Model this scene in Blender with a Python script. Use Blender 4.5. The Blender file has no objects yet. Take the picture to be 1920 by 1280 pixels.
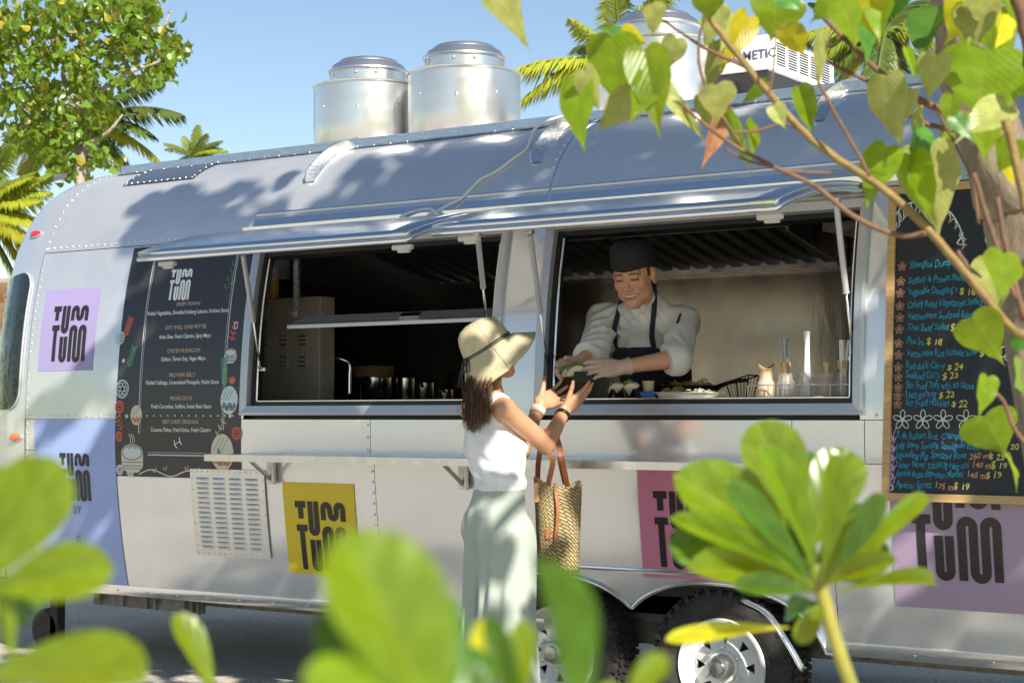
import bpy, bmesh, math, random
import numpy as np
from mathutils import Vector, Matrix
R_ = math.radians
scene = bpy.context.scene
col = scene.collection
rng = random.Random(7)
nrng = np.random.default_rng(7)

# ------------------------------------------------------------------ camera
CAM = Vector((0.0, -6.37, 1.36)); FPX = 3200.0; YAW = R_(34.2); PITCH = math.atan(140 / 3200)
cam_d = bpy.data.cameras.new("camera"); cam = bpy.data.objects.new("camera", cam_d); col.objects.link(cam)
cam.location = CAM; cam.rotation_euler = (R_(90) + PITCH, 0, YAW)
cam_d.sensor_width = 36; cam_d.lens = 36 * FPX / 1920; cam_d.clip_start = 0.05; cam_d.clip_end = 900
cam_d.dof.use_dof = True; cam_d.dof.focus_distance = 7.5; cam_d.dof.aperture_fstop = 7.1
scene.camera = cam
# ------------------------------------------------------------------ sky and sun
SUN_AZ, SUN_EL = R_(58), R_(36)          # azimuth from -Y towards +X
SUN = Vector((math.sin(SUN_AZ) * math.cos(SUN_EL), -math.cos(SUN_AZ) * math.cos(SUN_EL), math.sin(SUN_EL)))
world = bpy.data.worlds.new("World"); scene.world = world; world.use_nodes = True
wn = world.node_tree; wn.nodes.clear()
sky = wn.nodes.new("ShaderNodeTexSky"); sky.sky_type = 'NISHITA'; sky.sun_disc = False
sky.sun_elevation = SUN_EL; sky.sun_rotation = R_(180) - SUN_AZ; sky.air_density = 1.0; sky.dust_density = 0.05; sky.ozone_density = 1.0
bg = wn.nodes.new("ShaderNodeBackground"); bg.inputs[1].default_value = 0.08
wo = wn.nodes.new("ShaderNodeOutputWorld")
wn.links.new(sky.outputs[0], bg.inputs[0]); wn.links.new(bg.outputs[0], wo.inputs[0])
sun_d = bpy.data.lights.new("sun", 'SUN'); sun_d.energy = 5.0; sun_d.angle = R_(0.6); sun_d.color = (1.0, 0.935, 0.82)
sun_o = bpy.data.objects.new("sun", sun_d); col.objects.link(sun_o)
sun_o.rotation_euler = SUN.to_track_quat('Z', 'Y').to_euler()
vs = scene.view_settings; vs.view_transform = 'Standard'; vs.look = 'None'; vs.gamma = 1.0; vs.exposure = 0.74
scene.cycles.max_bounces = 8; scene.cycles.transparent_max_bounces = 12; scene.cycles.sample_clamp_indirect = 6.0
scene.cycles.use_denoising = True

# ------------------------------------------------------------------ view geometry (photo pixels 1920x1280 -> world points)
FWD0 = Vector((-math.sin(YAW), math.cos(YAW), 0)); RIGHT = Vector((math.cos(YAW), math.sin(YAW), 0))
FWD = FWD0 * math.cos(PITCH) + Vector((0, 0, math.sin(PITCH))); UP = RIGHT.cross(FWD)
def ray(px, py): return FWD + RIGHT * ((px - 960) / FPX) + UP * ((640 - py) / FPX)
def at(px, py, Y):
    d = ray(px, py); return CAM + d * ((Y - CAM.y) / d.y)
def dep(px, py, Z): return CAM + ray(px, py) * Z
def proj(p):
    v = Vector(p) - CAM; z = v.dot(FWD)
    return 960 + FPX * v.dot(RIGHT) / z, 640 - FPX * v.dot(UP) / z, z

# ------------------------------------------------------------------ materials
MAT = {}
def _set(b, k, v):
    if k in b.inputs: b.inputs[k].default_value = v
def mat(name, c, rough=0.5, metal=0.0, c2=None, nscale=8.0, nlo=0.35, nhi=0.65, rvar=0.0, bump=0.0, bscale=40.0,
        spec=0.5, coat=0.0, trans=0.0, translucent=0.0, tcol=None, objvar=0.0, stretch=None, emis=None, coord='Object', alpha=1.0, sheen=0.0, sss=0.0, ior=1.45):
    m = bpy.data.materials.new(name); m.use_nodes = True; nt = m.node_tree; N = nt.nodes; L = nt.links
    b = N["Principled BSDF"]; out = N["Material Output"]
    c = (*c, 1) if len(c) == 3 else c
    b.inputs["Base Color"].default_value = c; b.inputs["Roughness"].default_value = rough; b.inputs["Metallic"].default_value = metal
    _set(b, "Specular IOR Level", spec); _set(b, "Coat Weight", coat); _set(b, "Coat Roughness", 0.08); _set(b, "Transmission Weight", trans); _set(b, "Alpha", alpha); _set(b, "IOR", ior)
    if sheen: _set(b, "Sheen Weight", sheen)
    if sss:
        _set(b, "Subsurface Weight", sss); _set(b, "Subsurface Scale", 0.01); b.inputs["Subsurface Radius"].default_value = (1.0, 0.35, 0.2)
    tc = N.new("ShaderNodeTexCoord"); mp = N.new("ShaderNodeMapping"); L.new(tc.outputs[coord], mp.inputs[0])
    if stretch: mp.inputs["Scale"].default_value = stretch
    colsock = None
    if c2 is not None:
        n = N.new("ShaderNodeTexNoise"); n.inputs["Scale"].default_value = nscale; n.inputs["Detail"].default_value = 6; n.inputs["Roughness"].default_value = 0.6
        L.new(mp.outputs[0], n.inputs["Vector"])
        r = N.new("ShaderNodeValToRGB"); r.color_ramp.elements[0].position = nlo; r.color_ramp.elements[1].position = nhi
        r.color_ramp.elements[0].color = c; r.color_ramp.elements[1].color = (*c2, 1)
        L.new(n.outputs["Fac"], r.inputs[0]); colsock = r.outputs[0]
    if objvar:
        oi = N.new("ShaderNodeObjectInfo"); hs = N.new("ShaderNodeHueSaturation")
        mr = N.new("ShaderNodeMapRange"); mr.inputs["To Min"].default_value = 1 - objvar; mr.inputs["To Max"].default_value = 1 + objvar
        mh = N.new("ShaderNodeMapRange"); mh.inputs["To Min"].default_value = 0.5 - objvar * 0.06; mh.inputs["To Max"].default_value = 0.5 + objvar * 0.04
        L.new(oi.outputs["Random"], mr.inputs[0]); L.new(oi.outputs["Random"], mh.inputs[0]); L.new(mr.outputs[0], hs.inputs["Value"]); L.new(mh.outputs[0], hs.inputs["Hue"])
        if colsock is not None: L.new(colsock, hs.inputs["Color"])
        else: hs.inputs["Color"].default_value = c
        colsock = hs.outputs[0]
    if colsock is not None: L.new(colsock, b.inputs["Base Color"])
    if rvar:
        n2 = N.new("ShaderNodeTexNoise"); n2.inputs["Scale"].default_value = nscale * 1.7; n2.inputs["Detail"].default_value = 5
        L.new(mp.outputs[0], n2.inputs["Vector"]); m2 = N.new("ShaderNodeMapRange")
        m2.inputs["From Min"].default_value = 0.3; m2.inputs["From Max"].default_value = 0.7
        m2.inputs["To Min"].default_value = max(0.02, rough - rvar); m2.inputs["To Max"].default_value = rough + rvar
        L.new(n2.outputs["Fac"], m2.inputs[0]); L.new(m2.outputs[0], b.inputs["Roughness"])
    if bump:
        n3 = N.new("ShaderNodeTexNoise"); n3.inputs["Scale"].default_value = bscale; n3.inputs["Detail"].default_value = 6
        L.new(mp.outputs[0], n3.inputs["Vector"]); bp = N.new("ShaderNodeBump"); bp.inputs["Strength"].default_value = bump; bp.inputs["Distance"].default_value = 0.02
        L.new(n3.outputs["Fac"], bp.inputs["Height"]); L.new(bp.outputs[0], b.inputs["Normal"])
    if translucent:
        t = N.new("ShaderNodeBsdfTranslucent"); mx = N.new("ShaderNodeMixShader"); mx.inputs[0].default_value = translucent
        if colsock is not None and tcol is None: L.new(colsock, t.inputs[0])
        else: t.inputs[0].default_value = (*(tcol or c[:3]), 1)
        L.new(b.outputs[0], mx.inputs[1]); L.new(t.outputs[0], mx.inputs[2]); L.new(mx.outputs[0], out.inputs["Surface"])
    if emis: _set(b, "Emission Color", (*emis[0], 1)); _set(b, "Emission Strength", emis[1])
    MAT[name] = m; return m
def attr_mat(name, rough=0.5, sss=0.0, bump=0.0, bscale=200.0, sheen=0.0):
    m = mat(name, (0.5, 0.5, 0.5), rough, bump=bump, bscale=bscale, sss=sss, sheen=sheen)
    a = m.node_tree.nodes.new("ShaderNodeAttribute"); a.attribute_name = "Col"
    m.node_tree.links.new(a.outputs["Color"], m.node_tree.nodes["Principled BSDF"].inputs["Base Color"]); return m

# ------------------------------------------------------------------ object helpers
WL = {}
def tag(o, label=None, cat=None, group=None, kind=None):
    if label: o["label"] = label
    if cat: o["category"] = cat
    if group: o["group"] = group
    if kind: o["kind"] = kind
    return o
def empty(name, loc, label=None, cat=None, group=None, parent=None):
    o = bpy.data.objects.new(name, None); col.objects.link(o); o.empty_display_size = 0.1
    loc = Vector(loc); WL[o] = loc.copy()
    if parent is not None: o.parent = parent; o.location = loc - WL[parent]
    else: o.location = loc
    return tag(o, label, cat, group)
def link_mesh(name, me, m, parent=None, loc=None, smooth=False):
    """me holds world coordinates; its origin is moved to the base of its box"""
    n = len(me.vertices)
    if n:
        co = np.empty(n * 3, np.float32); me.vertices.foreach_get("co", co); co = co.reshape(-1, 3)
        if loc is None:
            lo, hi = co.min(0), co.max(0); loc = Vector(((lo[0] + hi[0]) / 2, (lo[1] + hi[1]) / 2, lo[2]))
        co -= np.array(loc, np.float32); me.vertices.foreach_set("co", co.ravel())
    loc = Vector(loc or (0, 0, 0))
    if m is not None and len(me.materials) == 0:
        for q in (m if isinstance(m, (list, tuple)) else [m]): me.materials.append(MAT[q] if isinstance(q, str) else q)
    if smooth and len(me.polygons): me.polygons.foreach_set("use_smooth", [True] * len(me.polygons))
    me.update()
    o = bpy.data.objects.new(name, me); col.objects.link(o); WL[o] = loc.copy()
    if parent is not None: o.parent = parent; o.location = loc - WL[parent]
    else: o.location = loc
    return o
def copy_obj(src, name, mtx, parent=None):
    """a piece sharing src's mesh data, placed by a world matrix"""
    o = bpy.data.objects.new(name, src.data if hasattr(src, "data") else src); col.objects.link(o)
    WL[o] = mtx.translation.copy()
    if parent is not None:
        o.parent = parent; mtx = Matrix.Translation(-WL[parent]) @ mtx
    o.matrix_local = mtx; return o
class MB:
    def __init__(s): s.v = []; s.f = []; s.mi = []
    def add(s, V, F, mi=0):
        k = len(s.v); s.v += [tuple(p) for p in V]; s.f += [tuple(i + k for i in f) for f in F]; s.mi += [mi] * len(F); return s
    def box(s, c, d, M=None, mi=0, bev=0.0):
        c = Vector(c); h = Vector(d) / 2
        if bev <= 0:
            V = [Vector((x * h.x, y * h.y, z * h.z)) for x in (-1, 1) for y in (-1, 1) for z in (-1, 1)]
            F = [(0, 1, 3, 2), (4, 6, 7, 5), (0, 4, 5, 1), (2, 3, 7, 6), (0, 2, 6, 4), (1, 5, 7, 3)]
        else:
            bm = bmesh.new(); bmesh.ops.create_cube(bm, size=1.0)
            for v in bm.verts: v.co = Vector((v.co.x * 2 * h.x, v.co.y * 2 * h.y, v.co.z * 2 * h.z))
            bmesh.ops.bevel(bm, geom=list(bm.edges), offset=bev, segments=2, affect='EDGES', profile=0.5)
            bm.verts.index_update(); V = [v.co.copy() for v in bm.verts]; F = [tuple(v.index for v in f.verts) for f in bm.faces]; bm.free()
        V = [(M @ p if M is not None else p) + c for p in V]
        return s.add(V, F, mi)
    def tube(s, pts, r, n=8, caps=True, mi=0, flat=1.0, up=None):
        pts = [Vector(p) for p in pts]; rs = r if isinstance(r, (list, tuple)) else [r] * len(pts)
        base = len(s.v); prevn = None
        for i, p in enumerate(pts):
            t = (pts[min(i + 1, len(pts) - 1)] - pts[max(i - 1, 0)])
            t = t.normalized() if t.length > 1e-9 else Vector((0, 0, 1))
            ref = up if up is not None else (prevn if prevn is not None else (Vector((0, 0, 1)) if abs(t.z) < .9 else Vector((1, 0, 0))))
            nn = (ref - t * ref.dot(t)); nn = nn.normalized() if nn.length > 1e-6 else t.orthogonal().normalized()
            prevn = nn; bb = t.cross(nn)
            for k in range(n):
                a = 2 * math.pi * k / n; q = p + nn * (math.cos(a) * rs[i] * flat) + bb * (math.sin(a) * rs[i]); s.v.append(tuple(q))
        for i in range(len(pts) - 1):
            for k in range(n):
                a = base + i * n + k; b = base + i * n + (k + 1) % n
                s.f.append((a, b, b + n, a + n)); s.mi.append(mi)
        if caps:
            s.f.append(tuple(base + k for k in reversed(range(n)))); s.mi.append(mi)
            e = base + (len(pts) - 1) * n; s.f.append(tuple(e + k for k in range(n))); s.mi.append(mi)
        return s
    def lathe(s, prof, c=(0, 0, 0), n=32, M=None, mi=0, close=False):
        base = len(s.v); c = Vector(c)
        for (r, z) in prof:
            for k in range(n):
                a = 2 * math.pi * k / n; p = Vector((r * math.cos(a), r * math.sin(a), z))
                s.v.append(tuple((M @ p if M is not None else p) + c))
        for i in range(len(prof) - 1):
            for k in range(n):
                a = base + i * n + k; b = base + i * n + (k + 1) % n
                s.f.append((a, b, b + n, a + n)); s.mi.append(mi)
        if close:
            s.f.append(tuple(base + k for k in reversed(range(n)))); s.mi.append(mi)
            e = base + (len(prof) - 1) * n; s.f.append(tuple(e + k for k in range(n))); s.mi.append(mi)
        return s
    def grid(s, G, closeu=False, mi=0, flip=False):
        nu, nv = len(G), len(G[0]); base = len(s.v)
        for row in G: s.v += [tuple(p) for p in row]
        for i in range(nu if closeu else nu - 1):
            for j in range(nv - 1):
                a = base + i * nv + j; b = base + ((i + 1) % nu) * nv + j
                q = (a, b, b + 1, a + 1); s.f.append(q[::-1] if flip else q); s.mi.append(mi)
        return s
    def poly(s, pts, mi=0): return s.add(pts, [tuple(range(len(pts)))], mi)
    def mesh(s, name):
        me = bpy.data.meshes.new(name); me.from_pydata(s.v, [], s.f)
        if any(s.mi): me.polygons.foreach_set("material_index", s.mi)
        return me
    def build(s, name, m, parent=None, smooth=False, loc=None):
        return link_mesh(name, s.mesh(name), m, parent, loc, smooth)
def solid(o, t, off=-1.0):
    md = o.modifiers.new("thickness", 'SOLIDIFY'); md.thickness = t; md.offset = off; return o
def autosmooth(o, ang=35):
    me = o.data; bm = bmesh.new(); bm.from_mesh(me)
    for e in bm.edges: e.smooth = not (len(e.link_faces) == 2 and e.calc_face_angle(0) > R_(ang))
    for f in bm.faces: f.smooth = True
    bm.to_mesh(me); bm.free(); return o
def catmull(P, n=8):
    P = [Vector(p) for p in P]; P = [P[0] * 2 - P[1]] + P + [P[-1] * 2 - P[-2]]; out = []
    for i in range(1, len(P) - 2):
        for k in range(n):
            t = k / n; a, b, c, d = P[i - 1:i + 3]
            out.append(0.5 * ((2 * b) + (c - a) * t + (2 * a - 5 * b + 4 * c - d) * t * t + (3 * b - a - 3 * c + d) * t ** 3))
    out.append(P[-2]); return out
def text_geo(body, size=1.0, align='LEFT', shear=0.0, offset=0.0, res=3):
    """flat lettering as (verts Nx2, faces) in metres"""
    cu = bpy.data.curves.new("t", 'FONT'); cu.body = body; cu.size = size; cu.align_x = align; cu.shear = shear; cu.offset = offset; cu.resolution_u = res; cu.fill_mode = 'FRONT'
    o = bpy.data.objects.new("t", cu); col.objects.link(o)
    dg = bpy.context.evaluated_depsgraph_get(); me = bpy.data.meshes.new_from_object(o.evaluated_get(dg))
    V = [(v.co.x, v.co.y) for v in me.vertices]; F = [tuple(p.vertices) for p in me.polygons]
    bpy.data.objects.remove(o); bpy.data.curves.remove(cu); bpy.data.meshes.remove(me)
    return V, F
def ribbon(pts, w):
    """a flat stroke of width w along 2-d points -> verts, quads"""
    pts = [Vector((p[0], p[1])) for p in pts]; V = []; F = []
    for i, p in enumerate(pts):
        t = (pts[min(i + 1, len(pts) - 1)] - pts[max(i - 1, 0)]); t = t.normalized() if t.length > 0 else Vector((1, 0))
        n = Vector((-t.y, t.x)) * (w / 2); V += [(p + n), (p - n)]
    for i in range(len(pts) - 1): F.append((2 * i, 2 * i + 1, 2 * i + 3, 2 * i + 2))
    return V, F

# ------------------------------------------------------------------ smooth-blended solids meshed by surface nets (bodies, clothes, food)
def smin(a, b, k):
    if k <= 0: return np.minimum(a, b)
    h = np.clip(0.5 + 0.5 * (b - a) / k, 0, 1); return b * (1 - h) + a * h - k * h * (1 - h)
def S_cap(a, b, ra, rb=None, flat=None, k=None):
    """tapered capsule; flat=(axis, factor) squashes the section along that axis"""
    a = np.array(a, float); b = np.array(b, float); rb = ra if rb is None else rb
    ax = np.array(flat[0], float) if flat else None
    if ax is not None: ax /= np.linalg.norm(ax)
    def f(P):
        d = b - a; t = np.clip(((P - a) @ d) / (d @ d + 1e-12), 0, 1); q = P - a - t[:, None] * d
        if ax is not None:
            h = q @ ax; q = q + np.outer(h * (1 / flat[1] - 1), ax)
        return np.sqrt((q * q).sum(1)) - (ra + (rb - ra) * t)
    return (f, k, 1, (a + b) / 2, np.linalg.norm(b - a) / 2 + max(ra, rb) * (max(1.0, flat[1]) if flat else 1.0))
def S_ell(c, r, M=None, k=None, sign=1):
    c = np.array(c, float); r = np.array(r, float); Mi = np.array(M.to_3x3().inverted()) if M is not None else None
    def f(P):
        q = P - c
        if Mi is not None: q = q @ Mi.T
        n = np.sqrt(((q / r) ** 2).sum(1)); g = np.sqrt(((q / (r * r)) ** 2).sum(1)) + 1e-9
        return n * (n - 1) / g
    return (f, k, sign, c, float(r.max()))
def S_chain(pts, rs, flat=None, k=None):
    return [S_cap(pts[i], pts[i + 1], rs[i], rs[i + 1], flat, k) for i in range(len(pts) - 1)]
def S_eval(prims, P, k):
    d = None
    for f, kk, sg, _c, _r in prims:
        v = f(P); q = k if kk is None else kk
        if d is None: d = v
        elif sg > 0: d = smin(d, v, q)
        else: d = -smin(-d, v, q)
    return d
def S_mesh(name, prims, lo, hi, h, k=0.02, post=None, offset=0.0):
    lo = np.array(lo, float); hi = np.array(hi, float); C = 4
    n = np.ceil((hi - lo) / (h * C)).astype(int) + 1
    ax = [lo[i] + np.arange(n[i]) * h * C for i in range(3)]
    ev = (lambda P: post(P, S_eval(prims, P, k) - offset)) if post else (lambda P: S_eval(prims, P, k) - offset)
    X = np.stack(np.meshgrid(*ax, indexing='ij'), -1).reshape(-1, 3); Fc = ev(X).reshape(n)
    near = np.abs(Fc) < h * C * 2.0 + 0.005
    F = np.repeat(np.repeat(np.repeat(Fc, C, 0), C, 1), C, 2)
    J = np.argwhere(near); B = J // 6; key = (B[:, 0] * 4096 + B[:, 1]) * 4096 + B[:, 2]; order = np.argsort(key, kind='stable'); J = J[order]; key = key[order]
    cuts = np.flatnonzero(np.diff(key)) + 1; sub = np.stack(np.meshgrid(*[np.arange(C)] * 3, indexing='ij'), -1).reshape(-1, 3)
    pc = np.array([p[3] for p in prims]); pr = np.array([p[4] for p in prims])
    for Jg in np.split(J, cuts):
        I = (Jg[:, None, :] * C + sub[None]).reshape(-1, 3); P = lo + I * h; c = (P.min(0) + P.max(0)) / 2; rad = np.linalg.norm(P.max(0) - P.min(0)) / 2
        m = np.linalg.norm(pc - c, axis=1) - pr < rad + 0.05 + offset
        if not m.any(): continue
        sel = [p for p, q in zip(prims, m) if q]
        if sel[0][2] < 0: sel = prims
        d = S_eval(sel, P, k) - offset; d = post(P, d) if post else d
        F[I[:, 0], I[:, 1], I[:, 2]] = d
    S = F < 0; nx, ny, nz = F.shape
    cs = np.zeros((nx - 1, ny - 1, nz - 1), np.int8); corners = [(i, j, l) for i in (0, 1) for j in (0, 1) for l in (0, 1)]
    for (i, j, l) in corners: cs += S[i:nx - 1 + i, j:ny - 1 + j, l:nz - 1 + l]
    act = (cs > 0) & (cs < 8); A = np.argwhere(act); idx = -np.ones(act.shape, int); idx[act] = np.arange(len(A))
    acc = np.zeros((len(A), 3)); cnt = np.zeros(len(A))
    for c0 in corners:
        for d in range(3):
            if c0[d]: continue
            c1 = list(c0); c1[d] = 1
            p0 = A + np.array(c0); p1 = A + np.array(c1)
            f0 = F[p0[:, 0], p0[:, 1], p0[:, 2]]; f1 = F[p1[:, 0], p1[:, 1], p1[:, 2]]
            m = (f0 < 0) != (f1 < 0); t = np.where(m, f0 / np.where(m, f0 - f1, 1), 0)
            acc[m] += (p0 + t[:, None] * (p1 - p0))[m]; cnt[m] += 1
    V = lo + acc / np.maximum(cnt, 1)[:, None] * h; quads = []
    for d in range(3):
        sl0 = [slice(None)] * 3; sl1 = [slice(None)] * 3; sl0[d] = slice(0, -1); sl1[d] = slice(1, None)
        ch = S[tuple(sl0)] != S[tuple(sl1)]; E = np.argwhere(ch); u, w = (d + 1) % 3, (d + 2) % 3
        ok = (E[:, u] > 0) & (E[:, w] > 0) & (E[:, u] < F.shape[u] - 1) & (E[:, w] < F.shape[w] - 1); E = E[ok]
        du = np.eye(3, dtype=int)[u]; dw = np.eye(3, dtype=int)[w]
        q = [idx[tuple((E - du - dw).T)], idx[tuple((E - dw).T)], idx[tuple(E.T)], idx[tuple((E - du).T)]]
        Q = np.stack(q, 1); inside = S[tuple(E.T)]; Q[~inside] = Q[~inside][:, ::-1]; quads.append(Q[(Q >= 0).all(1)])
    Q = np.concatenate(quads); me = bpy.data.meshes.new(name); me.from_pydata(V.tolist(), [], Q.tolist()); return me, V
def set_colors(me, C):
    a = me.color_attributes.new("Col", 'FLOAT_COLOR', 'POINT'); C4 = np.ones((len(C), 4), np.float32); C4[:, :3] = C; a.data.foreach_set("color", C4.ravel())
# ================================================================== materials of the setting
ALU = mat("aluminium", (0.84, 0.84, 0.85), 0.44, 0.42, c2=(0.74, 0.74, 0.75), nscale=2.2, rvar=0.10, bump=0.0)
def alu_bump(m, strength=0.12, scale=(1.1, 1.1, 2.4), fine=0.02):
    """slow oil-canning of the sheet and a fine brushed grain"""
    nt = m.node_tree; N = nt.nodes; L = nt.links; b = N["Principled BSDF"]
    tc = N.new("ShaderNodeTexCoord"); mp = N.new("ShaderNodeMapping"); mp.inputs["Scale"].default_value = scale
    n = N.new("ShaderNodeTexNoise"); n.inputs["Scale"].default_value = 1.0; n.inputs["Detail"].default_value = 1.5
    mp2 = N.new("ShaderNodeMapping"); mp2.inputs["Scale"].default_value = (6, 300, 300)
    n2 = N.new("ShaderNodeTexNoise"); n2.inputs["Scale"].default_value = 1.0; n2.inputs["Detail"].default_value = 2
    L.new(tc.outputs["Object"], mp.inputs[0]); L.new(mp.outputs[0], n.inputs["Vector"]); L.new(tc.outputs["Object"], mp2.inputs[0]); L.new(mp2.outputs[0], n2.inputs["Vector"])
    b1 = N.new("ShaderNodeBump"); b1.inputs["Strength"].default_value = strength; b1.inputs["Distance"].default_value = 0.08
    b2 = N.new("ShaderNodeBump"); b2.inputs["Strength"].default_value = fine; b2.inputs["Distance"].default_value = 0.004
    L.new(n.outputs["Fac"], b1.inputs["Height"]); L.new(n2.outputs["Fac"], b2.inputs["Height"]); L.new(b1.outputs[0], b2.inputs["Normal"]); L.new(b2.outputs[0], b.inputs["Normal"])
alu_bump(ALU, .14)
def two_lobe(m, rough, fac, colr):
    """satin sheet: a broad scatter plus a tighter mirror lobe"""
    nt = m.node_tree; N = nt.nodes; L = nt.links; b = N["Principled BSDF"]; gl = N.new("ShaderNodeBsdfGlossy"); gl.inputs["Roughness"].default_value = rough; gl.inputs["Color"].default_value = (*colr, 1)
    L.new(b.inputs["Normal"].links[0].from_socket, gl.inputs["Normal"]); mx = N.new("ShaderNodeMixShader"); mx.inputs[0].default_value = fac; L.new(b.outputs[0], mx.inputs[1]); L.new(gl.outputs[0], mx.inputs[2]); L.new(mx.outputs[0], N["Material Output"].inputs["Surface"])
two_lobe(ALU, .14, .46, (.80, .81, .82))
mat("bright_alu", (0.86, 0.86, 0.87), 0.2, 1.0, rvar=0.06, nscale=20)
mat("mill_alu", (0.78, 0.78, 0.78), 0.30, 1.0, c2=(0.66, 0.67, 0.68), nscale=14, rvar=0.09, stretch=(1, 1, 6)); 
mat("steel", (0.55, 0.54, 0.52), 0.30, 1.0, c2=(0.44, 0.43, 0.42), nscale=5, rvar=0.08, bump=0.15, bscale=2.2)
mat("dark_steel", (0.10, 0.10, 0.10), 0.42, 0.8, c2=(0.05, 0.05, 0.05), nscale=9, rvar=0.1)
mat("white_paint", (0.78, 0.77, 0.74), 0.35, 0.0, c2=(0.66, 0.65, 0.62), nscale=9)
mat("grey_paint", (0.42, 0.43, 0.45), 0.4, 0.2)
mat("black_rubber", (0.022, 0.021, 0.020), 0.75, c2=(0.05, 0.045, 0.04), nscale=16, bump=0.2, bscale=60)
mat("black_trim", (0.012, 0.013, 0.016), 0.35)
mat("rust_steel", (0.16, 0.14, 0.12), 0.7, 0.3, c2=(0.28, 0.25, 0.21), nscale=14, bump=0.4, bscale=40)
mat("dark_glass", (0.012, 0.016, 0.016), 0.04, 0.0, spec=0.6, coat=0.25, bump=0.5, bscale=1.6, stretch=(2, 2, .6))
mat("red_lens", (0.72, 0.015, 0.03), 0.12, coat=1.0)
mat("amber_lens", (0.85, 0.17, 0.02), 0.15, coat=1.0)
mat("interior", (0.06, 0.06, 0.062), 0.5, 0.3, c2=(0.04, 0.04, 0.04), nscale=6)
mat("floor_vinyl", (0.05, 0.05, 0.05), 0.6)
mat("window_grey", (0.50, 0.52, 0.55), 0.32, 0.55, rvar=.05, nscale=10)
mat("hatch_alu", (0.74, 0.75, 0.76), 0.20, 1.0, rvar=.05, nscale=6); alu_bump(MAT["hatch_alu"], .16, (1.2, 3, 3), .01)
mat("latch_plastic", (0.55, 0.54, 0.49), 0.5); mat("strut_grey", (0.52, 0.54, 0.57), 0.35, .3)
mat("shelf_steel", (0.66, 0.65, 0.62), .26, 1.0, rvar=.08, nscale=9)
mat("panel_alu", (0.74, 0.73, 0.70), 0.38, 0.9, rvar=.06, nscale=8)
mat("plate", (0.36, 0.40, 0.46), .32, .9, rvar=.06, nscale=7)
mat("spun_alu", (0.80, 0.79, 0.77), .30, .94, c2=(.75, .74, .73), nscale=2, stretch=(1, 1, 3), rvar=.03); 
mat("ac_dark", (.03, .03, .032), .5); mat("ac_white", (.80, .79, .77), .4)
mat("cable_white", (.75, .74, .72), .45)
mat("splash_steel", (.40, .345, .28), .20, .9, c2=(.31, .265, .215), nscale=1.4, rvar=.06, bump=.35, bscale=1.0, stretch=(1.8, 1, .55))
mat("cabinet_steel", (.52, .48, .40), .42, .25, c2=(.44, .40, .33), nscale=4, rvar=.06)
mat("filter_steel", (.20, .20, .19), .4, .9)
for nme, c in (("menu_black", (0.040, 0.038, 0.044)), ("poster_lilac", (0.35, 0.29, 0.52)), ("poster_blue", (0.32, 0.41, 0.72)), ("poster_yellow", (0.74, 0.55, 0.02)),
               ("poster_pink", (0.60, 0.20, 0.34)), ("poster_mauve", (0.36, 0.27, 0.40)), ("ink", (0.020, 0.017, 0.018)), ("print_white", (0.80, 0.81, 0.80)), ("print_tan", (0.66, 0.46, 0.33)),
               ("print_cream", (0.66, 0.60, 0.46)), ("print_red", (0.62, 0.12, 0.08)), ("print_green", (0.10, 0.30, 0.16)), ("print_pale", (0.55, 0.66, 0.68)), ("print_navy", (0.10, 0.12, 0.22))):
    mat(nme, c, 0.34 if nme != "menu_black" else 0.2, spec=0.5, coat=0.15)
# ================================================================== ground
def ground_mat():
    m = mat("sand", (0.42, 0.37, 0.30), 0.95); nt = m.node_tree; N = nt.nodes; L = nt.links; b = N["Principled BSDF"]
    tc = N.new("ShaderNodeTexCoord")
    def noise(s, d): 
        n = N.new("ShaderNodeTexNoise"); n.inputs["Scale"].default_value = s; n.inputs["Detail"].default_value = d; L.new(tc.outputs["Object"], n.inputs["Vector"]); return n
    a, c = noise(1.3, 4), noise(42, 6)
    v = N.new("ShaderNodeTexVoronoi"); v.inputs["Scale"].default_value = 70; L.new(tc.outputs["Object"], v.inputs["Vector"])
    r1 = N.new("ShaderNodeValToRGB"); r1.color_ramp.elements[0].position = .3; r1.color_ramp.elements[1].position = .7
    r1.color_ramp.elements[0].color = (.50, .455, .39, 1); r1.color_ramp.elements[1].color = (.66, .61, .53, 1); L.new(a.outputs["Fac"], r1.inputs[0])
    r2 = N.new("ShaderNodeValToRGB"); r2.color_ramp.elements[0].position = .36; r2.color_ramp.elements[1].position = .62
    r2.color_ramp.elements[0].color = (.68, .64, .58, 1); r2.color_ramp.elements[1].color = (1.1, 1.1, 1.1, 1); L.new(c.outputs["Fac"], r2.inputs[0])
    mx = N.new("ShaderNodeMixRGB"); mx.blend_type = 'MULTIPLY'; mx.inputs[0].default_value = 0.8; L.new(r1.outputs[0], mx.inputs[1]); L.new(r2.outputs[0], mx.inputs[2]); L.new(mx.outputs[0], b.inputs["Base Color"])
    bp = N.new("ShaderNodeBump"); bp.inputs["Strength"].default_value = .7; bp.inputs["Distance"].default_value = .015; L.new(v.outputs["Distance"], bp.inputs["Height"])
    b2 = N.new("ShaderNodeBump"); b2.inputs["Strength"].default_value = .6; b2.inputs["Distance"].default_value = .05; L.new(a.outputs["Fac"], b2.inputs["Height"]); L.new(bp.outputs[0], b2.inputs["Normal"]); L.new(b2.outputs[0], b.inputs["Normal"])
ground_mat()
g = MB(); gx = [-400, -60, -25] + [-14 + i * .5 for i in range(45)] + [14, 40, 400]; gy = [-400, -50, -20] + [-9 + i * .5 for i in range(37)] + [14, 40, 400]
g.grid([[(x, y, (0.012 * math.sin(1.7 * x + .6 * y) * math.sin(1.3 * y - .5 * x) - 0.012) if abs(x) < 13 and abs(y) < 13 else -0.012) for y in gy] for x in gx])
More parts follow.
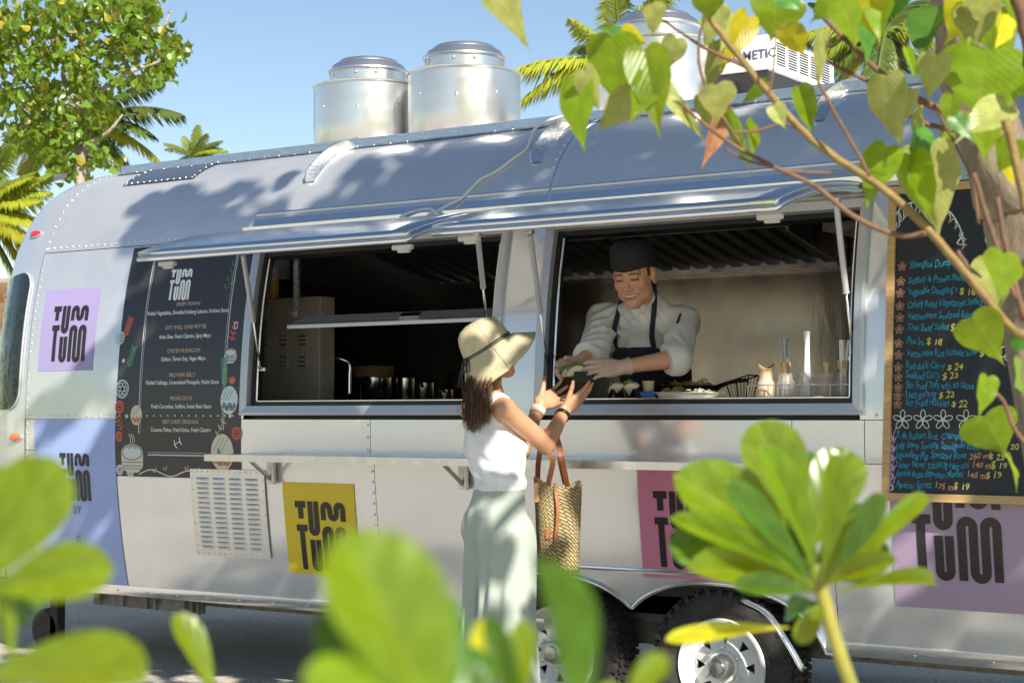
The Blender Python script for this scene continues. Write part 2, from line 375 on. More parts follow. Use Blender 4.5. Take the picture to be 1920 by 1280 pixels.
tag(g.build("ground", "sand", smooth=True), "pale sandy gravel ground around the food trailer", kind="structure")

# ================================================================== the food trailer
PROF = [(0.115, .39), (0.06, .66), (0.016, .98), (0, 1.25), (0.012, 1.6), (0.05, 1.95), (0.125, 2.28), (0.20, 2.45), (0.30, 2.59), (0.45, 2.71), (0.68, 2.80), (1.0, 2.85), (1.2, 2.86)]
_pp = catmull([(y, z, 0) for y, z in PROF], 12); PY = np.array([p.x for p in _pp]); PZ = np.array([p.y for p in _pp])
_ar = np.concatenate([[0], np.cumsum(np.hypot(np.diff(PY), np.diff(PZ)))]); ARC_TOP = _ar[-1]
def yw(z): return float(np.interp(z, PZ, PY))
def s_of_z(z): return float(np.interp(z, PZ, _ar))
def yz(s):
    if s > ARC_TOP:
        y, z = yz(2 * ARC_TOP - s); return 2.4 - y, z
    return float(np.interp(s, _ar, PY)), float(np.interp(s, _ar, PZ))
def nrm(s):
    a, b = yz(s - .01), yz(s + .01); t = Vector((0, b[0] - a[0], b[1] - a[1])).normalized(); return Vector((0, -t.z, t.y))
def sp(x, s, off=0.0):
    y, z = yz(s); return Vector((x, y, z)) + nrm(s) * off
def wp(x, z, off=0.0): return sp(x, s_of_z(z), off)
def W(px, py):
    """photo pixel -> (x, z) on the near wall"""
    Y = 0.05
    for _ in range(12):
        p = at(px, py, Y); Y = yw(p.z)
    return p.x, p.z
def WX(px, py=780): return W(px, py)[0]
SEAM = -7.62; XR = 1.6; ZS = 2.28; ZM = 1.345
LWX = (WX(452, 775), WX(936, 775)); RWX = (WX(1004, 775), WX(1621, 775)); WZ = (1.365, 2.245); FB = 0.046   # window frames, outer edges
trailer = empty("food_trailer", (-3.2, 1.2, 0), "long rounded silver aluminium food trailer with two raised serving hatches", "trailer")
def zb_base(x): return .40
WHX = (-4.17, -3.34)
def zb_arch(x):
    z = .40
    for xc in WHX:
        d = abs(x - xc)
        if d < .47: z = max(z, .40 + .262 * math.sqrt(max(0, 1 - (d / .47) ** 2.2)))
    return z
def wall_panel(x0, x1, z0, z1, zb=None, name="wall_panel", off=0.0, nx=None, gap=.0015, m="aluminium"):
    x0 += gap; x1 -= gap; nx = nx or max(2, int((x1 - x0) / .25)); G = []
    xs = np.linspace(x0, x1, nx + 1)
    for x in xs:
        a = s_of_z((zb(x) if zb else z0) + gap); b = s_of_z(z1 - gap); G.append([sp(x, a + (b - a) * j / 14, off) for j in range(15)])
    o = MB().grid(G, flip=True).build(name, m, trailer, smooth=True); return o
SX1 = WX(703, 900); SX2 = WX(1485, 820); SX3 = WX(1560, 1000)
# lower row, middle band, window row
wall_panel(SEAM, SX1, .40, 1.172); wall_panel(SX1, SX3, .40, 1.172, zb=zb_arch, nx=120); wall_panel(SX3, XR, .40, 1.172)
wall_panel(SEAM, LWX[0], 1.172, ZM, off=-.001)
wall_panel(LWX[0], SX1 - .02, 1.172, ZM, off=.001); wall_panel(SX1 - .02, SX2, 1.172, ZM, off=.001); wall_panel(SX2, RWX[1], 1.172, ZM, off=.001)
wall_panel(RWX[1], XR, 1.172, ZM, off=.001)
wall_panel(SEAM, LWX[0] + .02, ZM, ZS, off=.002); wall_panel(LWX[1] - .02, RWX[0] + .02, ZM, ZS, off=.001); wall_panel(RWX[1] - .02, XR, ZM, ZS, off=.002)
for a, b in (LWX, RWX): wall_panel(a, b, WZ[1], ZS, name="window_header")
# roof skins, far wall
S0 = s_of_z(ZS); RSEAM = (SEAM, WX(1003, 560), -0.9, XR)
def ring_panel(x0, x1, sa, sb, n, name, off):
    G = [[sp(x, sa + (sb - sa) * j / n, off) for j in range(n + 1)] for x in np.linspace(x0 + .001, x1 - .001, max(3, int((x1 - x0) / .3)) + 1)]
    o = MB().grid(G, flip=True).build(name, "aluminium", trailer, smooth=True); return o
for i in range(3): ring_panel(RSEAM[i], RSEAM[i + 1], S0 + .002, 2 * ARC_TOP - S0, 60, "roof_panel", .004 + .001 * i)
ring_panel(SEAM, XR, 2 * ARC_TOP - S0 + .002, 2 * ARC_TOP, 30, "far_wall", 0)
# rounded ends
def end_pt(s, th, off=0.0, sgn=-1, x0=None, L=0.70):
    """th 0 at the seam .. 90 deg at the nose"""
    y, z = yz(s); n = nrm(s); y += n.y * off; z += n.z * off
    e = math.sin(th); c = max(0.0, math.cos(th)); a = c ** 0.62; zc = 1.15
    zz = z if z < zc else zc + (z - zc) * (1 - .24 * (1 - c ** 0.9))
    yy = 1.2 + (y - 1.2) * a
    return Vector(((SEAM if x0 is None else x0) + sgn * (L * e ** 0.95 + off * e), yy, zz))
NTH = 28
def end_cap(x0, sgn):
    m = MB(); G = [[end_pt(2 * ARC_TOP * j / 90, R_(90) * i / NTH, 0.003, sgn, x0) for j in range(91)] for i in range(NTH + 1)]
    o = m.grid(G, flip=(sgn > 0)).build("end_cap", "aluminium", trailer, smooth=True); return o
end_cap(SEAM, -1); end_cap(XR, 1)
# rivets (domed heads, joined along each seam)
def rivet_mesh():
    m = MB(); n = 8; m.lathe([(1, 0), (.8, .45), (.4, .68), (0.01, .74)], n=n); return m
RV = rivet_mesh()
def rivets(points, name="rivets", r=.0052, m="bright_alu", parent=None):
    mb = MB()
    for p, nn in points:
        q = nn.to_track_quat('Z', 'Y').to_matrix()
        mb.add([p + q @ (Vector(v) * r) for v in RV.v], RV.f)
    return tag(mb.build(name, m, parent or trailer, smooth=True), kind="stuff")
def row_x(x0, x1, z, step=.045, off=.004): 
    n = int((x1 - x0) / step); return [(wp(x0 + (x1 - x0) * i / n, z, off), nrm(s_of_z(z))) for i in range(n + 1)]
def row_z(x, z0, z1, step=.04, off=.004):
    n = int((z1 - z0) / step); return [(wp(x, z0 + (z1 - z0) * i / n, off), nrm(s_of_z(z0 + (z1 - z0) * i / n))) for i in range(n + 1)]
def row_s(x, s0, s1, step=.045, off=.006):
    n = int((s1 - s0) / step); return [(sp(x, s0 + (s1 - s0) * i / n, off), nrm(s0 + (s1 - s0) * i / n)) for i in range(n + 1)]
rivets(row_x(SEAM + .03, XR - .1, ZS + .025, .05, .008)); rivets(row_s(SEAM + .02, S0 + .02, ARC_TOP + .2, .05, .008)); rivets(row_z(SEAM + .02, .5, 2.22, .045))
rivets(row_x(SEAM + .05, LWX[0] - .05, ZM + .018, .05, .0075)); rivets(row_z(SX1 - .012, .48, 1.15, .05)); rivets(row_z(SX1 - .035, 1.2, 1.32, .05)); rivets(row_z(SX2 - .02, 1.19, 1.32, .06))
rivets(row_s(RSEAM[1] - .018, S0 + .1, ARC_TOP, .048, .009)); rivets(row_x(RWX[1] + .05, XR - .1, ZM + .02, .055)); rivets(row_z(SX3 + .02, .5, .9, .08)); rivets(row_z(RWX[1] + .16, 1.42, 2.2, .12), r=.006)
rivets(row_x(SEAM + .2, WX(1000, 1150), .425, .22, .012), r=.006); rivets(row_x(SX3, XR, .425, .3, .012), r=.006)
# belt strips: roof seam edge, skirt rub rail, trim ridge over the wheels
def strip(x0, x1, s0, off, wdt, thick, m, name, nx=40):
    mb = MB(); A = []
    for x in np.linspace(x0, x1, nx):
        A.append([sp(x, s0 - wdt / 2, 0), sp(x, s0 - wdt / 2, off + thick * .6), sp(x, s0 - wdt / 4, off + thick), sp(x, s0 + wdt / 4, off + thick), sp(x, s0 + wdt / 2, off + thick * .6), sp(x, s0 + wdt / 2, 0)])
    mb.grid(A, flip=True); mb.poly(A[0]); mb.poly(A[-1][::-1]); o = mb.build(name, m, trailer); return autosmooth(o, 50)
strip(SEAM, WX(1020, 1150), s_of_z(.425), .003, .055, .006, "bright_alu", "rub_rail"); strip(SX3 - .05, XR, s_of_z(.425), .003, .055, .006, "bright_alu", "rub_rail")
strip(WX(1000, 1080), SX3 - .03, s_of_z(.70), .002, .022, .010, "bright_alu", "trim_ridge")
strip(RSEAM[1] - .006, RSEAM[1] + .006, 1, 0, 0, 0, "bright_alu", "seam_lap", nx=2) if False else None
G = [[sp(x, S0 + .02 + (ARC_TOP - S0) * j / 30, .012 if 0 < i < 3 else .002) for j in range(31)] for i, x in enumerate((RSEAM[1] - .001, RSEAM[1], RSEAM[1] + .012, RSEAM[1] + .013))]
MB().grid(G, flip=True).build("seam_lap", "bright_alu", trailer)
# wheel arches: inner wells, rolled edge
mb = MB()
for xc in WHX:
    pts = []
mb.box((-3.7, .50, .74), (1.96, .7, .06)); mb.box((-3.7, .86, .55), (1.96, .03, .42)); mb.box((-4.66, .5, .56), (.03, .7, .36)); mb.box((-2.72, .5, .56), (.03, .7, .36))
mb.build("wheel_well", "dark_steel", trailer)
mb = MB(); xs = np.linspace(-4.6, -2.8, 90); mb.tube([wp(x, max(.401, zb_arch(x)), .006) for x in xs], .012, 6); mb.build("arch_edge", "bright_alu", trailer, smooth=True)
mb = MB(); p0 = at(1405, 1128, -.01); p1 = at(1500, 1252, -.03)
q = catmull([at(1395, 1124, .0), at(1440, 1150, -.02), at(1475, 1200, -.03), at(1507, 1256, -.03)], 6)
mb.tube(q, .026, 8, flat=.3); mb.build("mud_guard_trim", "bright_alu", trailer, smooth=True)
# wheels
def wheel(xc):
    zc, r, y0 = .305, .328, .10; w = empty("wheel", (xc, y0 + .1, 0), parent=trailer)
    M = Matrix.Rotation(R_(-90), 3, 'X')
    t = MB(); prof = []
    for (rr, h) in ((.205, -.085), (.235, -.103), (.285, -.105), (.312, -.092), (.325, -.07), (.328, -.03), (.328, .03), (.325, .07), (.30, .1), (.205, .09)): prof.append((rr, h))
    t.lathe(prof, (xc, y0 + .1, zc), 64, M)
    ty = t.build("tyre", "black_rubber", w, smooth=True)
    tb = MB()
    for k in range(60):
        a = 2 * math.pi * k / 60
        for (h, sh) in ((-.062, .35), (-.02, -.3), (.022, .3), (.064, -.35)):
            ct = Vector((xc + math.cos(a + h * sh * 3) * .330, y0 + .1 + h, zc + math.sin(a + h * sh * 3) * .330))
            Mr = Matrix.Rotation(-a, 3, 'Y') @ Matrix.Rotation(sh, 3, 'X')
            tb.box(ct, (.012, .036, .023), Mr)
    for k in range(36):
        a = 2 * math.pi * k / 36
        tb.box((xc + math.cos(a) * .313, y0 + .004, zc + math.sin(a) * .313), (.028, .012, .02), Matrix.Rotation(-a, 3, 'Y'))
    tb2 = tb.build("tread", "black_rubber", ty)
    tag(tb2, kind="stuff")
    rm = MB(); rm.lathe([(.206, -.088), (.200, -.100), (.190, -.098), (.182, -.07), (.165, -.045), (.15, -.040)], (xc, y0 + .1, zc), 64, M)
    # disc with eight pressed triangular openings
    N8 = 8
    for k in range(N8):
        a0 = 2 * math.pi * k / N8
        def P(r_, da, h): return Vector((xc + r_ * math.cos(a0 + da), y0 + .1 + h, zc + r_ * math.sin(a0 + da)))
        d = math.pi / N8
        out = [P(.152, -d, -.04), P(.155, -d * .5, -.04), P(.156, 0, -.04), P(.155, d * .5, -.04), P(.152, d, -.04)]
        hole = [P(.138, -d * .42, -.050), P(.138, d * .42, -.050), P(.095, d * .08, -.055), P(.095, -d * .08, -.055)]
        inn = [P(.07, -d, -.062), P(.07, 0, -.064), P(.07, d, -.062)]
        V = out + hole + inn   # 0-4, 5-8, 9-11
        F = [(0, 1, 5), (1, 2, 6, 5), (2, 3, 6), (3, 4, 6), (0, 5, 8, 9), (4, 11, 7, 6), (8, 7, 10), (9, 8, 10), (7, 11, 10)]
        rm.add(V, F); hi = [v + Vector((0, .016, 0)) for v in hole]
        rm.add(hole + hi, [(0, 1, 5, 4), (1, 2, 6, 5), (2, 3, 7, 6), (3, 0, 4, 7)])
    rm.lathe([(.07, -.063), (.066, -.075), (.055, -.078)], (xc, y0 + .1, zc), 40, M)
    ro = rm.build("rim", "white_paint", w); autosmooth(ro, 40)
    bk = MB(); bk.lathe([(.2, -.015), (.001, -.015)], (xc, y0 + .1, zc), 40, M); bk.build("brake_drum", "dark_steel", w)
    hb = MB(); hb.lathe([(.056, -.06), (.053, -.10), (.045, -.115), (.03, -.118), (.027, -.128), (.001, -.13)], (xc, y0 + .1, zc), 32, M); autosmooth(hb.build("hub_cap", "steel", w), 40)
    for k in range(6):
        a = 2 * math.pi * (k + .5) / 6; nb = MB(); nb.lathe([(.011, -.06), (.011, -.078), (.006, -.086), (.001, -.087)], (xc + .083 * math.cos(a), y0 + .1, zc + .083 * math.sin(a)), 6, M); nb.build("wheel_nut", "bright_alu", w)
for xc in WHX: wheel(xc)
# frame rails, jack stand, underbody
mb = MB(); mb.box((-3.0, .42, .39), (8.6, .06, .11)); mb.box((-3.0, 1.98, .39), (8.6, .06, .11))
for x in np.arange(-7.2, 1.4, .9): mb.box((x, 1.2, .40), (.06, 1.5, .08))
mb.build("chassis", "rust_steel", trailer)
a = at(178, 1118, .2); b_ = at(383, 1138, .2)
mb = MB(); mb.box((a + b_) / 2 + Vector((0, 0, .0)), ((b_ - a).length, .02, .075))
for i, f in enumerate((.08, .3, .52, .60, .86, .93, .98)):
    p = a.lerp(b_, f); mb.box(p + Vector((0, -.02, 0)), (.012, .03, .07)); 
    if i % 2: mb.lathe([(.014, -.02), (.014, .0), (.001, .0)], p + Vector((.02, -.012, 0)), 8, Matrix.Rotation(R_(90), 3, 'X'))
mb.build("step_bracket", "rust_steel", trailer)
p = at(95, 1150, .45); mb = MB(); mb.box((p.x + .06, .45, .23), (.06, .06, .4)); mb.lathe([(.10, -.03), (.12, -.02), (.12, .02), (.10, .03)], (p.x - .02, .45, .115), 24, Matrix.Rotation(R_(90), 3, 'X'), close=True); mb.build("jockey_wheel", "black_rubber", trailer)
mb = MB(); mb.box((-3.2, 1.2, .47), (8.9, 1.9, .04)); mb.build("underbody", "dark_steel", trailer)

# ------------------------------------------------------------------ corner window, lamps
sA, sB = s_of_z(1.40), s_of_z(2.18)
def cw(t, v, off):   # t across (0 at the seam side), v up
    s = sA + (sB - sA) * v; th = R_(3.5 + 62 * t); return end_pt(s, th, off)
def rounded(t0, t1, v0, v1, r_t, r_v, n=6):
    out = []
    for (cx, cy, a0) in ((t1 - r_t, v1 - r_v, 0), (t0 + r_t, v1 - r_v, 90), (t0 + r_t, v0 + r_v, 180), (t1 - r_t, v0 + r_v, 270)):
        for k in range(n + 1):
            a = R_(a0 + 90 * k / n); out.append((cx + r_t * math.cos(a), cy + r_v * math.sin(a)))
    return out
def span(v):
    r = .13; d = min(v, 1 - v)
    return 0.0 if d >= r else 0.12 * (1 - math.sqrt(max(0, 1 - ((r - d) / r) ** 2)))
vs_ = [0, .01, .03, .06, .1, .13] + list(np.linspace(.18, .82, 14)) + [.87, .9, .94, .97, .99, 1]
G = [[cw(span(v) + (1 - 2 * span(v)) * i / 16, v, .008) for v in vs_] for i in range(17)]
cwin = MB().grid(G).build("corner_window", "dark_glass", trailer, smooth=True)
loop = [cw(span(v), v, .01) for v in vs_] + [cw(1 - span(v), v, .01) for v in reversed(vs_)]
MB().tube(loop + [loop[0]], .006, 6).build("window_frame", "grey_paint", cwin, smooth=True)
def lens(px, py, m, name):
    best = None
    for i in range(60):
        for j in range(120):
            q = end_pt(2 * ARC_TOP * j / 240, R_(40) * i / 60, .004); u, v, z = proj(q); d = (u - px) ** 2 + (v - py) ** 2
            if best is None or d < best[0]: best = (d, i, j)
    _, i, j = best; s = 2 * ARC_TOP * j / 240; th = R_(40) * i / 60
    q = end_pt(s, th, .004); tx = (end_pt(s, th - .05, .004) - q).normalized(); tz = (end_pt(s + .03, th, .004) - q).normalized(); nn = tz.cross(tx).normalized()
    if nn.y > 0: nn = -nn
    G = [];
    for a in range(17):
        al = math.pi * a / 16 - math.pi / 2; rr = math.cos(al) ** .8
        taper = 1 - .35 * max(0, math.sin(al))
        G.append([q + tx * (math.sin(al) * .052) + tz * (math.cos(b) * .020 * rr * taper) + nn * (max(0, math.sin(b)) * .026 * rr * taper) for b in [math.pi * k / 10 for k in range(11)]])
    mb = MB().grid(G); o = mb.build(name, m, trailer, smooth=True)
    base = MB(); base.add([q + tx * (math.cos(a) * .058) + tz * (math.sin(a) * .026) + nn * h for h in (0.0, .006) for a in [2 * math.pi * k / 24 for k in range(24)]], [(k, (k + 1) % 24, 24 + (k + 1) % 24, 24 + k) for k in range(24)] + [tuple(range(24, 48))])
    base.build("lamp_base", "grey_paint", o)
lens(68, 437, "red_lens", "marker_lamp"); lens(31, 815, "amber_lens", "marker_lamp")

# ------------------------------------------------------------------ window frames
def window_frame(x0, x1):
    z0, z1 = WZ; mb = MB()
    # ring of four mitred members following the wall curve, outer lip proud of the skin
    def corner(x, z, off): return wp(x, z, off)
    nz = 10; zs = np.linspace(z0, z1, nz + 1)
    def member(A, B, o0=0.012): mb.grid([[a, a2, b2, b] for (a, a2, b2, b) in zip(*[A, B])]) if False else None
    for (xo, xi, sg) in ((x0, x0 + FB, 1), (x1, x1 - FB, -1)):
        G = [[wp(xo, z, -.004), wp(xo, z, .016), wp(xo + sg * .012, z, .020), wp(xi, min(max(z, z0 + FB), z1 - FB), .014), wp(xi, min(max(z, z0 + FB), z1 - FB), -.07)] for z in zs]
        mb.grid(G, flip=(sg > 0))
    for (zo, zi, sg) in ((z0, z0 + FB, 1), (z1, z1 - FB, -1)):
        xs = np.linspace(x0, x1, 9)
        G = [[wp(x, zo, -.004), wp(x, zo, .016), wp(x, zo + sg * .012, .020), wp(min(max(x, x0 + FB), x1 - FB), zi, .014), wp(min(max(x, x0 + FB), x1 - FB), zi, -.07)] for x in xs]
        mb.grid(G, flip=(sg < 0))
    o = mb.build("window_frame", "window_grey", trailer); autosmooth(o, 20)
    # rubber channel and inner track
    ch = MB(); i0, i1, j0, j1 = x0 + FB - .001, x1 - FB + .001, z0 + FB - .001, z1 - FB + .001
    for (a, b, c, d) in ((i0, i0 + .022, j0, j1), (i1 - .022, i1, j0, j1)):
        G = [[wp(a, z, -.02), wp(b, z, -.02), wp(b, z, -.075), wp(a, z, -.075)] for z in np.linspace(c, d, 9)]; ch.grid([r + [r[0]] for r in G])
    for (a, b) in ((j0, j0 + .024), (j1 - .024, j1)):
        G = [[wp(x, a, -.02), wp(x, b, -.02), wp(x, b, -.075), wp(x, a, -.075)] for x in np.linspace(i0, i1, 9)]; ch.grid([r + [r[0]] for r in G])
    ch.build("rubber_channel", "black_trim", o)
    tr = MB(); zz = j0 + .030
    tr.tube([wp(i0 + .03, zz - .004, -.03), wp(i1 - .03, zz - .004, -.03)], .005, 6)
    for x in (i0 + .03, i1 - .03): tr.tube([wp(x, z, -.03) for z in np.linspace(zz, j1 - .03, 8)], .005, 6)
    tr.build("inner_track", "bright_alu", o)
    return o
wl = window_frame(*LWX); wr = window_frame(*RWX)

# ------------------------------------------------------------------ drip gutter above the hatches, hinges
gx0, gx1 = WX(447, 600), WX(1690, 600); sg_ = s_of_z(2.315)
mb = MB(); A = []
for x in np.linspace(gx0, gx1, 30):
    b0 = sp(x, sg_ + .06, .006); b1 = sp(x, sg_, .010); A.append([b0, b1, b1 + Vector((0, -.055, -.012)), b1 + Vector((0, -.062, .006)), b1 + Vector((0, -.066, .006)), b1 + Vector((0, -.064, -.024)), b1 + Vector((0, .0, -.012))])
mb.grid(A, flip=True); mb.poly(A[0]); mb.poly(A[-1][::-1]); autosmooth(mb.build("drip_gutter", "bright_alu", trailer), 30)
mb = MB(); sl = s_of_z(2.40); mb.grid([[sp(x, sl - .004, .004), sp(x, sl - .004, .012), sp(x, sl + .004, .012), sp(x, sl + .004, .004)] for x in np.linspace(gx0, gx1 - .05, 30)], flip=True); mb.build("gutter_lip", "bright_alu", trailer)

# ------------------------------------------------------------------ raised hatches
def hatch(x0, x1, drop, reach, struts):
    h = empty("serving_hatch", ((x0 + x1) / 2, .08, 2.27), parent=trailer)
    hy, hz = yw(2.275) - .035, 2.278; nu, nv = 12, 14; L = .84
    # the leaf keeps the wall's bulge: a shallow arc from hinge to lip
    def P(x, t, off=0.0):
        bulge = .032 * 4 * t * (1 - t); d = Vector((0, -reach, -drop)).normalized(); n = Vector((0, -d.z, d.y)); n = n if n.z > 0 else -n
        return Vector((x, hy, hz)) + d * (L * t) + n * (bulge + off)
    G = [[P(x0 + (x1 - x0) * i / nu, j / nv, 0) for j in range(nv + 1)] for i in range(nu + 1)]
    mb = MB(); mb.grid(G); o = mb.build("leaf", "hatch_alu", h, smooth=True); solid(o, .022, -1)
    lip = MB()
    loop = [P(x0, j / nv, -.012) for j in range(nv + 1)] + [P(x0 + (x1 - x0) * i / nu, 1, -.012) for i in range(1, nu + 1)] + [P(x1, j / nv, -.012) for j in range(nv - 1, -1, -1)]
    lip.tube(loop, .0125, 8, flat=1.0); lip.build("edge_trim", "bright_alu", h, smooth=True)
    hg = MB(); hg.tube([(x0, hy + .004, hz + .008), (x1, hy + .004, hz + .008)], .012, 8); hg.build("hinge", "mill_alu", h, smooth=True)
    for xx in (x0 + .17, x1 - .03):
        c = P(xx, .985, -.045); la = MB(); la.box(c, (.10, .03, .022), bev=.006); la.box(c + Vector((.01, -.004, -.016)), (.06, .02, .016), bev=.005); la.build("latch", "latch_plastic", h)
    for (a, b) in struts:
        st = MB(); a = Vector(a); b = Vector(b); mid = a.lerp(b, .56)
        st.tube([a, mid], .0125, 12); rod = MB(); rod.tube([mid, b], .005, 10); st.tube([mid, mid.lerp(b, .02)], .014, 12)
        so = st.build("gas_strut", "strut_grey", h, smooth=False); autosmooth(so, 40)
        ro = rod.build("piston_rod", "bright_alu", so, smooth=True); MB().box(b + Vector((0, .012, 0)), (.05, .02, .02), bev=.004).build("strut_mount", "mill_alu", so); MB().box(a + Vector((0, 0, .012)), (.03, .03, .02), bev=.004).build("strut_mount", "mill_alu", so)
    return h
hxL = (LWX[0] + .03, LWX[1] + .03); hxR = (RWX[0] - .02, RWX[1] - .03)
hatch(hxL[0], hxL[1], .165, .80, [(at(456, 478, -.33), at(489, 692, .045)), (at(896, 446, -.33), at(913, 606, .03))])
hatch(hxR[0], hxR[1], .148, .80, [(at(994, 440, -.33), at(1027, 690, .045)), (at(1568, 382, -.22), at(1600, 672, .045))])

# ------------------------------------------------------------------ counter shelf
x0, x1 = at(383, 850, -.31).x, at(1540, 870, -.31).x
mb = MB(); mb.box(((x0 + x1) / 2, -.155, 1.172), (x1 - x0, .31, .006)); mb.box(((x0 + x1) / 2, -.3095, 1.158), (x1 - x0, .004, .032)); shelf = mb.build("counter_shelf", "shelf_steel", trailer)
mb = MB(); mb.box(((x0 + x1) / 2, .012, 1.162), (x1 - x0, .03, .03)); mb.build("wall_angle", "mill_alu", shelf)
for px in (512, 872, 1420):
    xx = at(px, 880, -.0).x; bk = MB()
    bk.box((xx, -.012, 1.09), (.045, .022, .13)); bk.box((xx, -.15, 1.152), (.035, .27, .018)); bk.tube([(xx, -.02, 1.05), (xx, -.17, 1.146)], .011, 6); bk.tube([(xx + .02, -.02, 1.03), (xx + .02, -.02, 1.13)], .013, 8)
    bk.build("fold_bracket", "steel", shelf)
# ------------------------------------------------------------------ louvred service panel: each louvre a pressed slat
LP = [W(358, 878), W(497, 881), W(511, 1049), W(374, 1040)]
lx0, lx1, lz0, lz1 = LP[0][0], LP[1][0] + .0, min(LP[2][1], LP[3][1]) + .005, LP[0][1]
G = [[wp(x, z, .009) for z in np.linspace(lz0, lz1, 9)] for x in (lx0, lx1)]
lou = MB().grid(G, flip=True).build("louvred_panel", "panel_alu", trailer, smooth=True)

pts = row_x(lx0 + .012, lx1 - .012, lz0 + .012, .036, .010) + row_x(lx0 + .012, lx1 - .012, lz1 - .012, .036, .010) + row_z(lx0 + .012, lz0 + .05, lz1 - .05, .052, .010) + row_z(lx1 - .012, lz0 + .05, lz1 - .05, .052, .010)
rivets(pts, r=.0042, parent=lou)
w_ = (lx1 - lx0); sw = w_ * .17; sm = MB()
G = []
for i in range(9):
    a = i / 8; e = math.sin(math.pi * min(1, max(0, a))) ** .35 if 0 < a < 1 else 0
    G.append([Vector(((a - .5) * sw, -h * e, z)) for h, z in ((0, .009), (.006, .006), (.011, 0), (.012, -.006), (.002, -.0065))])
slat = sm.grid(G).build("louvre", "panel_alu", lou, smooth=True, loc=(0, 0, 0)); first = True
for c in range(4):
    for r in range(15):
        x = lx0 + w_ * (.17 + .22 * c); z = lz1 - (lz1 - lz0) * (.115 + .0562 * r); p = wp(x, z, .0095); M = Matrix.Translation(p)
        if first: slat.matrix_local = Matrix.Translation(-WL[lou]) @ M; first = False
        else: copy_obj(slat, "louvre", M, lou)
# ================================================================== roof furniture
# roof rail with flange
rs0 = float(np.interp(.60, PY[:], _ar)); rx0, rx1 = at(230, 318, .6).x, XR - .2
mb = MB(); A = []
for x in np.linspace(rx0, rx1, 30):
    b0 = sp(x, rs0, .006); A.append([b0 + Vector((0, -.05, -.016)), b0 + Vector((0, -.012, .0)), b0 + Vector((0, -.010, .042)), b0 + Vector((0, .006, .046)), b0 + Vector((0, .008, .0))])
mb.grid(A, flip=True); mb.poly(A[0]); mb.poly(A[-1][::-1]); rail = autosmooth(mb.build("roof_rail", "mill_alu", trailer), 30)
rivets([(sp(x, rs0 - .035, .014), nrm(rs0 - .03)) for x in np.arange(rx0 + .05, rx1, .11)], parent=rail, r=.006)
# curved stiffener brackets over the skin
def arc_bracket(pxt, pyt, pxb, pyb):
    a = None
    def solve(px, py):
        best = min((( (proj(sp(x, s))[0] - px) ** 2 + (proj(sp(x, s))[1] - py) ** 2), x, s) for x in np.linspace(-7.4, -1, 120) for s in np.linspace(S0, ARC_TOP, 60)); return best[1], best[2]
    x_, s_b = solve(pxb, pyb); _, s_t = solve(pxt, pyt); mb = MB(); n = 14
    fin = [[sp(x_, s_b + (s_t - s_b) * i / n, .002), sp(x_, s_b + (s_t - s_b) * i / n, .052 if 0 < i < n else .03), sp(x_ + .006, s_b + (s_t - s_b) * i / n, .052 if 0 < i < n else .03), sp(x_ + .006, s_b + (s_t - s_b) * i / n, .009), sp(x_ + .05, s_b + (s_t - s_b) * i / n, .009), sp(x_ + .05, s_b + (s_t - s_b) * i / n, .003)] for i in range(n + 1)]
    mb.grid(fin); mb.poly(fin[0][:4][::-1]); o = mb.build("arc_bracket", "mill_alu", trailer); autosmooth(o, 30)
    hl = MB()
    for i in range(5):
        s = s_b + (s_t - s_b) * (.14 + .18 * i); q = sp(x_ - .001, s, .034); hl.lathe([(.0065, 0), (.001, 0.0005)], q, 10, Matrix.Rotation(R_(-90), 3, 'Y'))
    hl.build("bolt_holes", "black_trim", o)
arc_bracket(648, 268, 578, 348); arc_bracket(1042, 236, 996, 306); arc_bracket(1575, 152, 1532, 236)
# dark access plate on the roof
pl = []
for (px, py) in ((250, 348), (387, 335), (425, 300), (305, 314)):
    best = min((((proj(sp(x, s))[0] - px) ** 2 + (proj(sp(x, s))[1] - py) ** 2), x, s) for x in np.linspace(-7.4, -5, 100) for s in np.linspace(S0, ARC_TOP, 80)); pl.append(best[1:])
px0 = (pl[0][0] + pl[3][0]) / 2; px1 = (pl[1][0] + pl[2][0]) / 2; ps0 = (pl[0][1] + pl[1][1]) / 2; ps1 = (pl[2][1] + pl[3][1]) / 2
G = [[sp(x, ps0 + (ps1 - ps0) * j / 10, .012) for j in range(11)] for x in np.linspace(px0, px1, 6)]
plate = MB().grid(G, flip=True).build("access_plate", "plate", trailer, smooth=True)
rivets([(sp(x, ps0 + .012, .013), nrm(ps0)) for x in np.linspace(px0 + .02, px1 - .02, 12)] + [(sp(px1 - .015, s, .013), nrm(s)) for s in np.linspace(ps0 + .03, ps1 - .02, 8)] + [(sp(px0 + .015, s, .013), nrm(s)) for s in np.linspace(ps0 + .03, ps1 - .02, 8)], parent=plate, r=.006)
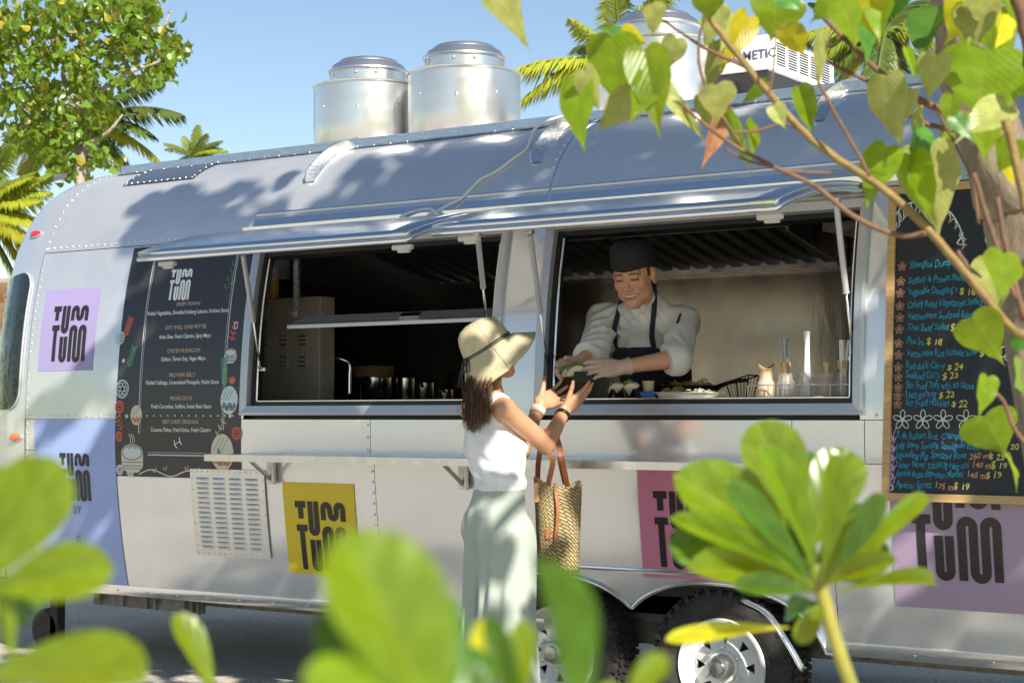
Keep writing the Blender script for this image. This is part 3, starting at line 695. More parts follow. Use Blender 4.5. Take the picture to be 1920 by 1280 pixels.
# exhaust vents: spun aluminium drums with stepped caps
def vent(px, Y, ptop, k=1.0):
    c = at(px, ptop, Y); c = Vector((c.x, c.y, 2.90)); v = empty("exhaust_vent", c, parent=trailer); r = .303 * k
    d = MB(); d.lathe([(r * .93, -.09), (r * .985, -.05), (r, .06), (r, .272), (r + .010, .276), (r + .011, .284), (r + .002, .288), (r - .014, .284), (r - .02, .27), (r - .02, .2)], c, 72); autosmooth(d.build("drum", "spun_alu", v), 50)
    lo = MB(); lo.lathe([(r - .02, .21), (.1, .21)], c, 40); lo.build("drum_floor", "dark_steel", v)
    e = MB(); ri = .213 * k; e.lathe([(ri, .2), (ri, .368), (ri - .01, .37)], c, 72); autosmooth(e.build("collar", "spun_alu", v), 50)
    cp = MB(); cp.lathe([(ri - .01, .362), (ri + .008, .360), (ri + .012, .366), (ri + .011, .374), (ri - .003, .384), (ri - .012, .404), (ri - .028, .414), (ri - .042, .418), (ri - .047, .430), (ri - .058, .437), (.1, .442), (.001, .443)], c, 72); autosmooth(cp.build("cap", "spun_alu", v), 35)
    sm = MB(); a = R_(-118)
    sm.box(c + Vector((math.cos(a) * (ri + .0015), math.sin(a) * (ri + .0015), .322)), (.004, .012, .078), Matrix.Rotation(a, 3, 'Z')); sm.build("seam", "bright_alu", v)
    sc = []
    for aa, hh in ((-105, .15), (-62, .13), (-20, .15), (-160, .15)):
        a = R_(aa); n = Vector((math.cos(a), math.sin(a), 0)); sc.append((c + n * r + Vector((0, 0, hh)), n))
    for aa in (-115, -70, -40):
        a = R_(aa); n = Vector((math.cos(a), math.sin(a), 0)); sc.append((c + n * ri + Vector((0, 0, .34)), n))
    rivets(sc, "screws", .009, parent=v)
vent(691, 1.0, 120); vent(871, 1.0, 90); vent(1232, .95, 40)
# roof air conditioner: white shroud on dark base, louvred end
ax0, ax1 = -4.05, -3.42; c1 = at(1444, 150, .95); ax1 = c1.x; ax0 = ax1 - .62; ay0, ay1 = .95, 1.72; zz0 = 2.84
ac = empty("air_conditioner", ((ax0 + ax1) / 2, (ay0 + ay1) / 2, zz0), parent=trailer)
mb = MB(); mb.box(((ax0 + ax1) / 2 - .01, (ay0 + ay1) / 2, zz0 + .055), (.60, .74, .23)); mb.build("base", "ac_dark", ac)
zt = zz0 + .335; zb_ = zz0 + .16
mb = MB(); mb.box(((ax0 + ax1) / 2, (ay0 + ay1) / 2, (zb_ + zt) / 2), (ax1 - ax0, ay1 - ay0, zt - zb_), bev=.025); shroud = mb.build("shroud", "ac_white", ac); autosmooth(shroud, 30)
mb = MB(); mb.box((ax0 + .30, ay0 - .004, zz0 + .075), (.3, .012, .075)); mb.build("intake_recess", "black_trim", ac)
for i in range(6): MB().box((ax0 + .30, ay0 - .012, zz0 + .044 + i * .0125), (.31, .012, .004)).build("intake_fin", "ac_dark", ac)
for c in range(5):
    for r in range(9):
        MB().box((ax1 + .0005, ay0 + .12 + c * .13, zt - .035 - r * .0125), (.004, .095, .006)).build("vent_slot", "black_trim", ac)
V, F = text_geo("DOMETIC", .062, 'LEFT', offset=.0012)
p = at(1358, 110, ay0 - .003); mb = MB(); mb.add([(p.x + v[0] * 1.0, ay0 - .003, p.z - .022 + v[1]) for v in V], F); mb.build("lettering", "print_navy", ac)
# loose white cable on the roof
def roof_pt(px, py, off=.012):
    best = min((((proj(sp(x, s))[0] - px) ** 2 + (proj(sp(x, s))[1] - py) ** 2), x, s) for x in np.linspace(-6.2, -3.6, 110) for s in np.linspace(S0, ARC_TOP, 70)); return sp(best[1], best[2], off)
cb = MB(); pts = [roof_pt(1075, 226, .02), roof_pt(1050, 238, .05), roof_pt(1010, 256, .05), roof_pt(990, 278), roof_pt(965, 305), roof_pt(930, 325), roof_pt(900, 342), roof_pt(870, 372), roof_pt(850, 388, .03)]
e = pts[-1]; pts += [e + Vector((-.03, -.06, -.04)), e + Vector((-.06, -.09, -.075)), e + Vector((-.03, -.10, -.09)), e + Vector((-.01, -.08, -.06)), e + Vector((-.05, -.085, -.05)), e + Vector((-.075, -.095, -.08)), e + Vector((-.05, -.11, -.095)), e + Vector((-.015, -.09, -.06)), e + Vector((-.05, -.08, -.03)), e + Vector((-.13, -.075, -.03)), e + Vector((-.22, -.08, -.05)), e + Vector((-.25, -.085, -.085))]
tag(cb.tube(catmull(pts, 6), .0075, 8).build("cable", "cable_white", smooth=True), "white cable trailing down the roof into a small coil at the gutter", "cable")

# ================================================================== inside the trailer
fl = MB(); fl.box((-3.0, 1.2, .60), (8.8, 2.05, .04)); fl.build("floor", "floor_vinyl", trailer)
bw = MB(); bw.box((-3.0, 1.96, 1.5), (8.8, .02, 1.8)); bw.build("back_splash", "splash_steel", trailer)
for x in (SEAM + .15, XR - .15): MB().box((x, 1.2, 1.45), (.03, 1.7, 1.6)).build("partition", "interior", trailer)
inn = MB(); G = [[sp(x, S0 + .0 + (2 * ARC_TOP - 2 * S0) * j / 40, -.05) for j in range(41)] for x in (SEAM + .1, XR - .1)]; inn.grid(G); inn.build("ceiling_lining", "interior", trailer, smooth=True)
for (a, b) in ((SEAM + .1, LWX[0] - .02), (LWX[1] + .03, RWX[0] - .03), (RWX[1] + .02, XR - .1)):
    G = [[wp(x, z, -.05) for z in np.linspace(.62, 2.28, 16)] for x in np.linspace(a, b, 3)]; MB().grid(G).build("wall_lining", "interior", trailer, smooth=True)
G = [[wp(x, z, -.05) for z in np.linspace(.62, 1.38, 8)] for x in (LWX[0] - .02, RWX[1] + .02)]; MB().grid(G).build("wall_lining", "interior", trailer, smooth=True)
# partition right of the serving window, lit steel
MB().box((RWX[1] + .42, 1.08, 1.42), (.03, 1.6, 1.5)).build("partition", "splash_steel", trailer)
# counters
for (y0, y1, z) in ((.075, .52, 1.425),):
    MB().box(((LWX[0] + RWX[1]) / 2, (y0 + y1) / 2, z - .02), (RWX[1] - LWX[0] + .1, y1 - y0, .04)).build("worktop", "cabinet_steel", trailer)  # pale steel here is chosen to bounce light up onto the chef
MB().box(((LWX[0] + RWX[1]) / 2, 1.66, 1.425), (RWX[1] - LWX[0] + .4, .56, .05)).build("worktop", "dark_steel", trailer)
MB().box(((LWX[0] + RWX[1]) / 2, 1.68, 1.01), (RWX[1] - LWX[0] + .4, .5, .77)).build("base_cabinet", "dark_steel", trailer)
# extraction hood with baffle filters
hx0, hx1 = LWX[0] - .1, at(1571, 479, 1.83).x
hood = empty("extraction_hood", ((hx0 + hx1) / 2, 1.6, 2.14), parent=trailer)
mb = MB(); mb.box(((hx0 + hx1) / 2, 1.88, 2.155), (hx1 - hx0, .12, .045)); mb.build("grease_trough", "steel", hood)
mb = MB(); mb.box(((hx0 + hx1) / 2, 1.20, 2.50), (hx1 - hx0 + .02, .02, .44)); mb.build("hood_front", "steel", hood)
for x in (hx0, hx1): 
    mb = MB(); mb.add([(x + d, y, z) for d in (-.01, .01) for (y, z) in ((1.22, 2.26), (1.93, 2.13), (1.93, 2.6), (1.22, 2.7))], [(0, 1, 2, 3), (7, 6, 5, 4), (0, 4, 5, 1), (1, 5, 6, 2), (2, 6, 7, 3), (3, 7, 4, 0)]); mb.build("hood_side", "steel", hood)
mb = MB(); mb.poly([(hx0, 1.22, 2.36), (hx1, 1.22, 2.36), (hx1, 1.84, 2.24), (hx0, 1.84, 2.24)]); mb.build("filter_backing", "black_trim", hood)
a_ = Vector((0, 1.225, 2.30)); b_ = Vector((0, 1.83, 2.175)); d = (b_ - a_); Mx = Matrix.Rotation(math.atan2(d.z, d.y), 3, 'X'); bf = MB(); 
bf.add([Vector((x, y, z)) for (x, z) in ((-.034, 0), (-.028, -.022), (.028, -.022), (.034, 0)) for y in (-d.length / 2, d.length / 2)], [(0, 1, 3, 2), (2, 3, 5, 4), (4, 5, 7, 6)])
baf = bf.build("filter_baffle", "filter_steel", hood, loc=(0, 0, 0)) if False else None
me = bf.mesh("filter_baffle"); me.materials.append(MAT["filter_steel"])
nb = int((hx1 - hx0) / .105)
for i in range(nb):
    copy_obj(me, "filter_baffle", Matrix.Translation(Vector((hx0 + .06 + i * (hx1 - hx0 - .1) / (nb - 1), (a_.y + b_.y) / 2, (a_.z + b_.z) / 2))) @ Mx.to_4x4(), hood)
for f in (.33, .66):
    x = hx0 + (hx1 - hx0) * f; mb = MB(); mb.tube([(x, 1.4, 2.22), (x, 1.4, 2.17)], .012, 8); mb.build("spray_nozzle", "bright_alu", hood)
# wall locker at the right of the hood
q = at(1555, 410, 1.3); mb = MB(); mb.box((q.x + .28, 1.5, 2.42), (.5, .7, .36)); mb.build("wall_locker", "steel", trailer)
# sprung inner flap hanging across the left opening
f0, f1 = at(543, 610, .18), at(934, 600, .18)
mb = MB(); xa, xb = f0.x, LWX[1] - FB - .01; zf = f0.z
mb.add([(xa, .16, zf), (xb, .16, zf), (xb, .20, zf + .012), (xa, .20, zf + .012), (xa + .03, .26, zf + .050), (xb, .26, zf + .050), (xb, .16, zf - .018), (xa, .16, zf - .018), (xa + .03, .26, zf + .036), (xb, .26, zf + .036)], [(0, 1, 2, 3), (3, 2, 5, 4), (0, 7, 6, 1), (7, 8, 9, 6), (0, 3, 4, 8, 7), (8, 4, 5, 9)])
flap = mb.build("inner_flap", "window_grey", trailer)
mb = MB(); h0 = at(556, 592, .25); mb.box((h0.x, .25, zf + .31), (.028, .02, .52)); mb.box((h0.x, .24, zf + .06), (.05, .03, .03)); mb.build("hanger", "mill_alu", flap)
mb = MB(); m0 = at(790, 592, .3); mb.box((m0.x, .215, zf + .030), (.12, .04, .010), Matrix.Rotation(R_(32), 3, 'X')); mb.build("catch_plate", "bright_alu", flap)
# stainless dish cabinet behind the left opening
cx1 = at(600, 700, .62).x; cx0 = cx1 - .66; ct = at(560, 557, .62).z
mb = MB(); mb.box(((cx0 + cx1) / 2, .68, (1.38 + ct) / 2), (cx1 - cx0, .12, ct - 1.38), bev=.004); cab = mb.build("dish_cabinet", "cabinet_steel", trailer)
for r, py in enumerate((635, 675)):
    for c, px in enumerate((496, 532, 568)):
        for k in range(3):
            p = at(px, py + k * 8 - 6, .618); MB().box((p.x, .616, p.z), (.055, .008, .007), Matrix.Rotation(R_(25), 3, 'X')).build("louvre", "bright_alu", cab)
# faucet
def tap(): 
    b = at(655, 745, .9); t = MB(); pts = [b, Vector((b.x, .9, b.z + .12)), Vector((b.x, .9, b.z + .18)), Vector((b.x - .03, .87, b.z + .21)), Vector((b.x - .16, .8, b.z + .24))]
    t.tube(catmull(pts, 5), .012, 8); t.build("tap", "bright_alu", trailer, smooth=True)
tap()
# ================================================================== printed posters on the trailer wall (flat print that follows the skin)
def poster(x0, x1, z0, z1, m, name, off=.004):
    G = [[wp(x, z, off) for z in np.linspace(z0, z1, 25)] for x in np.linspace(x0, x1, 4)]
    return MB().grid(G, flip=True).build(name, m, trailer, smooth=True)
def arc(cx, cy, r, a0, a1, n=10): return [(cx + r * math.cos(R_(a0 + (a1 - a0) * k / n)), cy + r * math.sin(R_(a0 + (a1 - a0) * k / n))) for k in range(n + 1)]
def line(x0, y0, x1, y1, n=10): return [(x0 + (x1 - x0) * k / n, y0 + (y1 - y0) * k / n) for k in range(n + 1)]
def logo_strokes():
    """TUM over TUM; unit = stroke width, origin top left, y down"""
    S = []; w = .96; r = .58
    S.append(([line(0, .5, 2.1, .5, 4)], 1.0)); S.append(([line(1.05, .9, 1.05, 2.65, 6)], w))
    U = line(2.95, 0, 2.95, 4.1, 8) + [(3.53 + (x - 3.53), y) for x, y in arc(3.53, 4.1, r, 180, 0)][1:] + line(4.11, 4.1, 4.11, 0, 8)[1:]
    S.append(([U], w))
    m_ = line(5.45, 2.75, 5.45, 1.12, 5) + arc(6.1, 1.12, .65, 180, 360)[1:] + line(6.75, 1.12, 6.75, 1.75, 3)[1:] + arc(7.38, 1.75, .63, 180, 0)[1:] + line(8.0, 1.75, 8.0, 1.12, 3)[1:] + arc(8.62, 1.12, .62, 180, 360)[1:] + line(9.24, 1.12, 9.24, 2.85, 5)[1:]
    S.append(([m_], w))
    S.append(([line(.05, 4.05, 2.15, 4.05, 4)], 1.0)); S.append(([line(1.05, 4.4, 1.05, 10.3, 16)], w))
    u_ = line(2.95, 5.75, 2.95, 9.45, 8) + arc(3.53, 9.45, r, 180, 0)[1:] + line(4.11, 9.45, 4.11, 5.75, 8)[1:]
    S.append(([u_], w))
    M_ = line(5.45, 10.4, 5.45, 4.75, 12) + arc(6.08, 4.75, .63, 180, 360)[1:] + line(6.71, 4.75, 6.71, 9.5, 12)[1:] + arc(7.34, 9.5, .63, 180, 0)[1:] + line(7.97, 9.5, 7.97, 4.75, 12)[1:] + arc(8.60, 4.75, .63, 180, 360)[1:] + line(9.23, 4.75, 9.23, 10.4, 12)[1:]
    S.append(([M_], w)); return S
LOGO = logo_strokes()
def logo(parent, x0, z1, width, mname, off=.0065, mapf=None, name="logo", hscale=1.0):
    u = width / 9.75; mb = MB(); mapf = mapf or (lambda X, Z: wp(X, Z, off))
    for i, (paths, w) in enumerate(LOGO):
        for p in paths:
            V, F = ribbon(p, w); mb.add([mapf(x0 + v.x * u, z1 - v.y * u * hscale) + Vector((0, -.00003 * i, 0)) for v in V], F)
    return mb.build(name, mname, parent)
def wtext(parent, body, xc, z, size, m, off=.0062, align='CENTER', name="lettering", sx=1.0, bold=.0):
    V, F = text_geo(body, size, align, offset=bold); mb = MB(); mb.add([wp(xc + v[0] * sx, z + v[1], off) for v in V], F); return mb.build(name, m, parent)
def wstroke(mb, pts, w, off=.0062, mi=0):
    V, F = ribbon(pts, w); mb.add([wp(v.x, v.y, off) for v in V], F, mi)
def rect(a, b): (x0, z1), (x1, z0) = W(*a), W(*b); return x0, x1, z0, z1
# lilac
x0, x1, z0, z1 = rect((84, 545), (172, 694)); x0 = W(75, 650)[0]; x1 = W(180, 620)[0]; o = poster(x0, x1, z0, z1, "poster_lilac", "logo_poster")
logo(o, x0 + (x1 - x0) * .21, z1 - (z1 - z0) * .21, (x1 - x0) * .64, "ink", hscale=1.02)
# blue
x0, z1 = W(66, 785); x1 = W(217, 800)[0]; z0 = W(160, 1098)[1]; x0 = W(66, 790)[0]; o = poster(x0, x1, z0, z1, "poster_blue", "brand_poster")
lx = W(113, 850)[0]; logo(o, lx, W(140, 849)[1], W(168, 850)[0] - lx, "ink", hscale=1.03)
wtext(o, "BY", W(146, 955)[0], W(146, 962)[1], .062, "print_navy")
xc = W(152, 1030)[0]; mb = MB()
for (r, dz) in ((.018, .02), (.012, .05)): wstroke(mb, [(xc + r * math.cos(a), W(152, 1025)[1] + dz + r * math.sin(a)) for a in np.linspace(0, 5.4, 14)], .006)
mb.build("crest", "print_navy", o); wtext(o, "THE RITZ-CARLTON", xc, W(152, 1042)[1], .030, "print_navy", sx=.8); wtext(o, "MALDIVES", xc, W(152, 1052)[1], .016, "print_navy")
# yellow
x0, z1 = W(530, 903); x1, _ = W(664, 908); z0 = W(546, 1072)[1]; o = poster(x0, x1, z0, z1, "poster_yellow", "logo_poster"); logo(o, x0 + (x1 - x0) * .165, z1 - (z1 - z0) * .2, (x1 - x0) * .70, "ink")
# pink
x0, z1 = W(1195, 878); x1 = W(1372, 884)[0]; z0 = W(1205, 1080)[1]; o = poster(x0, x1, z0, z1, "poster_pink", "logo_poster"); logo(o, x0 + (x1 - x0) * .165, z1 - (z1 - z0) * .2, (x1 - x0) * .68, "ink")
# big mauve
x0 = W(1672, 1000)[0]; x1 = x0 + .98; z1 = 1.335; z0 = W(1680, 1135)[1]; o = poster(x0, x1, z0, z1, "poster_mauve", "logo_poster")
a = W(1708, 960)[0]; u = (W(1700, 965)[1] - W(1700, 1082)[1]) / 6.7; logo(o, a, W(1730, 963)[1] + 3.55 * u, u * 9.75, "ink")
# ---- black menu
mx0 = W(219, 760)[0]; mx1 = W(452, 780)[0]; mz1 = 2.27; mz0 = W(300, 894)[1]
menu = poster(mx0, mx1, mz0, mz1, "menu_black", "menu_poster", off=.0045); mw = mx1 - mx0
mat("print_rule", (.62, .63, .62), .4)
rail_l = mx0 + mw * .195; rail_r = mx1 - mw * .125; mb = MB(); zt_ = W(350, 484)[1]
for x, sgn in ((rail_l, 1), (rail_r, -1)):
    lo = W(240, 812)[1] if sgn > 0 else W(430, 805)[1]
    wstroke(mb, line(x, zt_, x, lo, 24), .005)
    for z in np.arange(lo, zt_, .0085): wstroke(mb, [(x + sgn * .012, z), (x + sgn * .012, z + .0042)], .005)
for x in np.arange(rail_l, rail_r, .0085): wstroke(mb, [(x, zt_), (x + .0042, zt_)], .005)
zl = W(330, 853)[1]; wstroke(mb, line(mx0 + mw * .27, zl, mx0 + mw * .73, zl, 6), .006)
for x in np.arange(mx0 + mw * .27, mx0 + mw * .73, .0085): wstroke(mb, [(x, zl + .013), (x + .0042, zl + .013)], .005)
mb.build("border_rules", "print_rule", menu)
lg = W(345, 507); logo(menu, lg[0] - .082, W(345, 505)[1], .155, "print_white", hscale=1.0)
rows = [("CRISPY PRAWN", 572, "Pickled Vegetables, Shredded Iceberg Lettuce, Srichara Sauce", 587), ("SOFT SHELL CRAB FRITTER", 615, "Asian Slaw, Fresh Cilantro, Spicy Mayo", 632), ("OYSTER MUSHROOM", 659, "Daikon, Tamari Soy, Vegan Mayo", 674),
        ("BBQ PORK BELLY", 704, "Pickled Cabbage, Caramelized Pineapple, Hoisin Sauce", 718), ("PEKING DUCK", 748, "Fresh Cucumber, Scallion, Sweet Bean Sauce", 763), ("BEEF CHEEK RENDANG", 792, "Coconut Flakes, Fried Onion, Fresh Cilantro", 807)]
xc = (rail_l + rail_r) / 2
for a, ya, b, yb in rows:
    wtext(menu, a, xc, W(340, ya + 2)[1], .029, "print_tan", sx=.86); wtext(menu, b, xc, W(340, yb + 2)[1], .030, "print_white", sx=.80, bold=.0003)
# hand-drawn food motifs
def motif(draw, m): mb = MB(); draw(mb); mb.build("printed_motif", m, menu)
def disc(mb, x, z, r, rz=None, off=.0058): 
    rz = rz or r; mb.add([wp(x + r * math.cos(a), z + rz * math.sin(a), off) for a in np.linspace(0, 2 * math.pi, 20, endpoint=False)], [tuple(range(20))])
def loopst(mb, x, z, r, rz, w=.005, a0=0, a1=2 * math.pi, off=.0064): wstroke(mb, [(x + r * math.cos(a), z + rz * math.sin(a)) for a in np.linspace(a0, a1, 22)], w, off)
def at_m(px, py): return W(px, py)
bx, bz = at_m(249, 848)
def steamer(bx, bz, k, fill, dumps="print_pale"):
    motif(lambda mb: (disc(mb, bx, bz, .082 * k, .045 * k), mb.add([wp(bx + sx * .082 * k, bz + dz, .0058) for sx, dz in ((-1, -.005), (-.98, -.075 * k), (-.5, -.105 * k), (.5, -.105 * k), (.98, -.075 * k), (1, -.005))], [tuple(range(6))])), fill)
    motif(lambda mb: [disc(mb, bx + d * k, bz + .006, .026 * k, .03 * k, .0062) for d in (-.04, .0, .04)], dumps)
    motif(lambda mb: (loopst(mb, bx, bz, .075 * k, .038 * k, .004), [wstroke(mb, line(bx - .08 * k, bz - h * k, bx + .08 * k, bz - h * k, 4), .003, .0066) for h in (.05, .07, .085)], [loopst(mb, bx + d * k, bz + .006, .022 * k, .026 * k, .003, .6, 2.6) for d in (-.04, 0, .04)]), "ink")
steamer(bx, bz, 1.0, "print_cream"); steamer(*at_m(434, 661), .52, "print_pale", "print_cream")
motif(lambda mb: [wstroke(mb, [(bx + d + .006 * math.sin(t * 5), bz + .05 + t * .05) for t in np.linspace(0, 1, 8)], .0035) for d in (-.015, 0, .015)], "print_white")
def bun(px, py, k, fill, inner="print_red"):
    x, z = at_m(px, py)
    motif(lambda mb: (disc(mb, x, z, .07 * k, .085 * k)), fill)
    motif(lambda mb: [wstroke(mb, [(x - .05 * k + t * .10 * k, z - .03 * k + .01 * math.sin(t * 14) + d) for t in np.linspace(0, 1, 12)], .012 * k, .0062) for d in (0, -.018 * k)], inner)
    motif(lambda mb: ([wstroke(mb, [(x - .06 * k + d * k + t * .05 * k, z + .0 + t * .07 * k) for t in np.linspace(0, 1, 6)], .003, .0064) for d in (0, .025, .05)], wstroke(mb, [(x - .065 * k + t * .13 * k, z - .045 * k + .012 * math.sin(t * 9)) for t in np.linspace(0, 1, 10)], .006, .0066)), "print_green")
bun(418, 848, 1.12, "print_cream"); bun(257, 778, .62, "print_cream"); bun(431, 750, .85, "print_pale", "print_navy")
def lotus(px, py, r, m):
    x, z = at_m(px, py); motif(lambda mb: (loopst(mb, x, z, r, r, .007), [loopst(mb, x + r * .55 * math.cos(a), z + r * .55 * math.sin(a), r * .24, r * .24, .005) for a in np.arange(0, 6, 1.05)]), m)
lotus(231, 729, .046, "print_pale"); lotus(226, 763, .032, "print_red"); lotus(225, 818, .024, "print_red"); lotus(226, 634, .034, "print_pale"); lotus(445, 812, .03, "print_red")
def leafy(px, py, L, ang, m, n=7):
    x, z = at_m(px, py); dx, dz = math.cos(R_(ang)), math.sin(R_(ang))
    motif(lambda mb: (wstroke(mb, [(x + dx * L * t, z + dz * L * t) for t in np.linspace(0, 1, 8)], .004), [wstroke(mb, [(x + dx * L * t, z + dz * L * t), (x + dx * L * (t + .12) - dz * s * .022, z + dz * L * (t + .12) + dx * s * .022)], .006) for t in np.linspace(.1, .9, n) for s in (-1, 1)]), m)
leafy(243, 690, .12, 75, "print_green"); leafy(423, 728, .16, 95, "print_green", 12); leafy(236, 632, .11, 72, "print_red", 9); leafy(436, 640, .10, 80, "print_red", 4); leafy(230, 806, .08, 118, "print_red", 4); leafy(408, 818, .09, 60, "print_tan", 3); leafy(328, 834, .05, 25, "print_white", 2)
for (px, py) in ((233, 676), (239, 780), (433, 779)): motif(lambda mb: disc(mb, *at_m(px, py), .011), "print_cream")
motif(lambda mb: disc(mb, *at_m(437, 713), .022, .018), "print_red"); motif(lambda mb: (loopst(mb, *at_m(444, 610), .012, .018, .004)), "print_white")
def swirl(px, py, k, m):
    x, z = at_m(px, py); motif(lambda mb: wstroke(mb, [(x + k * (t * .05) * math.cos(t * 1.0 + 1), z + k * (t * .05) * math.sin(t * 1.0 + 1)) for t in np.linspace(.3, 6, 26)], .004), m)
for i, (px, py) in enumerate(((440, 492), (436, 505), (430, 520), (426, 535), (438, 528))): swirl(px, py, .085, "print_green")
x, z = at_m(262, 885); x2, _ = at_m(405, 885)
motif(lambda mb: wstroke(mb, [(x + (x2 - x) * t, z + .016 * math.sin(t * 4 * math.pi - .6)) for t in np.linspace(0, 1, 40)], .0045), "print_white")
for px, py in ((290, 880), (310, 876), (350, 876), (372, 880)): swirl(px, py, .06, "print_tan" if px in (310, 350) else "print_pale")
for px, py in ((226, 880), (236, 872), (246, 884)): lotus(px, py, .024, "print_rule")

# ================================================================== blackboard menu hung on the wall
mat("board_black", (.012, .014, .020), .42, c2=(.022, .023, .028), nscale=3, rvar=.1); mat("board_wood", (.58, .38, .17), .45, c2=(.46, .28, .11), nscale=6, stretch=(1, 1, 14), coat=.2)
for n_, c in (("chalk_cyan", (.02, .30, .50)), ("chalk_yellow", (.62, .58, .12)), ("chalk_orange", (.58, .29, .17)), ("chalk_white", (.70, .70, .68)), ("chalk_violet", (.52, .35, .62)), ("chalk_grey", (.22, .24, .25))): mat(n_, c, .8)
b_bl = at(1655, 938, -.055); b_tl = at(1674, 352, .055); BW = .86; bdir = (b_tl - b_bl); bdir.x = 0; BH = bdir.length; bdir.normalize(); bn = Vector((0, -bdir.z, bdir.y)); B0 = Vector((b_bl.x, b_bl.y, b_bl.z))
board = empty("blackboard", B0 + Vector((BW / 2, 0, 0)), "tall wood framed blackboard hand lettered with a coloured chalk menu", "blackboard")
def bp_(u, v, off=0): return B0 + Vector((u, 0, 0)) + bdir * v + bn * off
def bbox(u0, u1, v0, v1, o0, o1, m, name):
    MB().add([bp_(u, v, o) for o in (o0, o1) for (u, v) in ((u0, v0), (u1, v0), (u1, v1), (u0, v1))], [(3, 2, 1, 0), (4, 5, 6, 7), (0, 1, 5, 4), (1, 2, 6, 5), (2, 3, 7, 6), (3, 0, 4, 7)]).build(name, m, board)
bbox(.01, BW - .01, .01, BH - .01, -.008, .004, "board_black", "panel")
t_ = .030
bbox(0, t_, 0, BH, -.01, .016, "board_wood", "frame_rail"); bbox(BW - t_, BW, 0, BH, -.01, .016, "board_wood", "frame_rail"); bbox(t_, BW - t_, 0, t_, -.01, .0155, "board_wood", "frame_rail"); bbox(t_, BW - t_, BH - t_, BH, -.01, .0155, "board_wood", "frame_rail")
def on_board(px, py):
    d = ray(px, py); t = (B0 - CAM).dot(bn) / d.dot(bn); p = CAM + d * t - B0; return p.x, p.dot(bdir)
def btext(px, py, body, size, m, jit=.35, sx=1.0):
    """chalk lettering, each letter nudged like handwriting"""
    u0, v0 = on_board(px, py); mb = MB(); x = 0.0; V, F = text_geo(body, size, 'LEFT', shear=.15, offset=.0003, res=2)
    rr = random.Random(hash(body) % 1000 if False else len(body) * 7 + int(px)); ph = rr.uniform(0, 6)
    def wob(a, b): return (a * sx + .0012 * math.sin(b * 300 + ph), b * (1 + .16 * math.sin(a * 95 + ph)) + .0035 * math.sin(a * 38 + ph) + .0016 * math.sin(a * 160))
    mb.add([bp_(u0 + wob(*v)[0], v0 + wob(*v)[1], .0052) for v in V], F); mb.build("lettering", m, board)
    return u0 + (max(v[0] for v in V) if V else 0) * sx
def bstroke(mb, P, w): V, F = ribbon(P, w); mb.add([bp_(v.x, v.y, .0050) for v in V], F)
def flower(px, py, r, m, petals=5, w=.003):
    u, v = on_board(px, py); mb = MB()
    for k in range(petals):
        a = 2 * math.pi * k / petals + .3; c = (u + r * .6 * math.cos(a), v + r * .6 * math.sin(a))
        P = []
        for t in np.linspace(0, 2 * math.pi, 12):
            e, f = r * .45 * math.cos(t), r * .26 * math.sin(t); P.append((c[0] + e * math.cos(a) - f * math.sin(a), c[1] + e * math.sin(a) + f * math.cos(a)))
        bstroke(mb, P, w)
    bstroke(mb, [(u + r * .12 * math.cos(t), v + r * .12 * math.sin(t)) for t in np.linspace(0, 6.3, 8)], w * 1.5); mb.build("chalk_flower", m, board)
food = [(503, "Shanghai Dumpling", "$ 19", 1706, 1806), (531, "Scallop & Prawn Shumai", "$ 19", 1704, 1822), (553, "Vegetable Dumpling v", "$ 18", 1703, 1799), (577, "Crispy Fried Vegetarian Spring Roll", "$ 18", 1702, 1868), (599, "Vietnamese Seafood Salad", "$ 20", 1702, 1830), (621, "Thai Beef Salad", "$ 22", 1701, 1782),
        (647, "Pho bo", "$ 18", 1700, 1737), (669, "Vietnamese Rice Noodle bowl", "$ 18", 1700, 1836), (692, "Red duck Curry", "$ 24", 1699, 1776), (710, "Seafood Curry", "$ 23", 1699, 1767), (729, "Stir Fried Tofu with xo Sauce", "", 1699, 1830), (745, "Nasi goreng", "$ 22", 1698, 1760), (761, "Stir Fried Hokkien", "$ 22", 1698, 1784)]
for py, a, pr, px, ppx in food:
    wd = on_board(ppx, py)[0] - on_board(px, py)[0] - .008; V, _ = text_geo(a, .039, 'LEFT'); w0 = max(v[0] for v in V)
    btext(px, py, a, .039, "chalk_cyan", sx=min(1.05, wd / w0))
    if pr: btext(ppx, py + 1, pr, .035, "chalk_yellow")
    flower(px - 14, py - 3, .017, "chalk_orange", w=.0022)
for px in (1693, 1731, 1769, 1812, 1912): flower(px, 787, .037, "chalk_white")
drinks = [(822, "R de Ruinart Brut  Champagne", "", "", 1681), (840, "Joly Savvy Society, Sauvignon Blanc", "260 mL", "$ 20", 1681), (858, "Squealing Pig, Spritzed Rose", "260 mL", "$ 25", 1680), (876, "Never Never Distilling Negroni", "140 mL", "$ 19", 1680), (893, "Archie Rose Espresso Martini", "140 mL", "$ 19", 1680), (914, "Aperol Spritz", "175 mL", "$ 19", 1680)]
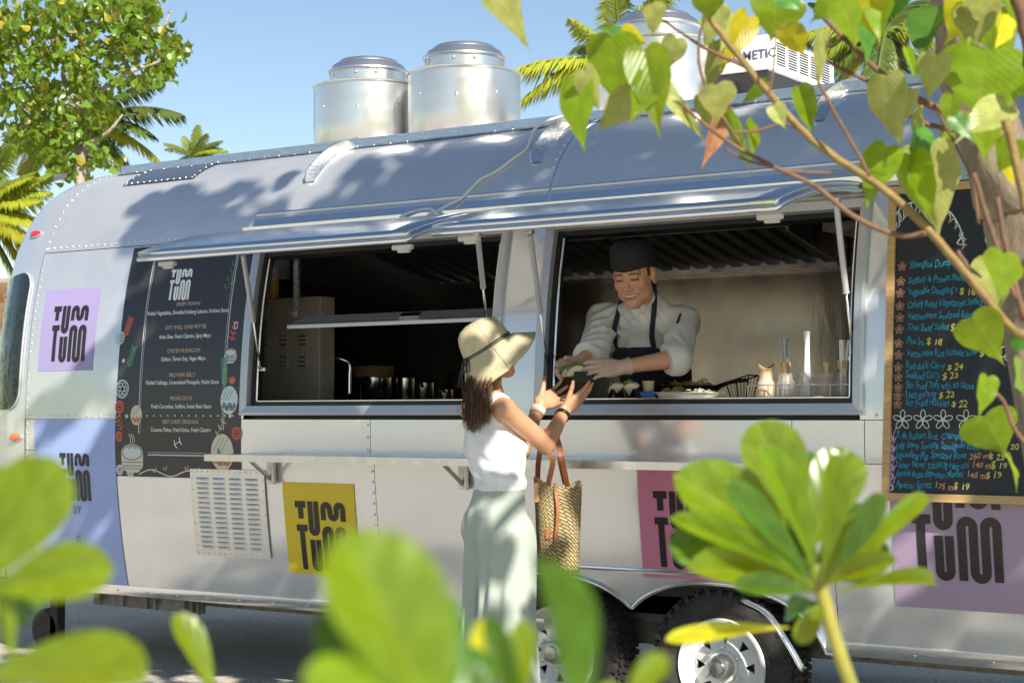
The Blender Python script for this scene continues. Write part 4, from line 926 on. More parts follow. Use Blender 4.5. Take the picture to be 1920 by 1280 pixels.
for (py, a, ml, pr, px), e1 in zip(drinks, (1818, 1838, 1812, 1816, 1806, 1746)):
    wd = on_board(e1, py)[0] - on_board(px, py)[0]; V, _ = text_geo(a, .037, 'LEFT'); w0 = max(v[0] for v in V); btext(px, py, a, .037, "chalk_cyan", sx=min(1.05, wd / w0))
    if ml: btext(e1 + 6, py + 2, ml, .033, "chalk_orange", sx=.9); btext(e1 + 42, py + 3, pr, .034, "chalk_yellow")
    u, v = on_board(px - 9, py - 4); mb = MB(); bstroke(mb, [(u + .010 * math.cos(t), v - .008 + .010 * math.sin(t)) for t in np.linspace(0, 6.3, 10)], .008)
    for d in (-.02, 0, .02): bstroke(mb, [(u + d * .4, v + .006), (u + d, v + .036)], .003)
    mb.build("chalk_bullet", "chalk_violet", board)
# chalk drawings at the head of the board: arched mushroom-like fringe and a lotus leaf
mb = MB(); P0 = [on_board(*p) for p in ((1678, 408), (1692, 388), (1712, 380), (1735, 377), (1760, 385), (1782, 398), (1797, 420), (1804, 440), (1795, 457))]
P = catmull([(a, b, 0) for a, b in P0], 5); bstroke(mb, [(p.x, p.y) for p in P], .006)
for k in range(0, len(P) - 3, 3):
    a = P[k]; bstroke(mb, [(a.x, a.y), (a.x + .012, a.y - .03), (a.x + .004, a.y - .05), (a.x + .022, a.y - .035), (P[k + 3].x, P[k + 3].y - .01)], .004)
mb.build("chalk_drawing", "chalk_white", board)
mb = MB()
for k in range(4):
    c = on_board(1872, 400 + k * 16); bstroke(mb, [(c[0] + .05 * math.cos(t), c[1] + .03 * math.sin(t)) for t in np.linspace(0, 6.3, 14)], .004)
mb.build("chalk_drawing", "chalk_white", board)
mb = MB()
for (a, b, an) in ((1895, 655, .4), (1908, 672, -.2), (1915, 645, 1.2)):
    c = on_board(a, b); bstroke(mb, [(c[0] + .05 * math.cos(t) * math.cos(an) - .022 * math.sin(t) * math.sin(an), c[1] + .05 * math.cos(t) * math.sin(an) + .022 * math.sin(t) * math.cos(an)) for t in np.linspace(0, 6.3, 16)], .004)
mb.build("chalk_drawing", "chalk_white", board)
# ================================================================== people
def V3(p): return np.array(p, float)
def at_dist(px, py, o, L, far=True):
    d = ray(px, py).normalized(); oc = CAM - Vector(o); b = oc.dot(d); c = oc.dot(oc) - L * L; D = b * b - c
    t = -b + (math.sqrt(D) if D > 0 else 0) * (1 if far else -1); return CAM + d * t
def hit(prims, k, px, py, off=0.0, t0=6.0, t1=9.5):
    d = ray(px, py); ts = np.linspace(t0, t1, 1400); P = np.array(CAM) + np.outer(ts, np.array(d)); v = S_eval(prims, P, k) - off
    i = np.argmax(v < 0) if (v < 0).any() else int(np.argmin(v)); return Vector(P[i])
def frame(f, up=(0, 0, 1)):
    """matrix whose columns are right(x), forward(y), up(z)"""
    f = Vector(f).normalized(); r = f.cross(Vector(up)).normalized(); u = r.cross(f); return Matrix((r, f, u)).transposed()
def hand_prims(wrist, fdir, thumb, s=1.0, curl=(.25, .25, .3, .35), spread=.06, thumb_out=.7, thumb_curl=.3):
    x = Vector(fdir).normalized(); y = Vector(thumb); y = (y - x * y.dot(x)).normalized(); z = x.cross(y)
    pal = Vector(thumb)  # palm side sign is chosen by the caller through PALM
    M = Matrix((x, y, z)).transposed(); w = Vector(wrist); T = lambda p: w + M @ (Vector(p) * s)
    return T, M
def hand(wrist, fdir, thumb, palm, s=1.0, curl=(.25, .25, .3, .35), spread=.06, tout=.8, tcurl=.25, k=.006):
    """palm, four unequal fingers with knuckle bends and a thumb; palm = direction the palm faces"""
    x = Vector(fdir).normalized(); p = Vector(palm); p = (p - x * p.dot(x)).normalized(); t = Vector(thumb); y = (t - x * t.dot(x) - p * t.dot(p)).normalized()
    w = Vector(wrist); T = lambda a, b, c: w + (x * a + y * b + p * c) * s; P = []
    kn = [(.088, .033), (.092, .011), (.088, -.011), (.079, -.031)]; ln = (.070, .079, .073, .057); r0 = (.0092, .0096, .0092, .0080)
    for (a, b), r in zip(kn, r0): P.append(S_cap(T(.0, b * .55, 0), T(a, b, 0), .0165 * s, .0125 * s, (p, .85), .014 * s))
    P.append(S_ell(T(.045, .0, .004), (.043 * s,) * 3 if False else (.040 * s, .040 * s, .018 * s), Matrix((x, y, p)).transposed(), .015 * s))
    for i, ((a, b), L, r) in enumerate(zip(kn, ln, r0)):
        q = T(a, b, 0); ang = 0.0; sp_ = (1.5 - i) * spread
        for j, (f, kk) in enumerate(((.46, .8), (.30, 1.1), (.24, .8))):
            ang += curl[i] * kk; d = (x * math.cos(ang) + p * math.sin(ang)); d = (d + y * sp_).normalized(); e = q + d * (L * f * s)
            P.append(S_cap(q, e, (r - j * .0009) * s, (r - (j + 1) * .0009) * s, None, .004 * s if j else .007 * s)); q = e
    b0 = T(.018, .024, .004); d1 = (x * math.cos(tout) + y * math.sin(tout) + p * .25).normalized(); e1 = b0 + d1 * (.042 * s)
    d2 = (d1 * math.cos(tcurl) + (x * .6 + p * .5).normalized() * math.sin(tcurl)).normalized(); e2 = e1 + d2 * (.032 * s); e3 = e2 + (d2 + p * .1).normalized() * (.024 * s)
    P += [S_cap(b0, e1, .0155 * s, .0115 * s, None, .010 * s), S_cap(e1, e2, .0112 * s, .0098 * s, None, .005 * s), S_cap(e2, e3, .0098 * s, .0075 * s, None, .004 * s)]
    return P
def head_prims(c, M, s_=1.0):
    c = Vector(c); T = lambda x, y, z: c + M @ Vector((x, y, z)) * s_; P = []; E = lambda p, r, k=None, sg=1: P.append(S_ell(T(*p), [q * s_ for q in r], M, k, sg))
    E((0, -.015, .03), (.076, .096, .088)); E((0, .028, -.028), (.061, .062, .082), .03); E((0, .060, -.098), (.026, .023, .020), .03)
    for s in (-1, 1):
        E((s * .046, .012, -.062), (.022, .036, .030), .025); E((s * .039, .052, -.020), (.027, .027, .024), .016); E((s * .0785, -.012, -.006), (.009, .020, .032), .006); E((s * .083, -.016, .008), (.007, .016, .018), .006)
    P.append(S_cap(T(-.042, .073, .026), T(.042, .073, .026), .012, .012, None, .012))
    for s in (-1, 1): E((s * .031, .096, .006), (.020, .013, .010), .008, -1)
    for s in (-1, 1): E((s * .031, .0735, .004), (.0155, .0155, .0115), .003)
    P.append(S_cap(T(0, .084, .016), T(0, .104, -.026), .0085, .0125, None, .010))
    for s in (-1, 1): E((s * .012, .095, -.030), (.009, .010, .008), .006)
    return P, T
# ---------------------------------------------------------------- chef
cH = at(1189, 518, .20); cM = frame((.16, -.93, -.30), (-.05, 0, 1)); 
HS = 1.12; cP, cT = head_prims(cH, cM, HS)
for x in np.linspace(-.031, .031, 10): cP.append(S_ell(cT(x, .090 - 7 * x * x, -.0645 + 9 * x * x), (.007, .012, .0080 - 3.5 * x * x), cM, .003, -1))
for x in np.linspace(-.034, .030, 9): cP.append(S_cap(cT(x, .0845 - 8 * x * x, -.0735 + 9.5 * x * x), cT(x + .004, .0845 - 8 * (x + .004) ** 2, -.0735 + 9.5 * (x + .004) ** 2), .0042, .0042, None, .004))
for x in np.linspace(-.034, .030, 9): cP.append(S_cap(cT(x, .087 - 8 * x * x, -.0555 + 8 * x * x), cT(x + .004, .087 - 8 * (x + .004) ** 2, -.0555 + 8 * (x + .004) ** 2), .0032, .0032, None, .004))
nb = at(1213, 584, .36); RS = at(1130, 598, .36); LS = at(1282, 604, .42); RE = at(1112, 662, .12); LE = at(1268, 672, .20); RW = at(1079, 684, -.055); LW = at(1160, 689, -.005)
chest = at(1206, 640, .46); belly = at(1230, 705, .66); pelv = at(1236, 748, .82)
head_only = list(cP)
cP.append(S_cap(cT(0, -.02, -.07), nb, .056, .062, None, .02))
arms = [S_cap(RS, RE, .050, .043), S_cap(RE, RW, .043, .027), S_cap(LS, LE, .050, .043), S_cap(LE, LW, .043, .027)]
torso = [S_cap(nb, chest, .085, .135, ((0, 1, .4), .78), .05), S_cap(chest, belly, .15, .145, ((0, 1, .3), .8), .05), S_cap(belly, pelv, .145, .15, None, .05), S_cap(nb - Vector((0, 0, .02)), RS, .062, .058, None, .05), S_cap(nb - Vector((0, 0, .02)), LS, .062, .058, None, .05)]
hR = hand(RW, at(1054, 690, -.13) - RW, (.25, -.15, .9), (.9, .2, -.15), .98, (.35, .4, .45, .5), .03, .5, .5)
hL = hand(LW, at(1118, 690, -.105) - LW, (-.15, -.2, .95), (-.3, .5, -.25), .98, (.22, .25, .3, .4), .05, .45, .3)
hipR, hipL = pelv + Vector((-.10, 0, -.05)), pelv + Vector((.10, 0, -.05)); legs = []
for hp, dx in ((hipR, -.04), (hipL, .05)): kn_ = Vector((hp.x + dx, hp.y - .06, 1.05)); ft = Vector((hp.x + dx, hp.y + .02, .66)); legs += [S_cap(hp, kn_, .085, .06), S_cap(kn_, ft, .06, .042), S_cap(ft, ft + Vector((0, -.16, -.01)), .042, .034)]
body = cP + torso + arms + hR + hL + legs
chef = empty("person", (pelv.x, pelv.y, .62), "person in black chef cap, white jacket and navy apron handing out food", "person", )
attr_mat("skin_chef", .42, .12, .05, 260)
lo = np.minimum.reduce([V3(p) for p in (RS, RW, LW, cH, hipR)]) - .28; hi = np.maximum.reduce([V3(p) for p in (LS, LE, cH, pelv)]) + .28; lo[2] = .60; hi[2] = cH.z + .16
# limbs and trunk come as one surface; the head region is meshed finer inside the same solid
me, Vv = S_mesh("body", body, lo, hi, .0036, .012)
def chef_col(Vv):
    L = (Vv - np.array(cH)) @ np.array(cM) / HS; C = np.tile(np.array([.60, .325, .20]), (len(Vv), 1)); x, y, z = L[:, 0], L[:, 1], L[:, 2]; ax = np.abs(x)
    def paint(w, c): C[:] = C * (1 - w[:, None]) + np.array(c) * w[:, None]
    face = (y > .03) & (np.linalg.norm(L, axis=1) < .16)
    paint(np.clip(1 - ((ax - .042) ** 2 / .02 ** 2 + (z + .022) ** 2 / .022 ** 2), 0, 1) * face * .55, (.56, .19, .12))
    paint(np.clip(1 - ((x) ** 2 / .016 ** 2 + (z + .026) ** 2 / .018 ** 2), 0, 1) * face * .4, (.55, .20, .13))
    brow = np.clip(1.6 - np.abs(z - (.0275 - 2.2 * (ax - .03) ** 2 * 3)) / .0042, 0, 1) * (ax > .012) * (ax < .052) * face; paint(np.clip(brow, 0, 1) * .85, (.03, .02, .018))
    eye = np.clip(1.7 - np.abs(z - (.0045 - 6 * (ax - .031) ** 2)) / .0030, 0, 1) * (ax > .016) * (ax < .047) * face * (y > .06); paint(np.clip(eye, 0, 1) * .95, (.020, .012, .010))
    m = (9 * x * x); mouth = (ax < .031) & (np.abs(z - (-.0645 + m)) < .0062 - 3 * x * x) & face; paint(mouth * .9, (.10, .02, .02))
    lip = (ax < .031) & ((np.abs(z - (-.0735 + m)) < .005) | (np.abs(z - (-.0555 + m)) < .0035)) & face & (y > .06); paint(lip * .6, (.46, .13, .11))
    st = (ax < .03) & (z < -.035) & (z > -.052) & face; paint(st * .18, (.2, .12, .09))
    hair = (z > .0) & (y < .03) & (np.linalg.norm(L, axis=1) < .14) & ~((ax > .074)); paint(hair * .92, (.02, .016, .014)); return C
set_colors(me, chef_col(Vv)); bo = link_mesh("body", me, "skin_chef", chef, smooth=True)
hme, hV = S_mesh("face_detail", head_only, V3(cH) - .16, V3(cH) + .16, .0022, .012, offset=.0011)
set_colors(hme, chef_col(hV)); link_mesh("face", hme, "skin_chef", chef, smooth=True)
mat("teeth", (.80, .76, .68), .25)
tm = MB()
for i in range(8):
    x = (i - 3.5) * .0073; tm.box(cT(x, .0835 - 7 * x * x, -.0615 + 9 * x * x), (.0080, .006, .0110), cM, bev=.0014)
tm.build("teeth", "teeth", chef, smooth=True)
# jacket
mat("jacket_white", (.74, .73, .70), .8, c2=(.66, .65, .62), nscale=5, bump=.25, bscale=26, sheen=.2)
def folds(P, d):
    return d + .0050 * np.sin(P[:, 2] * 66 + 7 * np.sin(P[:, 0] * 15) + P[:, 1] * 41) * np.clip(.4 + np.sin(P[:, 0] * 27 + P[:, 2] * 19), 0, 1) + .0030 * np.sin(P[:, 0] * 90 + P[:, 2] * 70 + 3 * np.sin(P[:, 1] * 30)) * np.clip(np.sin(P[:, 2] * 23 - P[:, 0] * 14), 0, 1)
RSl, LSl = RE.lerp(RW, .30), LE.lerp(LW, .10)
slv = [S_cap(RS, RE, .061, .056, None, .03), S_cap(RE, RSl, .060, .055, None, .02), S_cap(RSl, RSl + (RW - RE).normalized() * .012, .060, .058, None, .004), S_cap(LS, LE, .061, .058, None, .03), S_cap(LE, LSl, .060, .056, None, .02), S_cap(LSl, LSl + (LW - LE).normalized() * .014, .062, .060, None, .004)]
coll = [S_cap(nb + Vector((0, 0, -.012)), nb.lerp(Vector(cT(0, -.02, -.07)), .35), .074, .070, None, .02)]
jk = torso + slv + coll
def jacket_post(P, d):
    d = folds(P, d)
    for a, b in ((RSl + (RW - RE).normalized() * .016, (RW - RE)), (LSl + (LW - LE).normalized() * .018, (LW - LE))):
        n = V3(b.normalized()); q = P - V3(a); ax = q @ n; rad = np.sqrt(np.maximum((q * q).sum(1) - ax * ax, 0)); d = np.where((rad < .10) & (ax > -.02), np.maximum(d, ax), d)
    # neckline: open V below the chin
    vq = P - V3(nb + Vector((.0, -.10, -.055))); d = d if True else np.maximum(d, .045 - np.sqrt((vq[:, 0] * 1.5) ** 2 + vq[:, 1] ** 2 + (vq[:, 2] * .8) ** 2))
    nq = V3(nb + (Vector(cT(0, -.02, -.07)) - nb) * .30); nn = V3((Vector(cT(0, -.02, -.07)) - nb).normalized()); return np.maximum(d, (P - nq) @ nn) if False else d
jm, _ = S_mesh("jacket", jk, np.minimum(V3(RSl), V3(hipR)) - .22, np.maximum(V3(LS), V3(pelv)) + .26, .0045, .02, post=jacket_post, offset=.010)
link_mesh("jacket", jm, "jacket_white", chef, smooth=True)
# apron bib, straps, trousers
mat("apron_navy", (.010, .013, .032), .75, c2=(.016, .02, .045), nscale=20, bump=.2, bscale=120, sheen=.15)
p_bl, p_br = hit(jk, .02, 1158, 652, .012), hit(jk, .02, 1226, 650, .012)
def bib_post(P, d):
    u = (P[:, 2] - (p_bl.z + p_br.z) / 2 - .05 * np.clip(np.abs(P[:, 0] - (p_bl.x + p_br.x) / 2) - (p_br.x - p_bl.x) / 2, 0, 1) * -9)
    return np.maximum(np.maximum(d, u), P[:, 1] - (belly.y + .05))
am, _ = S_mesh("apron", torso + legs[:1] + legs[3:4], V3(belly) + [-.32, -.42, -.55], V3(belly) + [.32, .30, .32], .006, .04, post=bib_post, offset=.017)
link_mesh("apron", am, "apron_navy", chef, smooth=True)
for pts in (((1170, 548), (1164, 566), (1158, 590), (1152, 618), (1154, 640), (1159, 656)), ((1225, 522), (1227, 545), (1227, 575), (1224, 605), (1222, 630), (1226, 652))):
    q = [hit(jk, .02, a, b, .0135) for a, b in pts]; q = catmull(q, 5); rb = MB(); G = []
    for i, p in enumerate(q):
        t = (q[min(i + 1, len(q) - 1)] - q[max(i - 1, 0)]).normalized(); vdir = (CAM - p).normalized(); sd = t.cross(vdir).normalized(); G.append([p - sd * .0115 + vdir * .001, p - sd * .0115 + vdir * .006, p + sd * .0115 + vdir * .006, p + sd * .0115 + vdir * .001])
    rb.grid(G); rb.build("apron_strap", "apron_navy", chef, smooth=True)
mat("black_cloth", (.012, .012, .013), .85, c2=(.022, .022, .024), nscale=14, bump=.2, bscale=90)
tmesh, _ = S_mesh("trousers", [S_ell(pelv - Vector((0, 0, .03)), (.17, .14, .14))] + legs, V3(pelv) + [-.32, -.32, -.85], V3(pelv) + [.32, .28, .16], .010, .05, offset=.018); link_mesh("trousers", tmesh, "black_cloth", chef, smooth=True)
# cap: a soft flat-topped skull cap
cap = MB(); prof = [(.0865, .030), (.0895, .036), (.0915, .050), (.0925, .080), (.0905, .110), (.082, .130), (.064, .141), (.03, .146), (.001, .146)]
G = [[cT(r * .93 * math.cos(a), -.010 + r * 1.12 * math.sin(a), z + (.010 * math.sin(a) if j < 2 else 0) + .004 * math.sin(3 * a + j)) for j, (r, z) in enumerate(prof)] for a in np.linspace(0, 2 * math.pi, 41)]
cap.grid(G, flip=True); cap.build("cap", "black_cloth", chef, smooth=True)
tie = MB(); tie.tube([cT(.085, -.05, .03), cT(.10, -.075, .02), cT(.098, -.085, .0)], .008, 6, flat=.4); tie.build("cap_tie", "black_cloth", chef)
pn = hit(jk, .02, 1270, 605, .014); pn2 = hit(jk, .02, 1276, 588, .018); MB().tube([pn, pn2], .0045, 8).build("pen", "black_trim", chef)
sb = MB(); fl_ = [hit(jk, .02, a, b, .0125) for a, b in ((1222, 566), (1208, 580), (1194, 592), (1182, 600))]; sb.tube(catmull(fl_, 4), .0035, 6); sb.build("collar_flap", "jacket_white", chef, smooth=True)
# gloves: thin film over each hand, gathered at the wrist
gl = mat("glove_film", (.85, .75, .68), .28, alpha=.36, coat=.3, bump=.3, bscale=120)
for hp, w0, e0, nm in ((hR, RW, RE, "glove"), (hL, LW, LE, "glove")):
    cuff = w0.lerp(e0, .20); gp = hp + [S_cap(w0, cuff, .029, .037, None, .01)]
    gm, _ = S_mesh("glove", gp, np.minimum(V3(w0), V3(cuff)) - .22, np.maximum(V3(w0), V3(cuff)) + .22, .0030, .006, offset=.0022, post=lambda P, d, c=cuff, e=e0, w=w0: np.maximum(d, (P - V3(c)) @ V3((e - w).normalized())))
    link_mesh("glove", gm, "glove_film", chef, smooth=True)
# ---------------------------------------------------------------- woman at the counter
phi = R_(28); wr_ = Vector((math.cos(phi), -math.sin(phi), 0)); wf = Vector((math.sin(phi), math.cos(phi), 0)); Zv = Vector((0, 0, 1))
wC = at(914, 768, -.70); wRS = wC + wr_ * .150; wLS = wC - wr_ * .150; waist = at(938, 905, -.70)
wRE = at_dist(1024, 834, wRS, .275); wRW = at_dist(1060, 768, wRE, .225); wLE = wLS + wf * .20 - Zv * .17 + wr_ * .06; wLW = at_dist(1014, 756, wLE, .24)
hphi = R_(46); hf = Vector((math.sin(hphi), math.cos(hphi), 0)); wH = at(924, 662, -.685); hf2 = Vector((math.sin(R_(24)), math.cos(R_(24)), 0)); wM = frame(hf2 + Zv * .25)
hp_, hT = head_prims(wH, wM, .94)
hp_.append(S_cap(hT(-.022, .086, -.062), hT(.022, .086, -.062), .008, .008, None, .006)); hp_.append(S_cap(hT(0, -.02, -.06), wC + Zv * .055 - wf * .01, .047, .052, None, .02))
trunk = [S_cap(wC + Zv * .03, wC - Zv * .14 + wf * .015, .075, .112, (wf, .80), .05), S_cap(wC - Zv * .14 + wf * .015, waist + Zv * .02, .112, .098, (wf, .82), .05), S_cap(wC + Zv * .045, wRS, .045, .043, None, .04), S_cap(wC + Zv * .045, wLS, .045, .043, None, .04),
         S_ell(wC - Zv * .16 + wf * .085 + wr_ * .055, (.055, .055, .055), None, .04), S_ell(wC - Zv * .16 + wf * .085 - wr_ * .055, (.055, .055, .055), None, .04)]
hips = [S_cap(waist, waist - Zv * .14 - wf * .015, .098, .128, (wf, .84), .06), S_ell(waist - Zv * .19 - wf * .055 + wr_ * .055, (.064, .064, .080), None, .05), S_ell(waist - Zv * .19 - wf * .055 - wr_ * .055, (.064, .064, .080), None, .05)]
wlegs = []
for sgn in (1, -1):
    h_ = waist - Zv * .17 + wr_ * (.060 * sgn); k_ = h_ - Zv * .40 + wf * .0; f_ = Vector((h_.x, h_.y, .075)); wlegs += [S_cap(h_, k_, .066, .050), S_cap(k_, f_, .052, .036), S_cap(f_, f_ + wf * .15 - Zv * .04, .034, .026)]
warm = [S_cap(wRS, wRE, .043, .037, None, .02), S_cap(wRE, wRW, .038, .024, None, .012), S_cap(wLS, wLE, .043, .037, None, .02), S_cap(wLE, wLW, .038, .024, None, .012)]
tipR = at_dist(1118, 722, wRW, .175); whR = hand(wRW, tipR - wRW, (.35, -.1, .9), (-.75, .1, .55), .96, (.10, .08, .12, .2), .07, .75, .1)
tipL = at_dist(1066, 734, wLW, .170); whL = hand(wLW, tipL - wLW, (-.25, -.15, .95), (.6, .1, .45), .96, (.28, .2, .16, .14), .16, .8, -.1)
wbody = hp_ + trunk + hips + wlegs + warm + whR + whL
woman = empty("person", (waist.x, waist.y, 0), "person in straw sun hat, white tank top and sage trousers receiving food", "person")
attr_mat("skin_woman", .42, .12, .04, 260)
allp = [V3(p) for p in (wH, wRE, wLE, wRW, wLW, tipR, tipL, wRS, wLS)]; lo = np.minimum.reduce(allp) - .2; hi = np.maximum.reduce(allp) + .16; lo[2] = .0; hi[2] = wH.z + .16
me, Vv = S_mesh("body", wbody, lo, hi, .0038, .010)
Cc = np.tile(np.array([.56, .295, .17]), (len(Vv), 1)); Lh = (Vv - V3(wH)) @ np.array(wM); lipm = (np.abs(Lh[:, 2] + .062) < .010) & (np.abs(Lh[:, 0]) < .026) & (Lh[:, 1] > .07); Cc[lipm] = (.45, .12, .10)
set_colors(me, Cc); link_mesh("body", me, "skin_woman", woman, smooth=True)
# tank top
mat("tank_white", (.80, .80, .81), .8, c2=(.74, .74, .76), nscale=30, bump=.12, bscale=150, sheen=.2, stretch=(1, 1, .2))
def tank_post(P, d):
    q = P - V3(waist); zz = q[:, 2]; fold = .006 * np.sin(zz * 85 + 4 * np.sin((q @ V3(wr_)) * 16) + (q @ V3(wf)) * 22) * np.exp(-((zz - .06) / .10) ** 2); d = d + fold
    for sh, r in ((wRS, .088), (wLS, .088)):
        e = P - V3(sh + (wr_ * .045 if sh is wRS else -wr_ * .045) - Zv * .015); a = e @ V3(wr_); b = e @ V3(wf); d = np.maximum(d, r - np.sqrt((a * 1.05) ** 2 + (b * .85) ** 2 + (e[:, 2] * .85) ** 2))
    e = P - V3(wC + Zv * .075); d = np.maximum(d, .098 - np.sqrt((e @ V3(wr_)) ** 2 + (e @ V3(wf)) ** 2 * .8 + e[:, 2] ** 2 * .9)); return np.maximum(d, -(zz + .03))
tmh, _ = S_mesh("tank_top", trunk + hips[:1], np.minimum(V3(waist), V3(wC)) - .30, np.maximum(V3(wC), V3(waist)) + .30, .0045, .03, post=tank_post, offset=.008); link_mesh("tank_top", tmh, "tank_white", woman, smooth=True)
# wide trousers
mat("sage_cloth", (.42, .47, .41), .8, c2=(.37, .42, .37), nscale=6, bump=.15, bscale=160, sheen=.2)
pl_ = []
for off_, fo, r1, r2 in ((.052, .0, .104, .112), (-.088, -.015, .084, .100)):
    h_ = waist - Zv * .21 + wr_ * off_ + wf * fo; s2_ = math.copysign(1, off_); pl_ += [S_cap(h_, h_ - Zv * .38 + wr_ * (.012 * s2_), r1, r1 * .97, None, .012), S_cap(h_ - Zv * .38 + wr_ * (.012 * s2_), Vector((h_.x, h_.y, .07)) + wr_ * (.022 * s2_), r1 * .97, r2, None, .008)]
def pants_post(P, d):
    q = P - V3(waist); a = np.arctan2(q @ V3(wf), q @ V3(wr_)); amp = .001 + .009 * np.clip((-q[:, 2] - .05) / .5, 0, 1); d = d + amp * np.sin((q @ V3(wr_)) * 85 + 1.5 * np.sin(q[:, 2] * 6) + (q @ V3(wf)) * 40) + .003 * np.sin(q[:, 2] * 40 + a * 3) * np.exp(-((q[:, 2] + .22) / .1) ** 2)
    return np.maximum(np.maximum(d, q[:, 2] - .012), .05 - P[:, 2])
pm, _ = S_mesh("trousers", hips + pl_, [waist.x - .34, waist.y - .34, .02], [waist.x + .34, waist.y + .34, waist.z + .08], .0065, .03, post=pants_post, offset=.012); link_mesh("trousers", pm, "sage_cloth", woman, smooth=True)
bt = MB(); n = 40; G = []
for k in range(n + 1):
    a = 2 * math.pi * k / n; r_ = wr_ * (.1125 * math.cos(a)) + wf * (.0935 * math.sin(a)); G.append([waist + r_ * 1.0 + Zv * z for z in (-.055, -.05, .012, .016)])
bt.grid(G); bt.build("waistband", "sage_cloth", woman, smooth=True)
for sgn in (1, -1):
    h_ = waist + wr_ * (.075 * sgn); sh = MB(); c = Vector((h_.x, h_.y, .0)) + wf * .05
    G = [[c + wf * (.13 * math.cos(a) * f) + wr_ * (.048 * math.sin(a) * f) + Zv * z for (f, z) in ((1, 0), (1.02, .02), (.96, .045), (.7, .06), (.2, .07))] for a in np.linspace(0, 2 * math.pi, 21)]; sh.grid(G); sh.build("shoe", "board_wood", woman, smooth=True)
# hair: a back mass and many fine locks
mat("hair_brown", (.065, .032, .016), .36, c2=(.20, .10, .045), nscale=40, stretch=(1, 1, .08), spec=.6)
hb = [S_ell(hT(0, -.014, .02), (.076, .084, .088), wM, .02), S_cap(at(904, 712, -.755), at(899, 750, -.79), .040, .040, None, .012), S_cap(at(899, 750, -.79), at(897, 785, -.80), .040, .018, None, .02), S_cap(hT(.06, -.02, -.04), at(922, 725, -.74), .026, .02, None, .02)]
def hair_post(P, d):
    q = P - V3(wH); return d + .0012 * np.sin(q[:, 0] * 420 + q[:, 2] * 20) + .0012 * np.sin(q[:, 1] * 370 - q[:, 2] * 25) + .003 * np.sin(q[:, 0] * 130 + q[:, 1] * 90)
hmsh, _ = S_mesh("hair", hb, V3(wH) - [.30, .34, .40], V3(wH) + [.2, .2, .16], .0045, .02, post=hair_post); 
L_ = MB(); rr = random.Random(3)
for i in range(900):
    u = rr.random(); w = rr.uniform(-1, 1); ex = 872 + 46 * u; s0 = at(880 + 42 * u + rr.gauss(0, 2), 703 + rr.uniform(-3, 8) - 6 * u, -.745 + .050 * w); e0 = at(ex + rr.gauss(0, 4), 815 - 42 * abs(u - .35) ** 1.3 - rr.uniform(0, 45), -.815 + .045 * w)
    m1 = s0.lerp(e0, .35) + Vector((rr.gauss(0, .006), -.016 + rr.gauss(0, .006), 0)); m2 = s0.lerp(e0, .72) + Vector((rr.gauss(0, .008), rr.gauss(-.008, .008), 0))
    if rr.random() < .06: e0 = e0 + Vector((rr.gauss(-.01, .025), -.01, .01))
    L_.tube(catmull([s0, m1, m2, e0], 3), [.0012] * 4 + [.0011] * 3 + [.0009] * 2 + [.0004], 3, caps=False)
link_mesh("hair", hmsh, "hair_brown", woman, smooth=True); lk = L_.build("hair_locks", "hair_brown", woman, smooth=True); lk["kind"] = "stuff"
# straw hat
def straw():
    m = mat("straw", (.56, .49, .32), .8, c2=(.48, .41, .26), nscale=60); nt = m.node_tree; N = nt.nodes; L = nt.links
    tc = N.new("ShaderNodeTexCoord"); wv = N.new("ShaderNodeTexWave"); wv.wave_type = 'RINGS'; wv.rings_direction = 'Z'; wv.inputs["Scale"].default_value = 60; wv.inputs["Distortion"].default_value = .4
    L.new(tc.outputs["Object"], wv.inputs["Vector"]); bp = N.new("ShaderNodeBump"); bp.inputs["Strength"].default_value = .55; bp.inputs["Distance"].default_value = .003; L.new(wv.outputs["Fac"], bp.inputs["Height"]); L.new(bp.outputs[0], N["Principled BSDF"].inputs["Normal"])
straw()
tilt = R_(31); hu = Zv * math.cos(tilt) - hf * math.sin(tilt); hfw = hf * math.cos(tilt) + Zv * math.sin(tilt); hr = hfw.cross(hu); HM = Matrix((hr, hfw, hu)).transposed().to_4x4(); HM.translation = at(915, 653, -.69)
hat = MB(); prof = [(.001, .122), (.035, .120), (.064, .110), (.083, .092), (.093, .064), (.099, .034), (.1025, .004)]; G = []
for a in np.linspace(0, 2 * math.pi, 73):
    fr = math.sin(a); row = [(r * math.cos(a), r * 1.04 * math.sin(a), z) for r, z in prof]
    ext = .072 + .018 * max(0, fr) + .006 * (1 - abs(fr)); drop = .112 + .030 * max(0, -fr) - .052 * max(0, fr) ** 1.5 + .006 * math.sin(3 * a)
    for t_ in (.12, .25, .4, .55, .7, .85, 1.0):
        r = .1025 + ext * (t_ ** .9); row.append((r * math.cos(a), r * 1.04 * math.sin(a), .004 - drop * (t_ ** (1.25 if fr > .3 else 1.0)) + (.010 * t_ ** 4 if fr > 0 else 0)))
    G.append(row)
hat.grid(G, flip=True); hme = hat.mesh("sun_hat"); hme.materials.append(MAT["straw"]); hme.polygons.foreach_set("use_smooth", [True] * len(hme.polygons))
ho = copy_obj(hme, "sun_hat", HM, woman); solid(ho, .003, 0)
mat("cord_dark", (.045, .04, .05), .7); cd = MB(); WLh = HM
for dz in (.006, .014): cd.tube([WLh @ Vector((.1035 * math.cos(a) * 1.0, .1075 * math.sin(a), dz + .003 * math.sin(2 * a))) for a in np.linspace(0, 2 * math.pi, 49)], .0032, 6, caps=False)
bk = WLh @ Vector((.045, -.100, .008))
